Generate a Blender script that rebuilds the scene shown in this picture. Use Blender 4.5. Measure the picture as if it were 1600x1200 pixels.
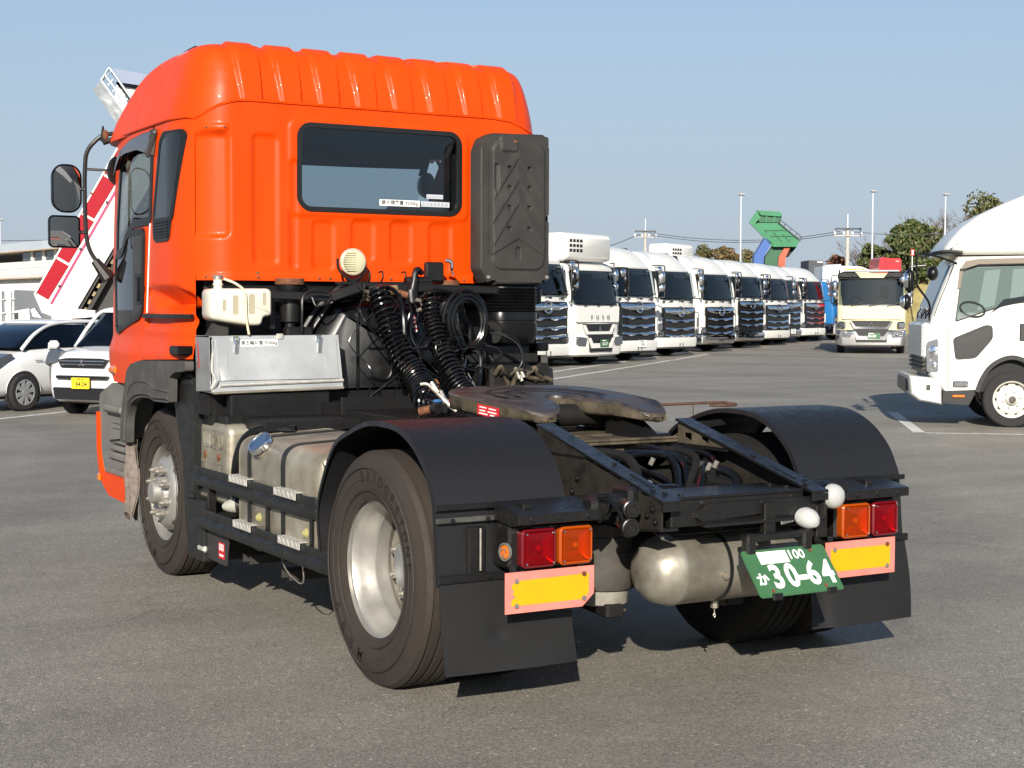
import bpy, bmesh, math, random
from mathutils import Vector, Matrix
PI = math.pi
sin, cos, rad = math.sin, math.cos, math.radians
rng = random.Random(7)
for o in list(bpy.data.objects): bpy.data.objects.remove(o)
SC = bpy.context.scene
COL = SC.collection

# ---------------------------------------------------------------- camera, sky, sun, exposure
cam_d = bpy.data.cameras.new('camera')
cam_d.sensor_width = 36.0
cam_d.lens = 36.0 * 2404.36 / 1600.0
cam_d.clip_start = 0.05
cam_d.clip_end = 3000
cam = bpy.data.objects.new('camera', cam_d)
COL.objects.link(cam)
def cam_matrix(loc, yaw, pitch, roll):
    f = Vector((sin(yaw) * cos(pitch), cos(yaw) * cos(pitch), -sin(pitch)))
    r = Vector((cos(yaw), -sin(yaw), 0))
    u = r.cross(f)
    c, s = cos(roll), sin(roll)
    r2, u2 = r * c + u * s, u * c - r * s
    m = Matrix.Identity(4)
    for i in range(3):
        m[i][0], m[i][1], m[i][2], m[i][3] = r2[i], u2[i], -f[i], loc[i]
    return m
cam.matrix_world = cam_matrix((-4.0082, -6.0387, 1.6324), 0.5219, 0.0482, 0.0032)
SC.camera = cam

SUN_EL, SUN_AZ = rad(24.0), rad(214.0)       # azimuth of the sun, clockwise from +Y
world = bpy.data.worlds.new('World')
SC.world = world
world.use_nodes = True
wn, wl = world.node_tree.nodes, world.node_tree.links
wn.clear()
sky = wn.new('ShaderNodeTexSky')
sky.sky_type = 'NISHITA'
sky.sun_disc = False
sky.sun_elevation = SUN_EL
sky.sun_rotation = SUN_AZ
sky.altitude = 0
sky.air_density = 1.0
sky.dust_density = 0.6
sky.ozone_density = 2.2
# pale blue-grey autumn haze thickening towards the horizon, the same all round
tcw = wn.new('ShaderNodeTexCoord')
sep = wn.new('ShaderNodeSeparateXYZ')
hz = wn.new('ShaderNodeMapRange')
hz.interpolation_type = 'SMOOTHSTEP'
hz.inputs['From Min'].default_value = -0.02
hz.inputs['From Max'].default_value = 0.42
hz.inputs['To Min'].default_value = 1.0
hz.inputs['To Max'].default_value = 0.0
hcol = wn.new('ShaderNodeValToRGB')
hcol.color_ramp.elements[0].position = 0.0
hcol.color_ramp.elements[0].color = (3.85, 4.45, 5.15, 1)
hcol.color_ramp.elements[1].position = 0.24
hcol.color_ramp.elements[1].color = (3.0, 3.9, 5.2, 1)
hsv = wn.new('ShaderNodeMix')
hsv.data_type = 'RGBA'
wl.new(tcw.outputs['Generated'], sep.inputs[0])
wl.new(sep.outputs['Z'], hz.inputs['Value'])
wl.new(sep.outputs['Z'], hcol.inputs['Fac'])
wl.new(hz.outputs[0], hsv.inputs['Factor'])
wl.new(hcol.outputs[0], hsv.inputs[7])
bg = wn.new('ShaderNodeBackground')
bg.inputs['Strength'].default_value = 0.075
wo = wn.new('ShaderNodeOutputWorld')
wl.new(sky.outputs[0], hsv.inputs[6])
wl.new(hsv.outputs[2], bg.inputs['Color'])
wl.new(bg.outputs[0], wo.inputs['Surface'])
sun_d = bpy.data.lights.new('sun', 'SUN')
sun_d.energy = 4.7
sun_d.angle = rad(0.53)
sun_d.color = (1.0, 0.93, 0.82)
sun = bpy.data.objects.new('sun', sun_d)
COL.objects.link(sun)
to_sun = Vector((sin(SUN_AZ) * cos(SUN_EL), cos(SUN_AZ) * cos(SUN_EL), sin(SUN_EL)))
sun.rotation_euler = to_sun.to_track_quat('Z', 'Y').to_euler()
vs = SC.view_settings
vs.view_transform = 'Standard'
vs.look = 'None'
vs.exposure = 0.72
vs.gamma = 1.0
vs.use_curve_mapping = False
SC.cycles.max_bounces = 6
SC.cycles.transparent_max_bounces = 10
SC.cycles.caustics_reflective = False
SC.cycles.caustics_refractive = False

# ---------------------------------------------------------------- materials
MATS = {}
def pmat(name, col, rough=0.5, metal=0.0, var=0.0, vscale=6.0, bump=0.0, bscale=200.0, coat=0.0,
         col2=None, rvar=0.0, stretch=None, spec=0.5, emis=None, emis_s=0.0, trans=0.0, alpha=1.0, detail=6.0, dist=0.002):
    """Principled material with a little colour wear, roughness variation and fine relief."""
    m = bpy.data.materials.new(name)
    m.use_nodes = True
    N, L = m.node_tree.nodes, m.node_tree.links
    b = N['Principled BSDF']
    b.inputs['Base Color'].default_value = (*col, 1)
    b.inputs['Roughness'].default_value = rough
    b.inputs['Metallic'].default_value = metal
    b.inputs['Specular IOR Level'].default_value = spec
    if coat:
        b.inputs['Coat Weight'].default_value = coat
        b.inputs['Coat Roughness'].default_value = 0.06
    if trans: b.inputs['Transmission Weight'].default_value = trans
    if emis:
        b.inputs['Emission Color'].default_value = (*emis, 1)
        b.inputs['Emission Strength'].default_value = emis_s
    if var or rvar or bump:
        tc = N.new('ShaderNodeTexCoord')
        src = tc.outputs['Object']
        if stretch:
            mp = N.new('ShaderNodeMapping')
            mp.inputs['Scale'].default_value = stretch
            L.new(src, mp.inputs['Vector'])
            src = mp.outputs[0]
    if var or rvar:
        n1 = N.new('ShaderNodeTexNoise')
        n1.inputs['Scale'].default_value = vscale
        n1.inputs['Detail'].default_value = detail
        n1.inputs['Roughness'].default_value = 0.62
        L.new(src, n1.inputs['Vector'])
    if var:
        r = N.new('ShaderNodeValToRGB')
        c2 = col2 or tuple(c * (1 - var) for c in col)
        r.color_ramp.elements[0].position = 0.32
        r.color_ramp.elements[0].color = (*c2, 1)
        r.color_ramp.elements[1].position = 0.68
        r.color_ramp.elements[1].color = (*(min(1, c * (1 + var * 0.35)) for c in col), 1)
        L.new(n1.outputs['Fac'], r.inputs['Fac'])
        L.new(r.outputs['Color'], b.inputs['Base Color'])
    if rvar:
        mr = N.new('ShaderNodeMapRange')
        mr.inputs['From Min'].default_value = 0.3
        mr.inputs['From Max'].default_value = 0.7
        mr.inputs['To Min'].default_value = max(0.02, rough - rvar)
        mr.inputs['To Max'].default_value = min(1, rough + rvar)
        L.new(n1.outputs['Fac'], mr.inputs['Value'])
        L.new(mr.outputs[0], b.inputs['Roughness'])
    if bump:
        n2 = N.new('ShaderNodeTexNoise')
        n2.inputs['Scale'].default_value = bscale
        n2.inputs['Detail'].default_value = 3
        L.new(src, n2.inputs['Vector'])
        bp = N.new('ShaderNodeBump')
        bp.inputs['Strength'].default_value = bump
        bp.inputs['Distance'].default_value = dist
        L.new(n2.outputs['Fac'], bp.inputs['Height'])
        L.new(bp.outputs[0], b.inputs['Normal'])
    MATS[name] = m
    return m

def glass_mat(name, tint=(0.55, 0.6, 0.6), refl=(0.9, 0.95, 1.0), ior=1.5, rough=0.01):
    """Thin window glass: tinted see-through with a Fresnel reflection."""
    m = bpy.data.materials.new(name)
    m.use_nodes = True
    N, L = m.node_tree.nodes, m.node_tree.links
    N.clear()
    out = N.new('ShaderNodeOutputMaterial')
    mix = N.new('ShaderNodeMixShader')
    fr = N.new('ShaderNodeFresnel')
    fr.inputs['IOR'].default_value = ior
    t = N.new('ShaderNodeBsdfTransparent')
    t.inputs['Color'].default_value = (*tint, 1)
    g = N.new('ShaderNodeBsdfGlossy')
    g.inputs['Color'].default_value = (*refl, 1)
    g.inputs['Roughness'].default_value = rough
    L.new(fr.outputs[0], mix.inputs[0])
    L.new(t.outputs[0], mix.inputs[1])
    L.new(g.outputs[0], mix.inputs[2])
    L.new(mix.outputs[0], out.inputs['Surface'])
    MATS[name] = m
    return m

# ---------------------------------------------------------------- mesh builder
def V(*a): return Vector(a)
def frame_z(d):
    """Two unit vectors square to direction d."""
    d = d.normalized()
    a = V(0, 0, 1) if abs(d.z) < 0.9 else V(1, 0, 0)
    u = a.cross(d).normalized()
    return u, d.cross(u)

class MB:
    def __init__(s):
        s.v, s.f, s.m = [], [], []
        s.cur = 0
        s.M = None
    def add(s, verts, faces):
        n = len(s.v)
        if s.M is not None: verts = [s.M @ Vector(p) for p in verts]
        s.v.extend(tuple(p) for p in verts)
        s.f.extend(tuple(n + i for i in f) for f in faces)
        s.m.extend([s.cur] * len(faces))
        return s
    def box(s, c, size, bev=0.0, R=None):
        """Chamfered box; R an optional 3x3 rotation."""
        h = [x / 2 for x in size]
        b = min(bev, min(h) * 0.95)
        c = Vector(c)
        V3, F = [], []
        if b <= 0:
            idx = {}
            for sx in (-1, 1):
                for sy in (-1, 1):
                    for sz in (-1, 1):
                        idx[(sx, sy, sz)] = len(V3)
                        V3.append(V(sx * h[0], sy * h[1], sz * h[2]))
            F = [(0, 1, 3, 2), (4, 6, 7, 5), (0, 4, 5, 1), (2, 3, 7, 6), (0, 2, 6, 4), (1, 5, 7, 3)]
        else:
            idx = {}
            for sx in (-1, 1):
                for sy in (-1, 1):
                    for sz in (-1, 1):
                        sg = (sx, sy, sz)
                        for a in range(3):
                            idx[(sg, a)] = len(V3)
                            V3.append(Vector([sg[k] * (h[k] if k == a else h[k] - b) for k in range(3)]))
            def q(ids):
                p = [V3[i] for i in ids]
                n = (p[1] - p[0]).cross(p[2] - p[0])
                ctr = sum(p, V(0, 0, 0)) / len(p)
                F.append(tuple(ids) if n.dot(ctr) > 0 else tuple(reversed(ids)))
            for a in range(3):
                o1, o2 = [k for k in range(3) if k != a]
                for sg in (-1, 1):
                    ids = []
                    for (p, r) in ((-1, -1), (1, -1), (1, 1), (-1, 1)):
                        t = [0, 0, 0]
                        t[a], t[o1], t[o2] = sg, p, r
                        ids.append(idx[(tuple(t), a)])
                    q(ids)
                for s1 in (-1, 1):
                    for s2 in (-1, 1):
                        ids = []
                        for (e, ax) in ((-1, o1), (1, o1), (1, o2), (-1, o2)):
                            t = [0, 0, 0]
                            t[a], t[o1], t[o2] = e, s1, s2
                            ids.append(idx[(tuple(t), ax)])
                        q(ids)
            for sx in (-1, 1):
                for sy in (-1, 1):
                    for sz in (-1, 1):
                        q([idx[((sx, sy, sz), a)] for a in range(3)])
        if R is not None: V3 = [R @ p for p in V3]
        return s.add([c + p for p in V3], F)
    def box2(s, a, b, bev=0.0):
        """Box between two opposite corners."""
        return s.box([(a[i] + b[i]) / 2 for i in range(3)], [abs(b[i] - a[i]) for i in range(3)], bev)
    def bar(s, p0, p1, w, h, bev=0.0, up=(0, 0, 1)):
        """Rectangular bar from p0 to p1, w across and h along 'up'."""
        p0, p1 = Vector(p0), Vector(p1)
        d = (p1 - p0)
        l = d.length
        d.normalize()
        u = Vector(up)
        x = d.cross(u)
        if x.length < 1e-4: x = d.cross(V(1, 0, 0))
        x.normalize()
        u = x.cross(d)
        R = Matrix((x, d, u)).transposed()
        return s.box((p0 + p1) / 2, (w, l, h), bev, R)
    def cyl(s, p0, p1, r0, r1=None, n=16, caps=True, bev=0.0):
        p0, p1 = Vector(p0), Vector(p1)
        r1 = r0 if r1 is None else r1
        d = (p1 - p0).normalized()
        if bev > 0:
            return s.lathe([(0.0001, 0), (r0 - bev, 0), (r0, bev), (r1, (p1 - p0).length - bev), (r1 - bev, (p1 - p0).length), (0.0001, (p1 - p0).length)], p0, d, n)
        u, w = frame_z(d)
        vs_ = []
        for p, r in ((p0, r0), (p1, r1)):
            for i in range(n):
                a = 2 * PI * i / n
                vs_.append(p + (u * cos(a) + w * sin(a)) * r)
        fs = [(i, (i + 1) % n, n + (i + 1) % n, n + i) for i in range(n)]
        if caps: fs += [tuple(reversed(range(n))), tuple(range(n, 2 * n))]
        return s.add(vs_, fs)
    def tube(s, pts, r, n=8, closed=False, caps=True):
        pts = [Vector(p) for p in pts]
        N = len(pts)
        rr = r if isinstance(r, (list, tuple)) else [r] * N
        vs_, fs = [], []
        t0 = (pts[1] - pts[0]).normalized()
        u, w = frame_z(t0)
        for i in range(N):
            if closed: t = (pts[(i + 1) % N] - pts[i - 1])
            elif i == 0: t = pts[1] - pts[0]
            elif i == N - 1: t = pts[-1] - pts[-2]
            else: t = pts[i + 1] - pts[i - 1]
            if t.length < 1e-9: t = t0
            t = t.normalized()
            u = (u - t * u.dot(t))
            if u.length < 1e-6: u, _ = frame_z(t)
            u.normalize()
            w = t.cross(u)
            for k in range(n):
                a = 2 * PI * k / n
                vs_.append(pts[i] + (u * cos(a) + w * sin(a)) * rr[i])
        M = N if closed else N - 1
        for i in range(M):
            for k in range(n):
                a, b = i * n + k, i * n + (k + 1) % n
                c, d = ((i + 1) % N) * n + (k + 1) % n, ((i + 1) % N) * n + k
                fs.append((a, b, c, d))
        if caps and not closed:
            fs.append(tuple(reversed(range(n))))
            fs.append(tuple(range((N - 1) * n, N * n)))
        return s.add(vs_, fs)
    def lathe(s, prof, origin, axis, n=24, a0=0.0, a1=2 * PI, close=False):
        """Profile of (radius, height along axis) turned about the axis."""
        origin, axis = Vector(origin), Vector(axis).normalized()
        u, w = frame_z(axis)
        full = abs(a1 - a0 - 2 * PI) < 1e-6
        cnt = n if full else n + 1
        vs_, fs = [], []
        for i in range(cnt):
            a = a0 + (a1 - a0) * i / n
            d = u * cos(a) + w * sin(a)
            for (r, h) in prof: vs_.append(origin + d * r + axis * h)
        P = len(prof)
        for i in range(n):
            j = (i + 1) % cnt
            for k in range(P - 1 + (1 if close else 0)):
                k2 = (k + 1) % P
                fs.append((i * P + k, j * P + k, j * P + k2, i * P + k2))
        return s.add(vs_, fs)
    def prism(s, poly, o, u, w, d, caps=True):
        """Polygon (list of 2-D points in the frame o,u,w) swept by vector d."""
        o, u, w, d = Vector(o), Vector(u), Vector(w), Vector(d)
        n = len(poly)
        area = sum(poly[i][0] * poly[(i + 1) % n][1] - poly[(i + 1) % n][0] * poly[i][1] for i in range(n))
        flip = (area > 0) == (u.cross(w).dot(d) > 0)
        A = [o + u * p[0] + w * p[1] for p in poly]
        B = [p + d for p in A]
        fs = []
        for i in range(n):
            j = (i + 1) % n
            fs.append((i, j, n + j, n + i) if flip else (n + i, n + j, j, i))
        if caps:
            a, b = tuple(range(n)), tuple(range(n, 2 * n))
            fs.append(tuple(reversed(a)) if flip else a)
            fs.append(b if flip else tuple(reversed(b)))
        return s.add(A + B, fs)
    def ring(s, outer, inner, o, u, w, d):
        """Closed band between two polygons with the same point count, swept by d (gaskets, frames)."""
        o, u, w, d = Vector(o), Vector(u), Vector(w), Vector(d)
        n = len(outer)
        vs_ = []
        for poly in (outer, inner):
            for p in poly: vs_.append(o + u * p[0] + w * p[1])
        vs_ += [p + d for p in vs_]
        fs = []
        for i in range(n):
            j = (i + 1) % n
            oi, oj, ii, ij = i, j, n + i, n + j
            q = 2 * n
            fs += [(oi, oj, ij, ii), (q + oi, q + ii, q + ij, q + oj), (oi, q + oi, q + oj, oj), (ii, ij, q + ij, q + ii)]
        return s.add(vs_, fs)
    def grid(s, fn, nu, nv, skip=None, flip=False):
        """Sheet of points fn(i/nu, j/nv); skip(centre) leaves faces out."""
        vs_ = [fn(i / nu, j / nv) for i in range(nu + 1) for j in range(nv + 1)]
        fs = []
        for i in range(nu):
            for j in range(nv):
                a, b = i * (nv + 1) + j, (i + 1) * (nv + 1) + j
                q = (a, b, b + 1, a + 1)
                if skip:
                    c = sum((Vector(vs_[k]) for k in q), V(0, 0, 0)) / 4
                    if skip(c): continue
                fs.append(tuple(reversed(q)) if flip else q)
        return s.add(vs_, fs)
    def loft(s, rings, caps=True, close=True):
        n = len(rings[0])
        vs_ = [p for r in rings for p in r]
        fs = []
        for i in range(len(rings) - 1):
            for k in range(n if close else n - 1):
                a, b = i * n + k, i * n + (k + 1) % n
                fs.append((a, b, b + n, a + n))
        if caps:
            fs.append(tuple(reversed(range(n))))
            fs.append(tuple(range((len(rings) - 1) * n, len(rings) * n)))
        return s.add(vs_, fs)
    def sphere(s, c, r, n=16, m=10, sc=(1, 1, 1)):
        c = Vector(c)
        rings = []
        for j in range(1, m):
            a = PI * j / m
            rings.append([c + V(cos(2 * PI * i / n) * sin(a) * r * sc[0], sin(2 * PI * i / n) * sin(a) * r * sc[1], -cos(a) * r * sc[2]) for i in range(n)])
        return s.loft(rings)
    def hexnut(s, p, d, r, h, cap=True):
        p, d = Vector(p), Vector(d).normalized()
        s.cyl(p, p + d * h, r, r, 6)
        if cap: s.cyl(p + d * h, p + d * (h * 1.45), r * 0.62, r * 0.5, 8)
        return s

def mesh_of(name, mb, mats, smooth=35):
    me = bpy.data.meshes.new(name)
    me.from_pydata(mb.v, [], mb.f)
    for m in (mats if isinstance(mats, (list, tuple)) else [mats]): me.materials.append(m)
    if len(me.materials) > 1: me.polygons.foreach_set('material_index', mb.m)
    me.validate()
    bm = bmesh.new()
    bm.from_mesh(me)
    bmesh.ops.recalc_face_normals(bm, faces=bm.faces)
    bm.to_mesh(me)
    bm.free()
    if smooth:
        me.shade_smooth()
        me.set_sharp_from_angle(angle=rad(smooth))
    return me

def obj(name, mb, mats, parent=None, smooth=35, label=None, kind=None):
    o = bpy.data.objects.new(name, mesh_of(name, mb, mats, smooth))
    COL.objects.link(o)
    if parent is not None: o.parent = parent
    if label: o['label'] = label
    if kind: o['kind'] = kind
    return o

def thing(name, label, cat, loc=(0, 0, 0), rz=0.0, group=None):
    o = bpy.data.objects.new(name, None)
    COL.objects.link(o)
    o.location = loc
    o.rotation_euler = (0, 0, rz)
    o.empty_display_size = 0.2
    o['label'] = label
    o['category'] = cat
    if group: o['group'] = group
    return o

def tag(o, label, cat, group=None):
    o['label'] = label
    o['category'] = cat
    if group: o['group'] = group
    return o

def rrect(x0, y0, x1, y1, r, n=5):
    """Rounded rectangle, counter-clockwise."""
    out = []
    for (cx, cy, a) in ((x1 - r, y0 + r, -90), (x1 - r, y1 - r, 0), (x0 + r, y1 - r, 90), (x0 + r, y0 + r, 180)):
        for k in range(n + 1):
            t = rad(a + 90 * k / n)
            out.append((cx + r * cos(t), cy + r * sin(t)))
    return out
def inset(poly, d):
    """Move every corner of a counter-clockwise polygon inwards by d."""
    n = len(poly)
    out = []
    for i in range(n):
        p0, p1, p2 = Vector(poly[i - 1]), Vector(poly[i]), Vector(poly[(i + 1) % n])
        e1, e2 = (p1 - p0), (p2 - p1)
        if e1.length < 1e-9 or e2.length < 1e-9:
            out.append(tuple(p1)); continue
        e1.normalize(); e2.normalize()
        n1, n2 = Vector((-e1.y, e1.x)), Vector((-e2.y, e2.x))
        b = n1 + n2
        if b.length < 1e-6: b = n1
        b.normalize()
        out.append(tuple(p1 + b * (d / max(0.35, b.dot(n1)))))
    return out
def inside(p, poly):
    x, y = p
    c = False
    n = len(poly)
    for i in range(n):
        x0, y0 = poly[i]
        x1, y1 = poly[i - 1]
        if (y0 > y) != (y1 > y) and x < (x1 - x0) * (y - y0) / (y1 - y0) + x0: c = not c
    return c
def round_poly(poly, r, n=4):
    """Round the corners of a polygon."""
    out = []
    N = len(poly)
    for i in range(N):
        p0, p1, p2 = Vector(poly[i - 1]), Vector(poly[i]), Vector(poly[(i + 1) % N])
        a, b = (p0 - p1), (p2 - p1)
        k = min(r, a.length * 0.45, b.length * 0.45)
        s_, e_ = p1 + a.normalized() * k, p1 + b.normalized() * k
        for t in range(n + 1):
            t /= n
            out.append(tuple(s_ * (1 - t) ** 2 + p1 * 2 * t * (1 - t) + e_ * t * t))
    return out
def interp(tab, x):
    if x <= tab[0][0]: return tab[0][1]
    for (a, b), (c, d) in zip(tab, tab[1:]):
        if x <= c: return b + (d - b) * (x - a) / (c - a)
    return tab[-1][1]
def sstep(a, b, x):
    t = max(0.0, min(1.0, (x - a) / (b - a)))
    return t * t * (3 - 2 * t)
def rbox_mask(x, y, x0, y0, x1, y1, r, e):
    """1 inside a rounded rectangle, 0 outside, soft edge of width e."""
    cx, cy, hx, hy = (x0 + x1) / 2, (y0 + y1) / 2, (x1 - x0) / 2, (y1 - y0) / 2
    qx, qy = abs(x - cx) - hx + r, abs(y - cy) - hy + r
    d = math.hypot(max(qx, 0), max(qy, 0)) + min(max(qx, qy), 0) - r
    return 1 - sstep(-e, e, d)
def curve_pts(ctrl, n=8):
    """Catmull-Rom points through the control points."""
    P = [Vector(p) for p in ctrl]
    P = [P[0] * 2 - P[1]] + P + [P[-1] * 2 - P[-2]]
    out = []
    for i in range(1, len(P) - 2):
        for k in range(n):
            t = k / n
            a, b, c, d = P[i - 1], P[i], P[i + 1], P[i + 2]
            out.append(0.5 * ((2 * b) + (c - a) * t + (2 * a - 5 * b + 4 * c - d) * t * t + (3 * b - a - 3 * c + d) * t ** 3))
    out.append(P[-2])
    return out
def coil(ctrl, R, turns, r, n=7, per=14, R1=None):
    """Coiled hose: a helix round a curved centre line."""
    C = curve_pts(ctrl, 40)
    L = [0]
    for a, b in zip(C, C[1:]): L.append(L[-1] + (b - a).length)
    tot = L[-1]
    K = int(turns * per)
    pts = []
    u = None
    for i in range(K + 1):
        s_ = tot * i / K
        k = 0
        while k < len(L) - 2 and L[k + 1] < s_: k += 1
        t = (s_ - L[k]) / max(1e-9, L[k + 1] - L[k])
        p = C[k].lerp(C[k + 1], t)
        d = (C[k + 1] - C[k]).normalized()
        if u is None: u, w = frame_z(d)
        u = (u - d * u.dot(d)).normalized()
        w = d.cross(u)
        a = 2 * PI * turns * i / K
        RR = R + ((R1 - R) * i / K if R1 else 0)
        jit = 1 + 0.07 * sin(i * 0.37) + 0.05 * sin(i * 0.91)
        pts.append(p + (u * cos(a) + w * sin(a)) * RR * jit)
    return pts

_TXT = {}
def text_geo(body, size=1.0, extrude=0.0, align='CENTER', bold=0.0, spacing=1.0):
    """Vertices and faces of a line of writing lying in the XY plane."""
    key = (body, size, extrude, align, bold, spacing)
    if key in _TXT: return _TXT[key]
    c = bpy.data.curves.new('txt', 'FONT')
    c.body = body
    c.size = size
    c.extrude = extrude
    c.offset = bold
    c.space_character = spacing
    c.align_x = align
    c.align_y = 'CENTER'
    c.resolution_u = 3
    o = bpy.data.objects.new('txt', c)
    COL.objects.link(o)
    dg = bpy.context.evaluated_depsgraph_get()
    dg.update()
    me = o.evaluated_get(dg).to_mesh()
    out = ([tuple(v.co) for v in me.vertices], [tuple(p.vertices) for p in me.polygons])
    o.evaluated_get(dg).to_mesh_clear()
    bpy.data.objects.remove(o)
    bpy.data.curves.remove(c)
    _TXT[key] = out
    return out
def put_text(mb, body, o, u, w, size, extrude=0.0008, align='CENTER', bold=0.0, sx=1.0, spacing=1.0):
    """Writing on a plane: origin o, reading direction u, up direction w."""
    vs_, fs = text_geo(body, 1.0, extrude / size, align, bold, spacing)
    o, u, w = Vector(o), Vector(u).normalized(), Vector(w).normalized()
    n = u.cross(w)
    mb.add([o + u * (p[0] * size * sx) + w * (p[1] * size) + n * (p[2] * size) for p in vs_], fs)
    return mb
# ---------------------------------------------------------------- paints and surfaces
pmat('orange_paint', (0.67, 0.053, 0.001), 0.42, var=0.13, vscale=3.0, stretch=(1.6, 1.6, 0.45), detail=9, rvar=0.10, coat=0.05, spec=0.18, bump=0.04, bscale=350)
pmat('asphalt', (0.1, 0.1, 0.1))
pmat('black_metal', (0.0045, 0.0045, 0.005), 0.42, var=0.5, vscale=9, col2=(0.010, 0.0095, 0.009), rvar=0.14, bump=0.25, bscale=260, spec=0.4)
pmat('frame_black', (0.0045, 0.005, 0.006), 0.30, var=0.6, vscale=22, detail=10, col2=(0.014, 0.0125, 0.011), rvar=0.16, bump=0.35, bscale=320, spec=0.45)
pmat('dusty_black', (0.018, 0.0148, 0.011), 0.75, var=0.7, vscale=11, detail=11, col2=(0.008, 0.007, 0.006), rvar=0.1, bump=0.5, bscale=140, spec=0.3)
pmat('guard_black', (0.0065, 0.007, 0.0075), 0.45, var=0.5, vscale=14, detail=9, col2=(0.015, 0.0145, 0.0135), rvar=0.12, bump=0.15, bscale=150, spec=0.4)
pmat('fender_plastic', (0.0065, 0.0068, 0.0085), 0.45, var=0.6, vscale=26, detail=12, col2=(0.014, 0.0135, 0.0135), rvar=0.12, bump=0.35, bscale=420, spec=0.38)
pmat('rubber_flap', (0.0055, 0.0055, 0.0058), 0.58, var=0.6, vscale=9, detail=10, col2=(0.013, 0.0125, 0.012), rvar=0.12, bump=0.25, bscale=60, spec=0.35)
pmat('black_plastic', (0.0045, 0.0045, 0.005), 0.34, var=0.3, vscale=8, rvar=0.1, spec=0.42)
pmat('dark_grime', (0.008, 0.0072, 0.006), 0.7, var=0.6, vscale=12, bump=0.5, bscale=90, spec=0.35)
pmat('duct_grey', (0.036, 0.0335, 0.031), 0.62, var=0.25, vscale=5, rvar=0.08, bump=0.12, bscale=300, spec=0.3)
pmat('arch_grey', (0.075, 0.072, 0.066), 0.66, var=0.35, vscale=8, detail=9, rvar=0.08, bump=0.2, bscale=420, spec=0.3)
pmat('step_grey', (0.15, 0.143, 0.128), 0.7, var=0.25, vscale=5, rvar=0.06, bump=0.2, bscale=420)
pmat('tyre', (0.024, 0.0185, 0.0155), 0.75, var=0.45, vscale=9, detail=10, col2=(0.036, 0.028, 0.0225), rvar=0.08, bump=0.3, bscale=120, spec=0.35)
pmat('tyre_letter', (0.015, 0.0125, 0.011), 0.8, spec=0.3)
pmat('tyre_dark', (0.011, 0.010, 0.0098), 0.8, var=0.4, vscale=10, bump=0.3, bscale=120, spec=0.3)
pmat('rim_paint', (0.40, 0.39, 0.365), 0.40, 0.6, var=0.1, vscale=9, detail=10, col2=(0.36, 0.345, 0.315), rvar=0.06)
pmat('disc_paint', (0.27, 0.25, 0.21), 0.5, 0.35, var=0.35, vscale=14, detail=10, col2=(0.16, 0.135, 0.10), rvar=0.1)
pmat('rim_dark', (0.09, 0.078, 0.062), 0.65, 0.1, var=0.4, vscale=8)
pmat('nut_steel', (0.42, 0.39, 0.34), 0.4, 0.7, var=0.3, vscale=30)
pmat('rust', (0.16, 0.06, 0.025), 0.85, var=0.5, vscale=40)
pmat('alu', (0.31, 0.288, 0.235), 0.42, 0.4, var=0.4, vscale=5, detail=10, col2=(0.19, 0.165, 0.12), rvar=0.14, bump=0.06, bscale=120)
pmat('alu_light', (0.60, 0.58, 0.53), 0.5, 0.5, var=0.2, vscale=30, bump=0.3, bscale=120)
pmat('tank_steel', (0.32, 0.30, 0.25), 0.36, 0.55, var=0.4, vscale=6, detail=10, col2=(0.19, 0.165, 0.125), rvar=0.14, bump=0.05, bscale=160)
pmat('toolbox_steel', (0.50, 0.51, 0.505), 0.42, 0.5, var=0.14, vscale=4, detail=9, rvar=0.12, bump=0.05, bscale=20)
pmat('toolbox_side', (0.46, 0.46, 0.45), 0.38, 0.7, var=0.12, vscale=3, rvar=0.1)
pmat('chrome', (0.82, 0.83, 0.84), 0.08, 1.0)
pmat('white_tank', (0.70, 0.655, 0.53), 0.38, var=0.12, vscale=8, bump=0.1, bscale=60)
pmat('cream_hose', (0.62, 0.55, 0.38), 0.5)
pmat('hose_black', (0.004, 0.004, 0.0042), 0.2, var=0.2, vscale=30)
pmat('grease_plate', (0.05, 0.04, 0.036), 0.5, 0.0, var=0.65, vscale=8, detail=10, col2=(0.014, 0.0115, 0.011), rvar=0.2, bump=0.4, bscale=50, spec=0.6)
pmat('cast_dirt', (0.085, 0.069, 0.046), 0.85, var=0.65, vscale=12, detail=10, col2=(0.028, 0.023, 0.016), bump=0.7, bscale=70, spec=0.25)
pmat('red_lens', (0.48, 0.003, 0.012), 0.12, coat=0.6, bump=0.25, bscale=300, spec=0.6)
pmat('amber_lens', (0.72, 0.15, 0.004), 0.12, coat=0.6, bump=0.25, bscale=300, spec=0.6)
pmat('red_frame', (0.12, 0.004, 0.008), 0.2, coat=0.4)
pmat('amber_frame', (0.34, 0.055, 0.004), 0.2, coat=0.4)
pmat('clear_lens', (0.34, 0.33, 0.28), 0.1, coat=0.6, spec=0.8, bump=0.3, bscale=60)
pmat('yellow_lens', (0.33, 0.30, 0.11), 0.1, coat=0.6, spec=0.8, bump=0.3, bscale=60)
pmat('lamp_white', (0.40, 0.40, 0.385), 0.2, coat=0.5)
pmat('marker_red', (0.72, 0.21, 0.17), 0.55, var=0.18, vscale=14)
pmat('marker_yellow', (0.70, 0.34, 0.001), 0.5, var=0.08, vscale=6, bump=0.15, bscale=500)
pmat('plate_green', (0.042, 0.125, 0.052), 0.45, var=0.12, vscale=10)
pmat('white_paint', (0.82, 0.82, 0.80), 0.4)
pmat('sticker_white', (0.78, 0.78, 0.75), 0.5)
pmat('ink', (0.012, 0.012, 0.012), 0.6)
pmat('red_print', (0.52, 0.012, 0.02), 0.5)
pmat('red_plastic', (0.55, 0.012, 0.03), 0.4)
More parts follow.
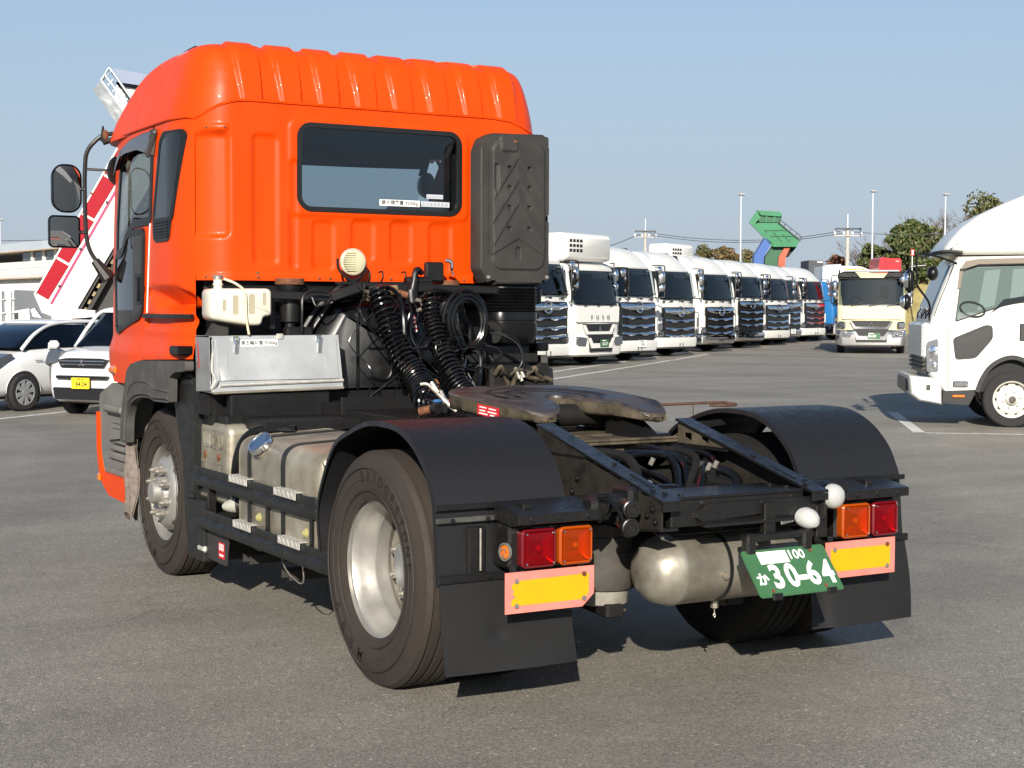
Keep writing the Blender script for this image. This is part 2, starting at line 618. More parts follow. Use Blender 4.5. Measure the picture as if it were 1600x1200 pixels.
pmat('blue_plastic', (0.03, 0.1, 0.25), 0.4)
pmat('interior', (0.022, 0.022, 0.023), 0.85)
pmat('seat_cloth', (0.05, 0.052, 0.055), 0.9)
pmat('curtain', (0.13, 0.135, 0.13), 0.9)
pmat('gasket', (0.006, 0.006, 0.006), 0.45)
pmat('cloth_rag', (0.17, 0.14, 0.12), 0.95, var=0.4, vscale=30)
glass_mat('cab_glass', (0.70, 0.75, 0.77))
glass_mat('side_glass', (0.36, 0.38, 0.36), refl=(1, 1, 1), ior=1.75)
glass_mat('dark_glass', (0.03, 0.03, 0.03), refl=(0.95, 0.97, 1), ior=1.7)
glass_mat('visor_smoke', (0.22, 0.21, 0.2), refl=(0.9, 0.9, 0.9), ior=1.55, rough=0.08)
pmat('visor_grey', (0.075, 0.07, 0.068), 0.3, coat=0.3)
pmat('mirror_glass', (0.88, 0.9, 0.92), 0.01, 1.0)
M = MATS

# asphalt: fine stone grain, wide pale and dark patches, faint tyre arcs
def make_asphalt():
    m = M['asphalt']
    N, L = m.node_tree.nodes, m.node_tree.links
    b = N['Principled BSDF']
    tc = N.new('ShaderNodeTexCoord')
    P = tc.outputs['Object']
    def noise(sc, det=5, ro=0.6, vec=P, dis=0.0):
        n = N.new('ShaderNodeTexNoise')
        n.inputs['Scale'].default_value = sc
        n.inputs['Detail'].default_value = det
        n.inputs['Roughness'].default_value = ro
        n.inputs['Distortion'].default_value = dis
        L.new(vec, n.inputs['Vector'])
        return n.outputs['Fac']
    def mapr(x, a, c, d, e):
        r = N.new('ShaderNodeMapRange')
        for k, v_ in zip(('From Min', 'From Max', 'To Min', 'To Max'), (a, c, d, e)): r.inputs[k].default_value = v_
        L.new(x, r.inputs['Value'])
        return r.outputs[0]
    def mul(x, y):
        r = N.new('ShaderNodeMath'); r.operation = 'MULTIPLY'
        L.new(x, r.inputs[0]); L.new(y, r.inputs[1])
        return r.outputs[0]
    v1 = N.new('ShaderNodeTexVoronoi'); v1.inputs['Scale'].default_value = 150
    L.new(P, v1.inputs['Vector'])
    bw = N.new('ShaderNodeRGBToBW'); L.new(v1.outputs['Color'], bw.inputs[0])
    grain = mapr(bw.outputs[0], 0.1, 0.9, 0.58, 1.46)
    v2 = N.new('ShaderNodeTexVoronoi'); v2.inputs['Scale'].default_value = 75
    L.new(P, v2.inputs['Vector'])
    bw2 = N.new('ShaderNodeRGBToBW'); L.new(v2.outputs['Color'], bw2.inputs[0])
    speck = mapr(bw2.outputs[0], 0.82, 0.94, 1.0, 1.7)
    patch = mapr(noise(0.35, 6, 0.6), 0.3, 0.7, 0.86, 1.12)
    patch2 = mapr(noise(2.3, 5, 0.65), 0.3, 0.7, 0.90, 1.09)
    mp = N.new('ShaderNodeMapping')
    mp.inputs['Rotation'].default_value = (0, 0, rad(-42))
    mp.inputs['Scale'].default_value = (0.06, 1.1, 1)
    L.new(P, mp.inputs['Vector'])
    streak = mapr(noise(0.9, 6, 0.65, mp.outputs[0], 0.35), 0.35, 0.65, 0.86, 1.1)
    tot = mul(mul(mul(grain, speck), mul(patch, patch2)), streak)
    stain = mapr(noise(0.9, 7, 0.7, P, 0.6), 0.60, 0.70, 1.0, 0.74)
    mp2 = N.new('ShaderNodeMapping')
    mp2.inputs['Location'].default_value = (9.0, -14.0, 0)
    L.new(P, mp2.inputs['Vector'])
    wv = N.new('ShaderNodeTexWave')
    wv.wave_type = 'RINGS'
    wv.rings_direction = 'Z'
    wv.inputs['Scale'].default_value = 0.045
    wv.inputs['Distortion'].default_value = 1.2
    wv.inputs['Detail'].default_value = 4
    wv.inputs['Detail Scale'].default_value = 3
    L.new(mp2.outputs[0], wv.inputs['Vector'])
    arcs = mapr(wv.outputs['Fac'], 0.82, 0.98, 1.0, 0.86)
    ck = N.new('ShaderNodeTexVoronoi')
    ck.feature = 'DISTANCE_TO_EDGE'
    ck.inputs['Scale'].default_value = 0.16
    nd = N.new('ShaderNodeTexNoise')
    nd.inputs['Scale'].default_value = 1.4
    nd.inputs['Detail'].default_value = 6
    L.new(P, nd.inputs['Vector'])
    ad = N.new('ShaderNodeVectorMath'); ad.operation = 'ADD'
    L.new(P, ad.inputs[0]); L.new(nd.outputs['Color'], ad.inputs[1])
    L.new(ad.outputs[0], ck.inputs['Vector'])
    crack = mapr(ck.outputs['Distance'], 0.0006, 0.0022, 0.78, 1.0)
    tot = mul(mul(tot, stain), mul(arcs, crack))
    mixc = N.new('ShaderNodeMix'); mixc.data_type = 'RGBA'; mixc.blend_type = 'MULTIPLY'
    mixc.inputs['Factor'].default_value = 1
    mixc.inputs[6].default_value = (0.218, 0.200, 0.167, 1)
    L.new(tot, mixc.inputs[7])
    L.new(mixc.outputs[2], b.inputs['Base Color'])
    b.inputs['Roughness'].default_value = 0.66
    b.inputs['Specular IOR Level'].default_value = 0.5
    bp = N.new('ShaderNodeBump')
    bp.inputs['Strength'].default_value = 0.55
    bp.inputs['Distance'].default_value = 0.006
    L.new(v1.outputs['Distance'], bp.inputs['Height'])
    L.new(bp.outputs[0], b.inputs['Normal'])
make_asphalt()

# ---------------------------------------------------------------- ground: one sheet to the horizon, rising a hand's breadth far out
def gz(x, y):
    d = (x + 4.0) * 0.4985 + (y + 6.04) * 0.8669
    return 0.13 * sstep(38, 80, d)
g = MB()
ticks = [-1500, -600, -250, -120, -60, -30, -10] + [10 * k for k in range(0, 14)] + [150, 200, 300, 600, 1500]
g.grid(lambda u, v: (ticks[round(u * (len(ticks) - 1))], ticks[round(v * (len(ticks) - 1))], gz(ticks[round(u * (len(ticks) - 1))], ticks[round(v * (len(ticks) - 1))])), len(ticks) - 1, len(ticks) - 1)
obj('ground', g, M['asphalt'], kind='structure')

# ================================================================ the orange tractor truck
TR = thing('tractor_truck', 'bright orange high-roof tractor truck with bare black chassis and fifth wheel', 'truck')
CX, HW, EA, EB, YB = -0.02, 1.22, 0.28, 0.42, 2.45
def yback(x):
    d = abs(x - CX) - (HW - EA)
    if d <= 0: return YB
    t = min(1.0, d / EA)
    return YB + EB - EB * math.sqrt(max(0.0, 1 - t * t))
def xside(y):
    w = HW
    if y < YB + EB:
        t = (YB + EB - y) / EB
        w = HW - EA + EA * math.sqrt(max(0.0, 1 - t * t))
    if y > 3.4: w = HW - 0.10 * (y - 3.4) ** 2
    return w
SPLIT = 1.14
YS = yback(CX - SPLIT)
def seam_top(x):
    return interp([(-1.3, 2.70), (-1.16, 2.722), (-1.06, 2.79), (-0.96, 2.822), (-0.88, 2.828), (0.72, 2.828), (0.86, 2.815), (0.98, 2.77), (1.10, 2.722), (1.3, 2.7)], x)

# --- rear wall of the cab, pressed ribs and all
WIN = rrect(-0.56, 2.236, 0.474, 2.700, 0.06, 6)
WIN_IN = inset(WIN, -0.012)
def back_h(x, z):
    h = 0.0
    h -= 0.028 * rbox_mask(x, z, -1.165, 2.05, -1.00, 2.635, 0.03, 0.016)
    h += 0.014 * rbox_mask(x, z, -1.135, 2.652, -1.005, 2.688, 0.015, 0.006)
    h -= 0.014 * rbox_mask(x, z, -0.852, 1.895, -0.705, 2.64, 0.03, 0.014)
    h += 0.011 * rbox_mask(x, z, -0.635, 2.18, 0.55, 2.74, 0.05, 0.012)
    for (a, b, z0, z1) in ((-0.485, -0.35, 1.865, 2.152), (-0.235, -0.09, 1.922, 2.162), (0.02, 0.16, 1.914, 2.162), (0.285, 0.435, 1.866, 2.158)):
        h -= 0.013 * rbox_mask(x, z, a, z0, b, z1, 0.03, 0.013)
    h -= 0.012 * rbox_mask(x, z, -0.63, 1.87, -0.585, 2.5, 0.02, 0.014)
    h -= 0.014 * rbox_mask(x, z, 0.62, 1.895, 0.77, 2.64, 0.03, 0.014)
    h -= 0.028 * rbox_mask(x, z, 0.96, 2.05, 1.13, 2.635, 0.03, 0.016)
    h += 0.010 * (1 - sstep(1.826, 1.838, z))
    return h
def back_fn(u, v):
    x = CX + SPLIT * (2 * u - 1)
    z = 1.797 + (seam_top(x) - 1.797) * v
    return V(x, yback(x) - back_h(x, z), z)
mb = MB().grid(back_fn, 210, 96, skip=lambda c: inside((c.x, c.z), WIN_IN))
mb.grid(lambda u, v: V(CX + SPLIT * (2 * u - 1), yback(CX + SPLIT * (2 * u - 1)) - 0.010 + 0.05 * v, 1.797), 60, 1)
cab_back = obj('cab_back', mb, M['orange_paint'], TR, 40)
mb = MB()
mb.ring(inset(WIN, -0.028), WIN, (0, 2.432, 0), (1, 0, 0), (0, 0, 1), (0, 0.02, 0))
obj('window_gasket', mb, M['gasket'], TR)
mb = MB().prism(WIN, (0, 2.447, 0), (1, 0, 0), (0, 0, 1), (0, 0.004, 0))
rear_win = obj('rear_window', mb, M['cab_glass'], TR, 0)
# load sticker inside the lower edge of the rear window
mb = MB().prism([(-0.055, 2.2585), (0.215, 2.2585), (0.215, 2.296), (-0.055, 2.296)], (0, 2.4445, 0), (1, 0, 0), (0, 0, 1), (0, 0.002, 0))
st = obj('load_sticker', mb, M['sticker_white'], rear_win, 0)
mb = MB()
put_text(mb, '最大積載量 9500kg', (0.080, 2.4440, 2.277), (1, 0, 0), (0, 0, 1), 0.030, 0.0003, bold=0.012)
obj('lettering', mb, M['ink'], rear_win, 0, kind='stuff')
for (x0, z0, x1, z1) in ((0.225, 2.262, 0.42, 2.294), (0.262, 2.312, 0.375, 2.338)):
    mb = MB().prism([(x0, z0), (x1, z0), (x1, z1), (x0, z1)], (0, 2.4445, 0), (1, 0, 0), (0, 0, 1), (0, 0.002, 0))
    mb.cur = 1
    for k in range(7):
        w = (x1 - x0) / 7.5
        mb.prism([(x0 + w * (k + 0.3), z0 + 0.006), (x0 + w * (k + 0.95), z0 + 0.006), (x0 + w * (k + 0.8), z1 - 0.006), (x0 + w * (k + 0.4), z1 - 0.009)], (0, 2.4440, 0), (1, 0, 0), (0, 0, 1), (0, 0.0004, 0))
    obj('tinted_sticker', mb, [pmat('sticker_grey', (0.45, 0.47, 0.52), 0.5) if 'sticker_grey' not in M else M['sticker_grey'], M['toolbox_steel']], rear_win, 0)
mb = MB()
for x in (-1.12, -0.83, -0.45, -0.38, 0.02, 0.30, 0.37, 0.52):
    mb.sphere((x, yback(x) - 0.012, 1.815), 0.009, 8, 6, (1, 0.6, 1))
mb.sphere((-0.83, YB - 0.001, 1.835), 0.014, 10, 6, (1, 0.4, 1))
for x in (-1.115, -1.025): mb.sphere((x, yback(x) - 0.015, 2.67), 0.007, 8, 6)
obj('rivet_row', mb, M['rust'], TR, kind='stuff')

# --- side walls
UG = [(3.175, 2.165), (3.54, 2.155), (3.691, 2.107), (3.87, 1.997), (4.065, 1.988), (4.03, 2.186), (3.938, 2.429), (3.875, 2.54), (3.77, 2.62), (3.10, 2.690)]
LW = [(3.294, 2.117), (3.669, 2.106), (3.848, 1.985), (4.075, 1.978), (4.094, 1.789), (4.085, 1.505), (4.02, 1.478), (3.41, 1.578), (3.339, 1.614)]
QW = [(2.66, 2.664), (2.625, 2.64), (2.77, 2.14), (3.10, 2.14), (3.107, 2.194), (2.965, 2.625), (2.90, 2.667)]
SBOT = [(2.40, 1.343), (2.544, 1.343), (3.297, 1.318), (3.524, 1.284), (3.589, 1.245), (3.645, 1.155), (4.081, 1.152), (4.137, 1.18), (4.243, 1.215), (4.4, 1.3)]
def yfront(z): return interp([(1.1, 4.36), (1.5, 4.37), (2.0, 4.30), (2.4, 4.18), (2.6, 4.08), (2.75, 3.98)], z)
SCP = [(3.165, 1.765), (2.73, 1.775), (2.50, 1.665), (2.83, 1.64), (3.149, 1.605)]
def side_h(y, z):
    h = 0.0
    h -= 0.010 * (sstep(3.10, 3.115, y - (2.6 - z) * 0.18 + 0.0) * (1 - sstep(3.135, 3.15, y - (2.6 - z) * 0.18))) * (1 if z > 1.6 else 0)
    # scooped grab recess behind the door: a plane leaning in, then a short one coming out again
    if 1.58 < z < 1.80:
        lo = 3.17 - 0.30 * sstep(1.77, 1.645, z)
        hi = 2.74 - 0.25 * sstep(1.775, 1.66, z)
        d = max(0.0, min(1.0, (1.772 - z) / 0.115))
        out = 1 - max(0.0, min(1.0, (1.655 - z) / 0.055))
        h -= 0.10 * d * out * sstep(hi - 0.05, hi + 0.03, y) * sstep(YS, YS + 0.05, y) * (1 - sstep(lo - 0.02, lo + 0.28, y))
    # swelling below the moulding strip
    if y < 3.3: h += -0.020 * sstep(1.50, 1.56, z) * (1 - sstep(1.565, 1.60, z))
    h += 0.018 * (1 - sstep(1.34, 1.47, z))
    h += 0.012 * sstep(3.25, 3.9, y) * (1 - sstep(1.34, 1.465, z))
    return h
def side_fn(sg):
    def fn(u, v):
        z_ = 1.15 + 1.59 * v
        y = YS + (yfront(z_) - YS) * u
        zb = interp(SBOT, y)
        z = zb + (2.738 - zb) * v
        y = YS + (yfront(z) - YS) * u
        return V(CX + sg * (xside(y) + side_h(y, z)), y, z)
    return fn
SX = lambda y: CX - xside(y)
holes = [inset(p[::-1] if sum(p[i][0] * p[(i + 1) % len(p)][1] - p[(i + 1) % len(p)][0] * p[i][1] for i in range(len(p))) < 0 else p, 0.015) for p in (UG, QW)]
for sg in (-1, 1):
    mb = MB().grid(side_fn(sg), 130, 130, skip=lambda c: any(inside((c.y, c.z), h) for h in holes))
    obj('cab_side', mb, M['orange_paint'], TR, 40)
def side_sheet(poly, off, th=0.003, sg=-1):
    """A sheet lying on the curved cab side: polygon in (y,z), filled in upright strips."""
    m = MB()
    ys = sorted(set([round(p[0], 4) for p in poly]))
    y0, y1 = ys[0], ys[-1]
    K = 36
    cols = []
    n = len(poly)
    for i in range(K + 1):
        y = y0 + (y1 - y0) * (0.0005 + 0.999 * i / K)
        zs_ = []
        for k in range(n):
            (ya, za), (yb_, zb_) = poly[k - 1], poly[k]
            if (ya > y) != (yb_ > y): zs_.append(za + (zb_ - za) * (y - ya) / (yb_ - ya))
        if len(zs_) >= 2: cols.append((y, min(zs_), max(zs_)))
    J = 6
    for d in (off, off - th):
        vs_ = [V(CX + sg * (xside(y) + d), y, a + (b - a) * j / J) for (y, a, b) in cols for j in range(J + 1)]
        m.add(vs_, [(i * (J + 1) + j, i * (J + 1) + j + 1, (i + 1) * (J + 1) + j + 1, (i + 1) * (J + 1) + j) for i in range(len(cols) - 1) for j in range(J)])
    return m
def side_ring(poly, wd, off, th, sg=-1):
    if sum(poly[i][0] * poly[(i + 1) % len(poly)][1] - poly[(i + 1) % len(poly)][0] * poly[i][1] for i in range(len(poly))) < 0: poly = poly[::-1]
    o_, i_ = inset(poly, -wd), inset(poly, 0.026)
    m = MB()
    n = len(poly)
    vs_ = [V(CX + sg * (xside(p[0]) + q), p[0], p[1]) for q in (off, off - th) for P in (o_, i_) for p in P]
    fs = []
    for i in range(n):
        j = (i + 1) % n
        fs += [(i, j, n + j, n + i), (2 * n + i, 3 * n + i, 3 * n + j, 2 * n + j), (i, 2 * n + i, 2 * n + j, j), (n + i, n + j, 3 * n + j, 3 * n + i)]
    m.add(vs_, fs)
    return m
for sg in (-1, 1):
    UGr, LWr, QWr = round_poly(UG, 0.03), round_poly(LW, 0.05), round_poly(QW, 0.05)
    obj('door_window', side_sheet(UGr, 0.002, 0.004, sg), M['side_glass'], TR, 0)
    obj('door_window_gasket', side_ring(UGr, 0.022, 0.008, 0.02, sg), M['gasket'], TR)
    lw = obj('lower_door_window', side_sheet(LWr, 0.010, 0.006, sg), M['dark_glass'], TR, 0)
    obj('window_trim', side_ring(LWr, 0.012, 0.016, 0.014, sg), M['gasket'], lw)
    # grey plastic rear third of the lower window, with the door handle
    obj('handle_panel', side_sheet([(3.30, 2.113), (3.52, 2.109), (3.535, 1.56), (3.415, 1.582), (3.344, 1.62)], 0.013, 0.004, sg), pmat('panel_grey', (0.035, 0.033, 0.032), 0.5) if 'panel_grey' not in M else M['panel_grey'], lw, 0)
    m = MB()
    m.box((CX + sg * (xside(3.4) + 0.014), 3.405, 1.752), (0.012, 0.115, 0.19), 0.006)
    m.box((CX + sg * (xside(3.4) + 0.024), 3.385, 1.752), (0.016, 0.035, 0.15), 0.006)
    obj('door_handle', m, M['black_plastic'], lw)
    obj('quarter_window', side_sheet(inset([(2.68, 2.638), (2.789, 2.18), (3.06, 2.18), (2.912, 2.632)], -0.02), 0.006, 0.004, sg), M['side_glass'], TR, 0)
    obj('quarter_window_frame', side_ring(QWr, 0.006, 0.009, 0.02, sg), M['gasket'], TR)
    LV = round_poly([(2.766, 2.172), (2.806, 2.040), (2.84, 2.03), (3.06, 2.03), (3.112, 2.05), (3.126, 2.172)], 0.02)
    lv = obj('louvre_panel', side_sheet(LV, 0.007, 0.008, sg), M['black_plastic'], TR, 0)
    for k in range(6):
        z = 2.055 + k * 0.018
        m = MB().box((CX + sg * (xside(2.95) + 0.010), 2.95, z), (0.008, 0.25, 0.009), 0.002, Matrix.Rotation(sg * rad(20), 3, 'Y'))
        obj('louvre_slat', m, M['black_plastic'], lv)
    m = MB()
    yy_ = [2.585 + 0.70 * k / 10 for k in range(11)]
    for ya, yb in zip(yy_, yy_[1:]): m.bar((CX + sg * (xside(ya) + 0.012), ya, 1.588), (CX + sg * (xside(yb) + 0.012), yb, 1.587), 0.026, 0.026, up=(0, 0, 1))
    obj('side_moulding', m, M['guard_black'], TR)
    m = MB()
    m.tube([(CX + sg * (xside(3.11) + 0.003), 3.115, 2.54), (CX + sg * (xside(3.2) + 0.002), 3.19, 2.1), (CX + sg * (xside(3.27) + 0.002), 3.262, 1.605)], 0.005, 6)
    obj('door_seam', m, M['white_paint'], TR)  # whitish reflection along the door edge, painted as a white line
    # smoked rain visor over the door window
    VT = [(3.02, 2.70), (3.3, 2.705), (3.6, 2.692), (3.75, 2.66), (3.85, 2.60), (3.92, 2.53)]
    VB = [(3.10, 2.565), (3.3, 2.60), (3.55, 2.600), (3.70, 2.590), (3.80, 2.545), (3.895, 2.49)]
    rings = []
    for (a, b) in zip(VT, VB):
        xa = CX + sg * (xside(a[0]) + 0.006)
        xb = CX + sg * (xside(b[0]) + 0.050)
        xm = CX + sg * (xside(b[0]) + 0.044)
        rings.append([V(xa, a[0], a[1]), V(xm, (a[0] + b[0]) / 2, a[1] * 0.55 + b[1] * 0.45), V(xb, b[0], b[1])])
    m = MB().loft(rings, caps=False, close=False)
    m.add([rings[0][0], rings[0][1], rings[0][2], V(CX + sg * (xside(3.05) + 0.006), 3.08, 2.55)], [(0, 1, 2, 3)])
    obj('door_visor', m, M['visor_grey'], TR)
    m = MB().bar((CX + sg * (xside(3.0) + 0.012), 3.035, 2.70), (CX + sg * (xside(3.0) + 0.035), 3.125, 2.545), 0.035, 0.05, 0.012)
    obj('visor_end', m, M['panel_grey'], TR)
    m = MB().box((CX + sg * (xside(4.05) + 0.03), 4.05, 1.228), (0.05, 0.16, 0.055), 0.018)
    obj('side_indicator', m, M['amber_lens'], TR)

# --- front of the cab with its windscreen opening
WSC = rrect(-1.09, 1.80, 1.09, 2.66, 0.1)
def front_fn(u, v):
    x = 1.10 * (2 * u - 1)
    z = 0.96 + 1.78 * v
    return V(CX + x, yfront(max(z, 1.1)) + 0.16 * (1 - (x / 1.12) ** 2), z)
mb = MB().grid(front_fn, 40, 40, skip=lambda c: inside((c.x - CX, c.z), WSC))
obj('cab_front', mb, M['orange_paint'], TR)
mb = MB().grid(lambda u, v: front_fn(u * 0.98 + 0.01, 0.46 + 0.5 * v) - V(0, 0.01, 0), 20, 8)
obj('windscreen', mb, M['cab_glass'], TR)
# --- lining, seats and wheel seen through the glass
mb = MB()
mb.box2((CX - 1.12, 2.55, 2.715), (CX + 1.12, 3.95, 2.735))
mb.box2((CX - 1.02, 2.62, 1.62), (CX + 1.02, 4.3, 1.66))
mb.ring(rrect(-1.1, 1.7, 1.06, 2.72, 0.05), rrect(-0.60, 2.20, 0.52, 2.715, 0.05), (0, 2.60, 0), (1, 0, 0), (0, 0, 1), (0, 0.02, 0))
for sg in (-1, 1):
    mb.box2((CX + sg * 1.05, 2.75, 1.82), (CX + sg * 1.03, 3.2, 2.1))
    mb.box2((CX + sg * 1.06, 3.2, 1.66), (CX + sg * 1.04, 4.2, 2.0))
mb.box2((CX - 1.05, 4.0, 1.66), (CX + 1.05, 4.3, 1.98), 0.05)
obj('cab_lining', mb, M['interior'], TR)
for x in (-0.62, 0.55):
    mb = MB()
    mb.box((CX + x, 3.35, 1.82), (0.5, 0.5, 0.16), 0.05)
    mb.box((CX + x, 3.07, 2.08), (0.48, 0.13, 0.5), 0.05, Matrix.Rotation(rad(-8), 3, 'X'))
    obj('seat', mb, M['seat_cloth'], TR)
mb = MB()
mb.tube([(CX + 0.55 + 0.22 * cos(a), 3.86 + 0.07 * sin(a), 2.03 + 0.2 * sin(a)) for a in [2 * PI * k / 24 for k in range(24)]], 0.014, 7, closed=True)
mb.bar((CX + 0.33, 3.86, 2.03), (CX + 0.77, 3.86, 2.03), 0.04, 0.03)
obj('steering_wheel', mb, M['interior'], TR)
mb = MB()
for k in range(9):
    y = 2.64 + k * 0.055
    mb.cyl((CX + 1.10 + 0.012 * (k % 2), y, 1.75), (CX + 1.10 + 0.012 * (k % 2), y, 2.70), 0.034, n=8)
obj('curtain', mb, M['curtain'], TR)

for sg in (-1, 1):
    mb = MB()
    for k in range(12): mb.cyl((CX + sg * (1.135 + 0.008 * (k % 2)), 2.64 + k * 0.045, 1.95), (CX + sg * (1.135 + 0.008 * (k % 2)), 2.64 + k * 0.045, 2.68), 0.027, n=7)
    obj('sleeper_curtain', mb, M['curtain'], TR)
# --- high roof: rounded rings, pressed bands down its rear face
RW = [(2.70, 1.222), (2.76, 1.212), (2.84, 1.19), (2.92, 1.165), (3.0, 1.14), (3.06, 1.122), (3.11, 1.103), (3.145, 1.083), (3.17, 1.055), (3.178, 1.035), (3.184, 1.015), (3.19, 0.99)]
RYB = [(2.70, 2.478), (2.84, 2.487), (2.92, 2.50), (3.0, 2.522), (3.06, 2.545), (3.11, 2.575), (3.145, 2.61), (3.17, 2.66), (3.185, 2.73), (3.195, 2.83), (3.205, 3.0)]
RYF = [(2.70, 4.52), (2.84, 4.47), (2.97, 4.34), (3.05, 4.22), (3.10, 4.11), (3.145, 3.95), (3.17, 3.80), (3.195, 3.55), (3.205, 3.35)]
BANDS = [-1.03 + 0.243 * k for k in range(9)]
def roof_ring(z):
    w, yb, yf = interp(RW, z), interp(RYB, z), interp(RYF, z)
    a = max(0.055, w - 0.935)
    out = []
    def rib(x):
        f = sstep(2.70, 3.10, z)
        h = 0.0
        for xr in BANDS:
            wl = 0.10 + 0.035 * f
            h = max(h, sstep(xr - wl - 0.022, xr - wl + 0.004, x) * (1 - sstep(xr - 0.004, xr + 0.010, x)))
        return h * (0.012 + 0.014 * f) * sstep(2.735, 2.78, z)
    NB = 230
    for i in range(NB + 1):
        x = (w - a) * (2 * i / NB - 1)
        out.append(V(CX + x, yb - rib(x + CX) * (1 - 0.6 * sstep(3.08, 3.16, z)), z + rib(x + CX) * 0.75 * sstep(3.0, 3.15, z)))
    eb = EB * a / EA
    for i in range(1, 13):
        t = PI / 2 * i / 13
        out.append(V(CX + (w - a) + a * sin(t), yb + eb - eb * cos(t), z))
    ef = 0.55
    for i in range(10):
        t = i / 9
        out.append(V(CX + w - 0.0 * t, yb + eb + (yf - ef - yb - eb) * t, z))
    for i in range(1, 14):
        t = PI / 2 * i / 14
        out.append(V(CX + w - 0.35 + 0.35 * cos(t), yf - ef + ef * sin(t), z))
    for i in range(9):
        x = (w - 0.35) * (1 - 2 * i / 8)
        out.append(V(CX + x, yf, z))
    for i in range(1, 14):
        t = PI / 2 * i / 14
        out.append(V(CX - w + 0.35 - 0.35 * sin(t), yf - ef + ef * cos(t), z))
    for i in range(10):
        t = 1 - i / 9
        out.append(V(CX - w, yb + eb + (yf - ef - yb - eb) * t, z))
    for i in range(1, 13):
        t = PI / 2 * (1 - i / 13)
        out.append(V(CX - (w - a) - a * sin(t), yb + eb - eb * cos(t), z))
    return out
zs = [2.722 + (3.186 - 2.722) * (1 - (1 - k / 34) ** 1.9) for k in range(35)]
rr_ = [roof_ring(z) for z in zs]
for (k, dz) in ((0.5, 0.004), (0.02, 0.006)):
    rr_.append([V(CX + (p.x - CX) * k, 3.3 + (p.y - 3.3) * k, 3.19 + dz) for p in rr_[34]])
mb = MB().loft(rr_)
roof = obj('roof', mb, M['orange_paint'], TR, 38)
# lip where the roof shell meets the rear wall and the sides
lip = [V(CX - xside(y) - 0.006, y, 2.735) for y in (3.95, 3.8, 3.6, 3.4, 3.1, 2.9, 2.8, 2.7, 2.62)]
for i in range(61):
    x = CX - SPLIT + 2 * SPLIT * i / 60
    lip.append(V(x, yback(x) - 0.002, seam_top(x) + 0.004))
lip += [V(2 * CX - p.x, p.y, p.z) for p in lip[8::-1]]
obj('roof_seam', MB().tube(lip, 0.0085, 6), M['orange_paint'], TR)
mb = MB()
mb.tube([(CX - 1.012, 2.60 + 0.05 * sin(k / 5), z) for k, z in enumerate([2.75, 2.84, 2.92, 3.0, 3.06, 3.1])], 0.003, 5)
# roof marker lamp on the left shoulder
mb = MB()
mb.box((CX - 1.02, 2.98, 3.165), (0.07, 0.15, 0.05), 0.015, Matrix.Rotation(rad(-35), 3, 'Y'))
mb.cur = 1
mb.box((CX - 1.06, 2.99, 3.135), (0.03, 0.19, 0.05), 0.01, Matrix.Rotation(rad(-35), 3, 'Y'))
obj('roof_marker', mb, [M['black_plastic'], M['lamp_white']], roof)

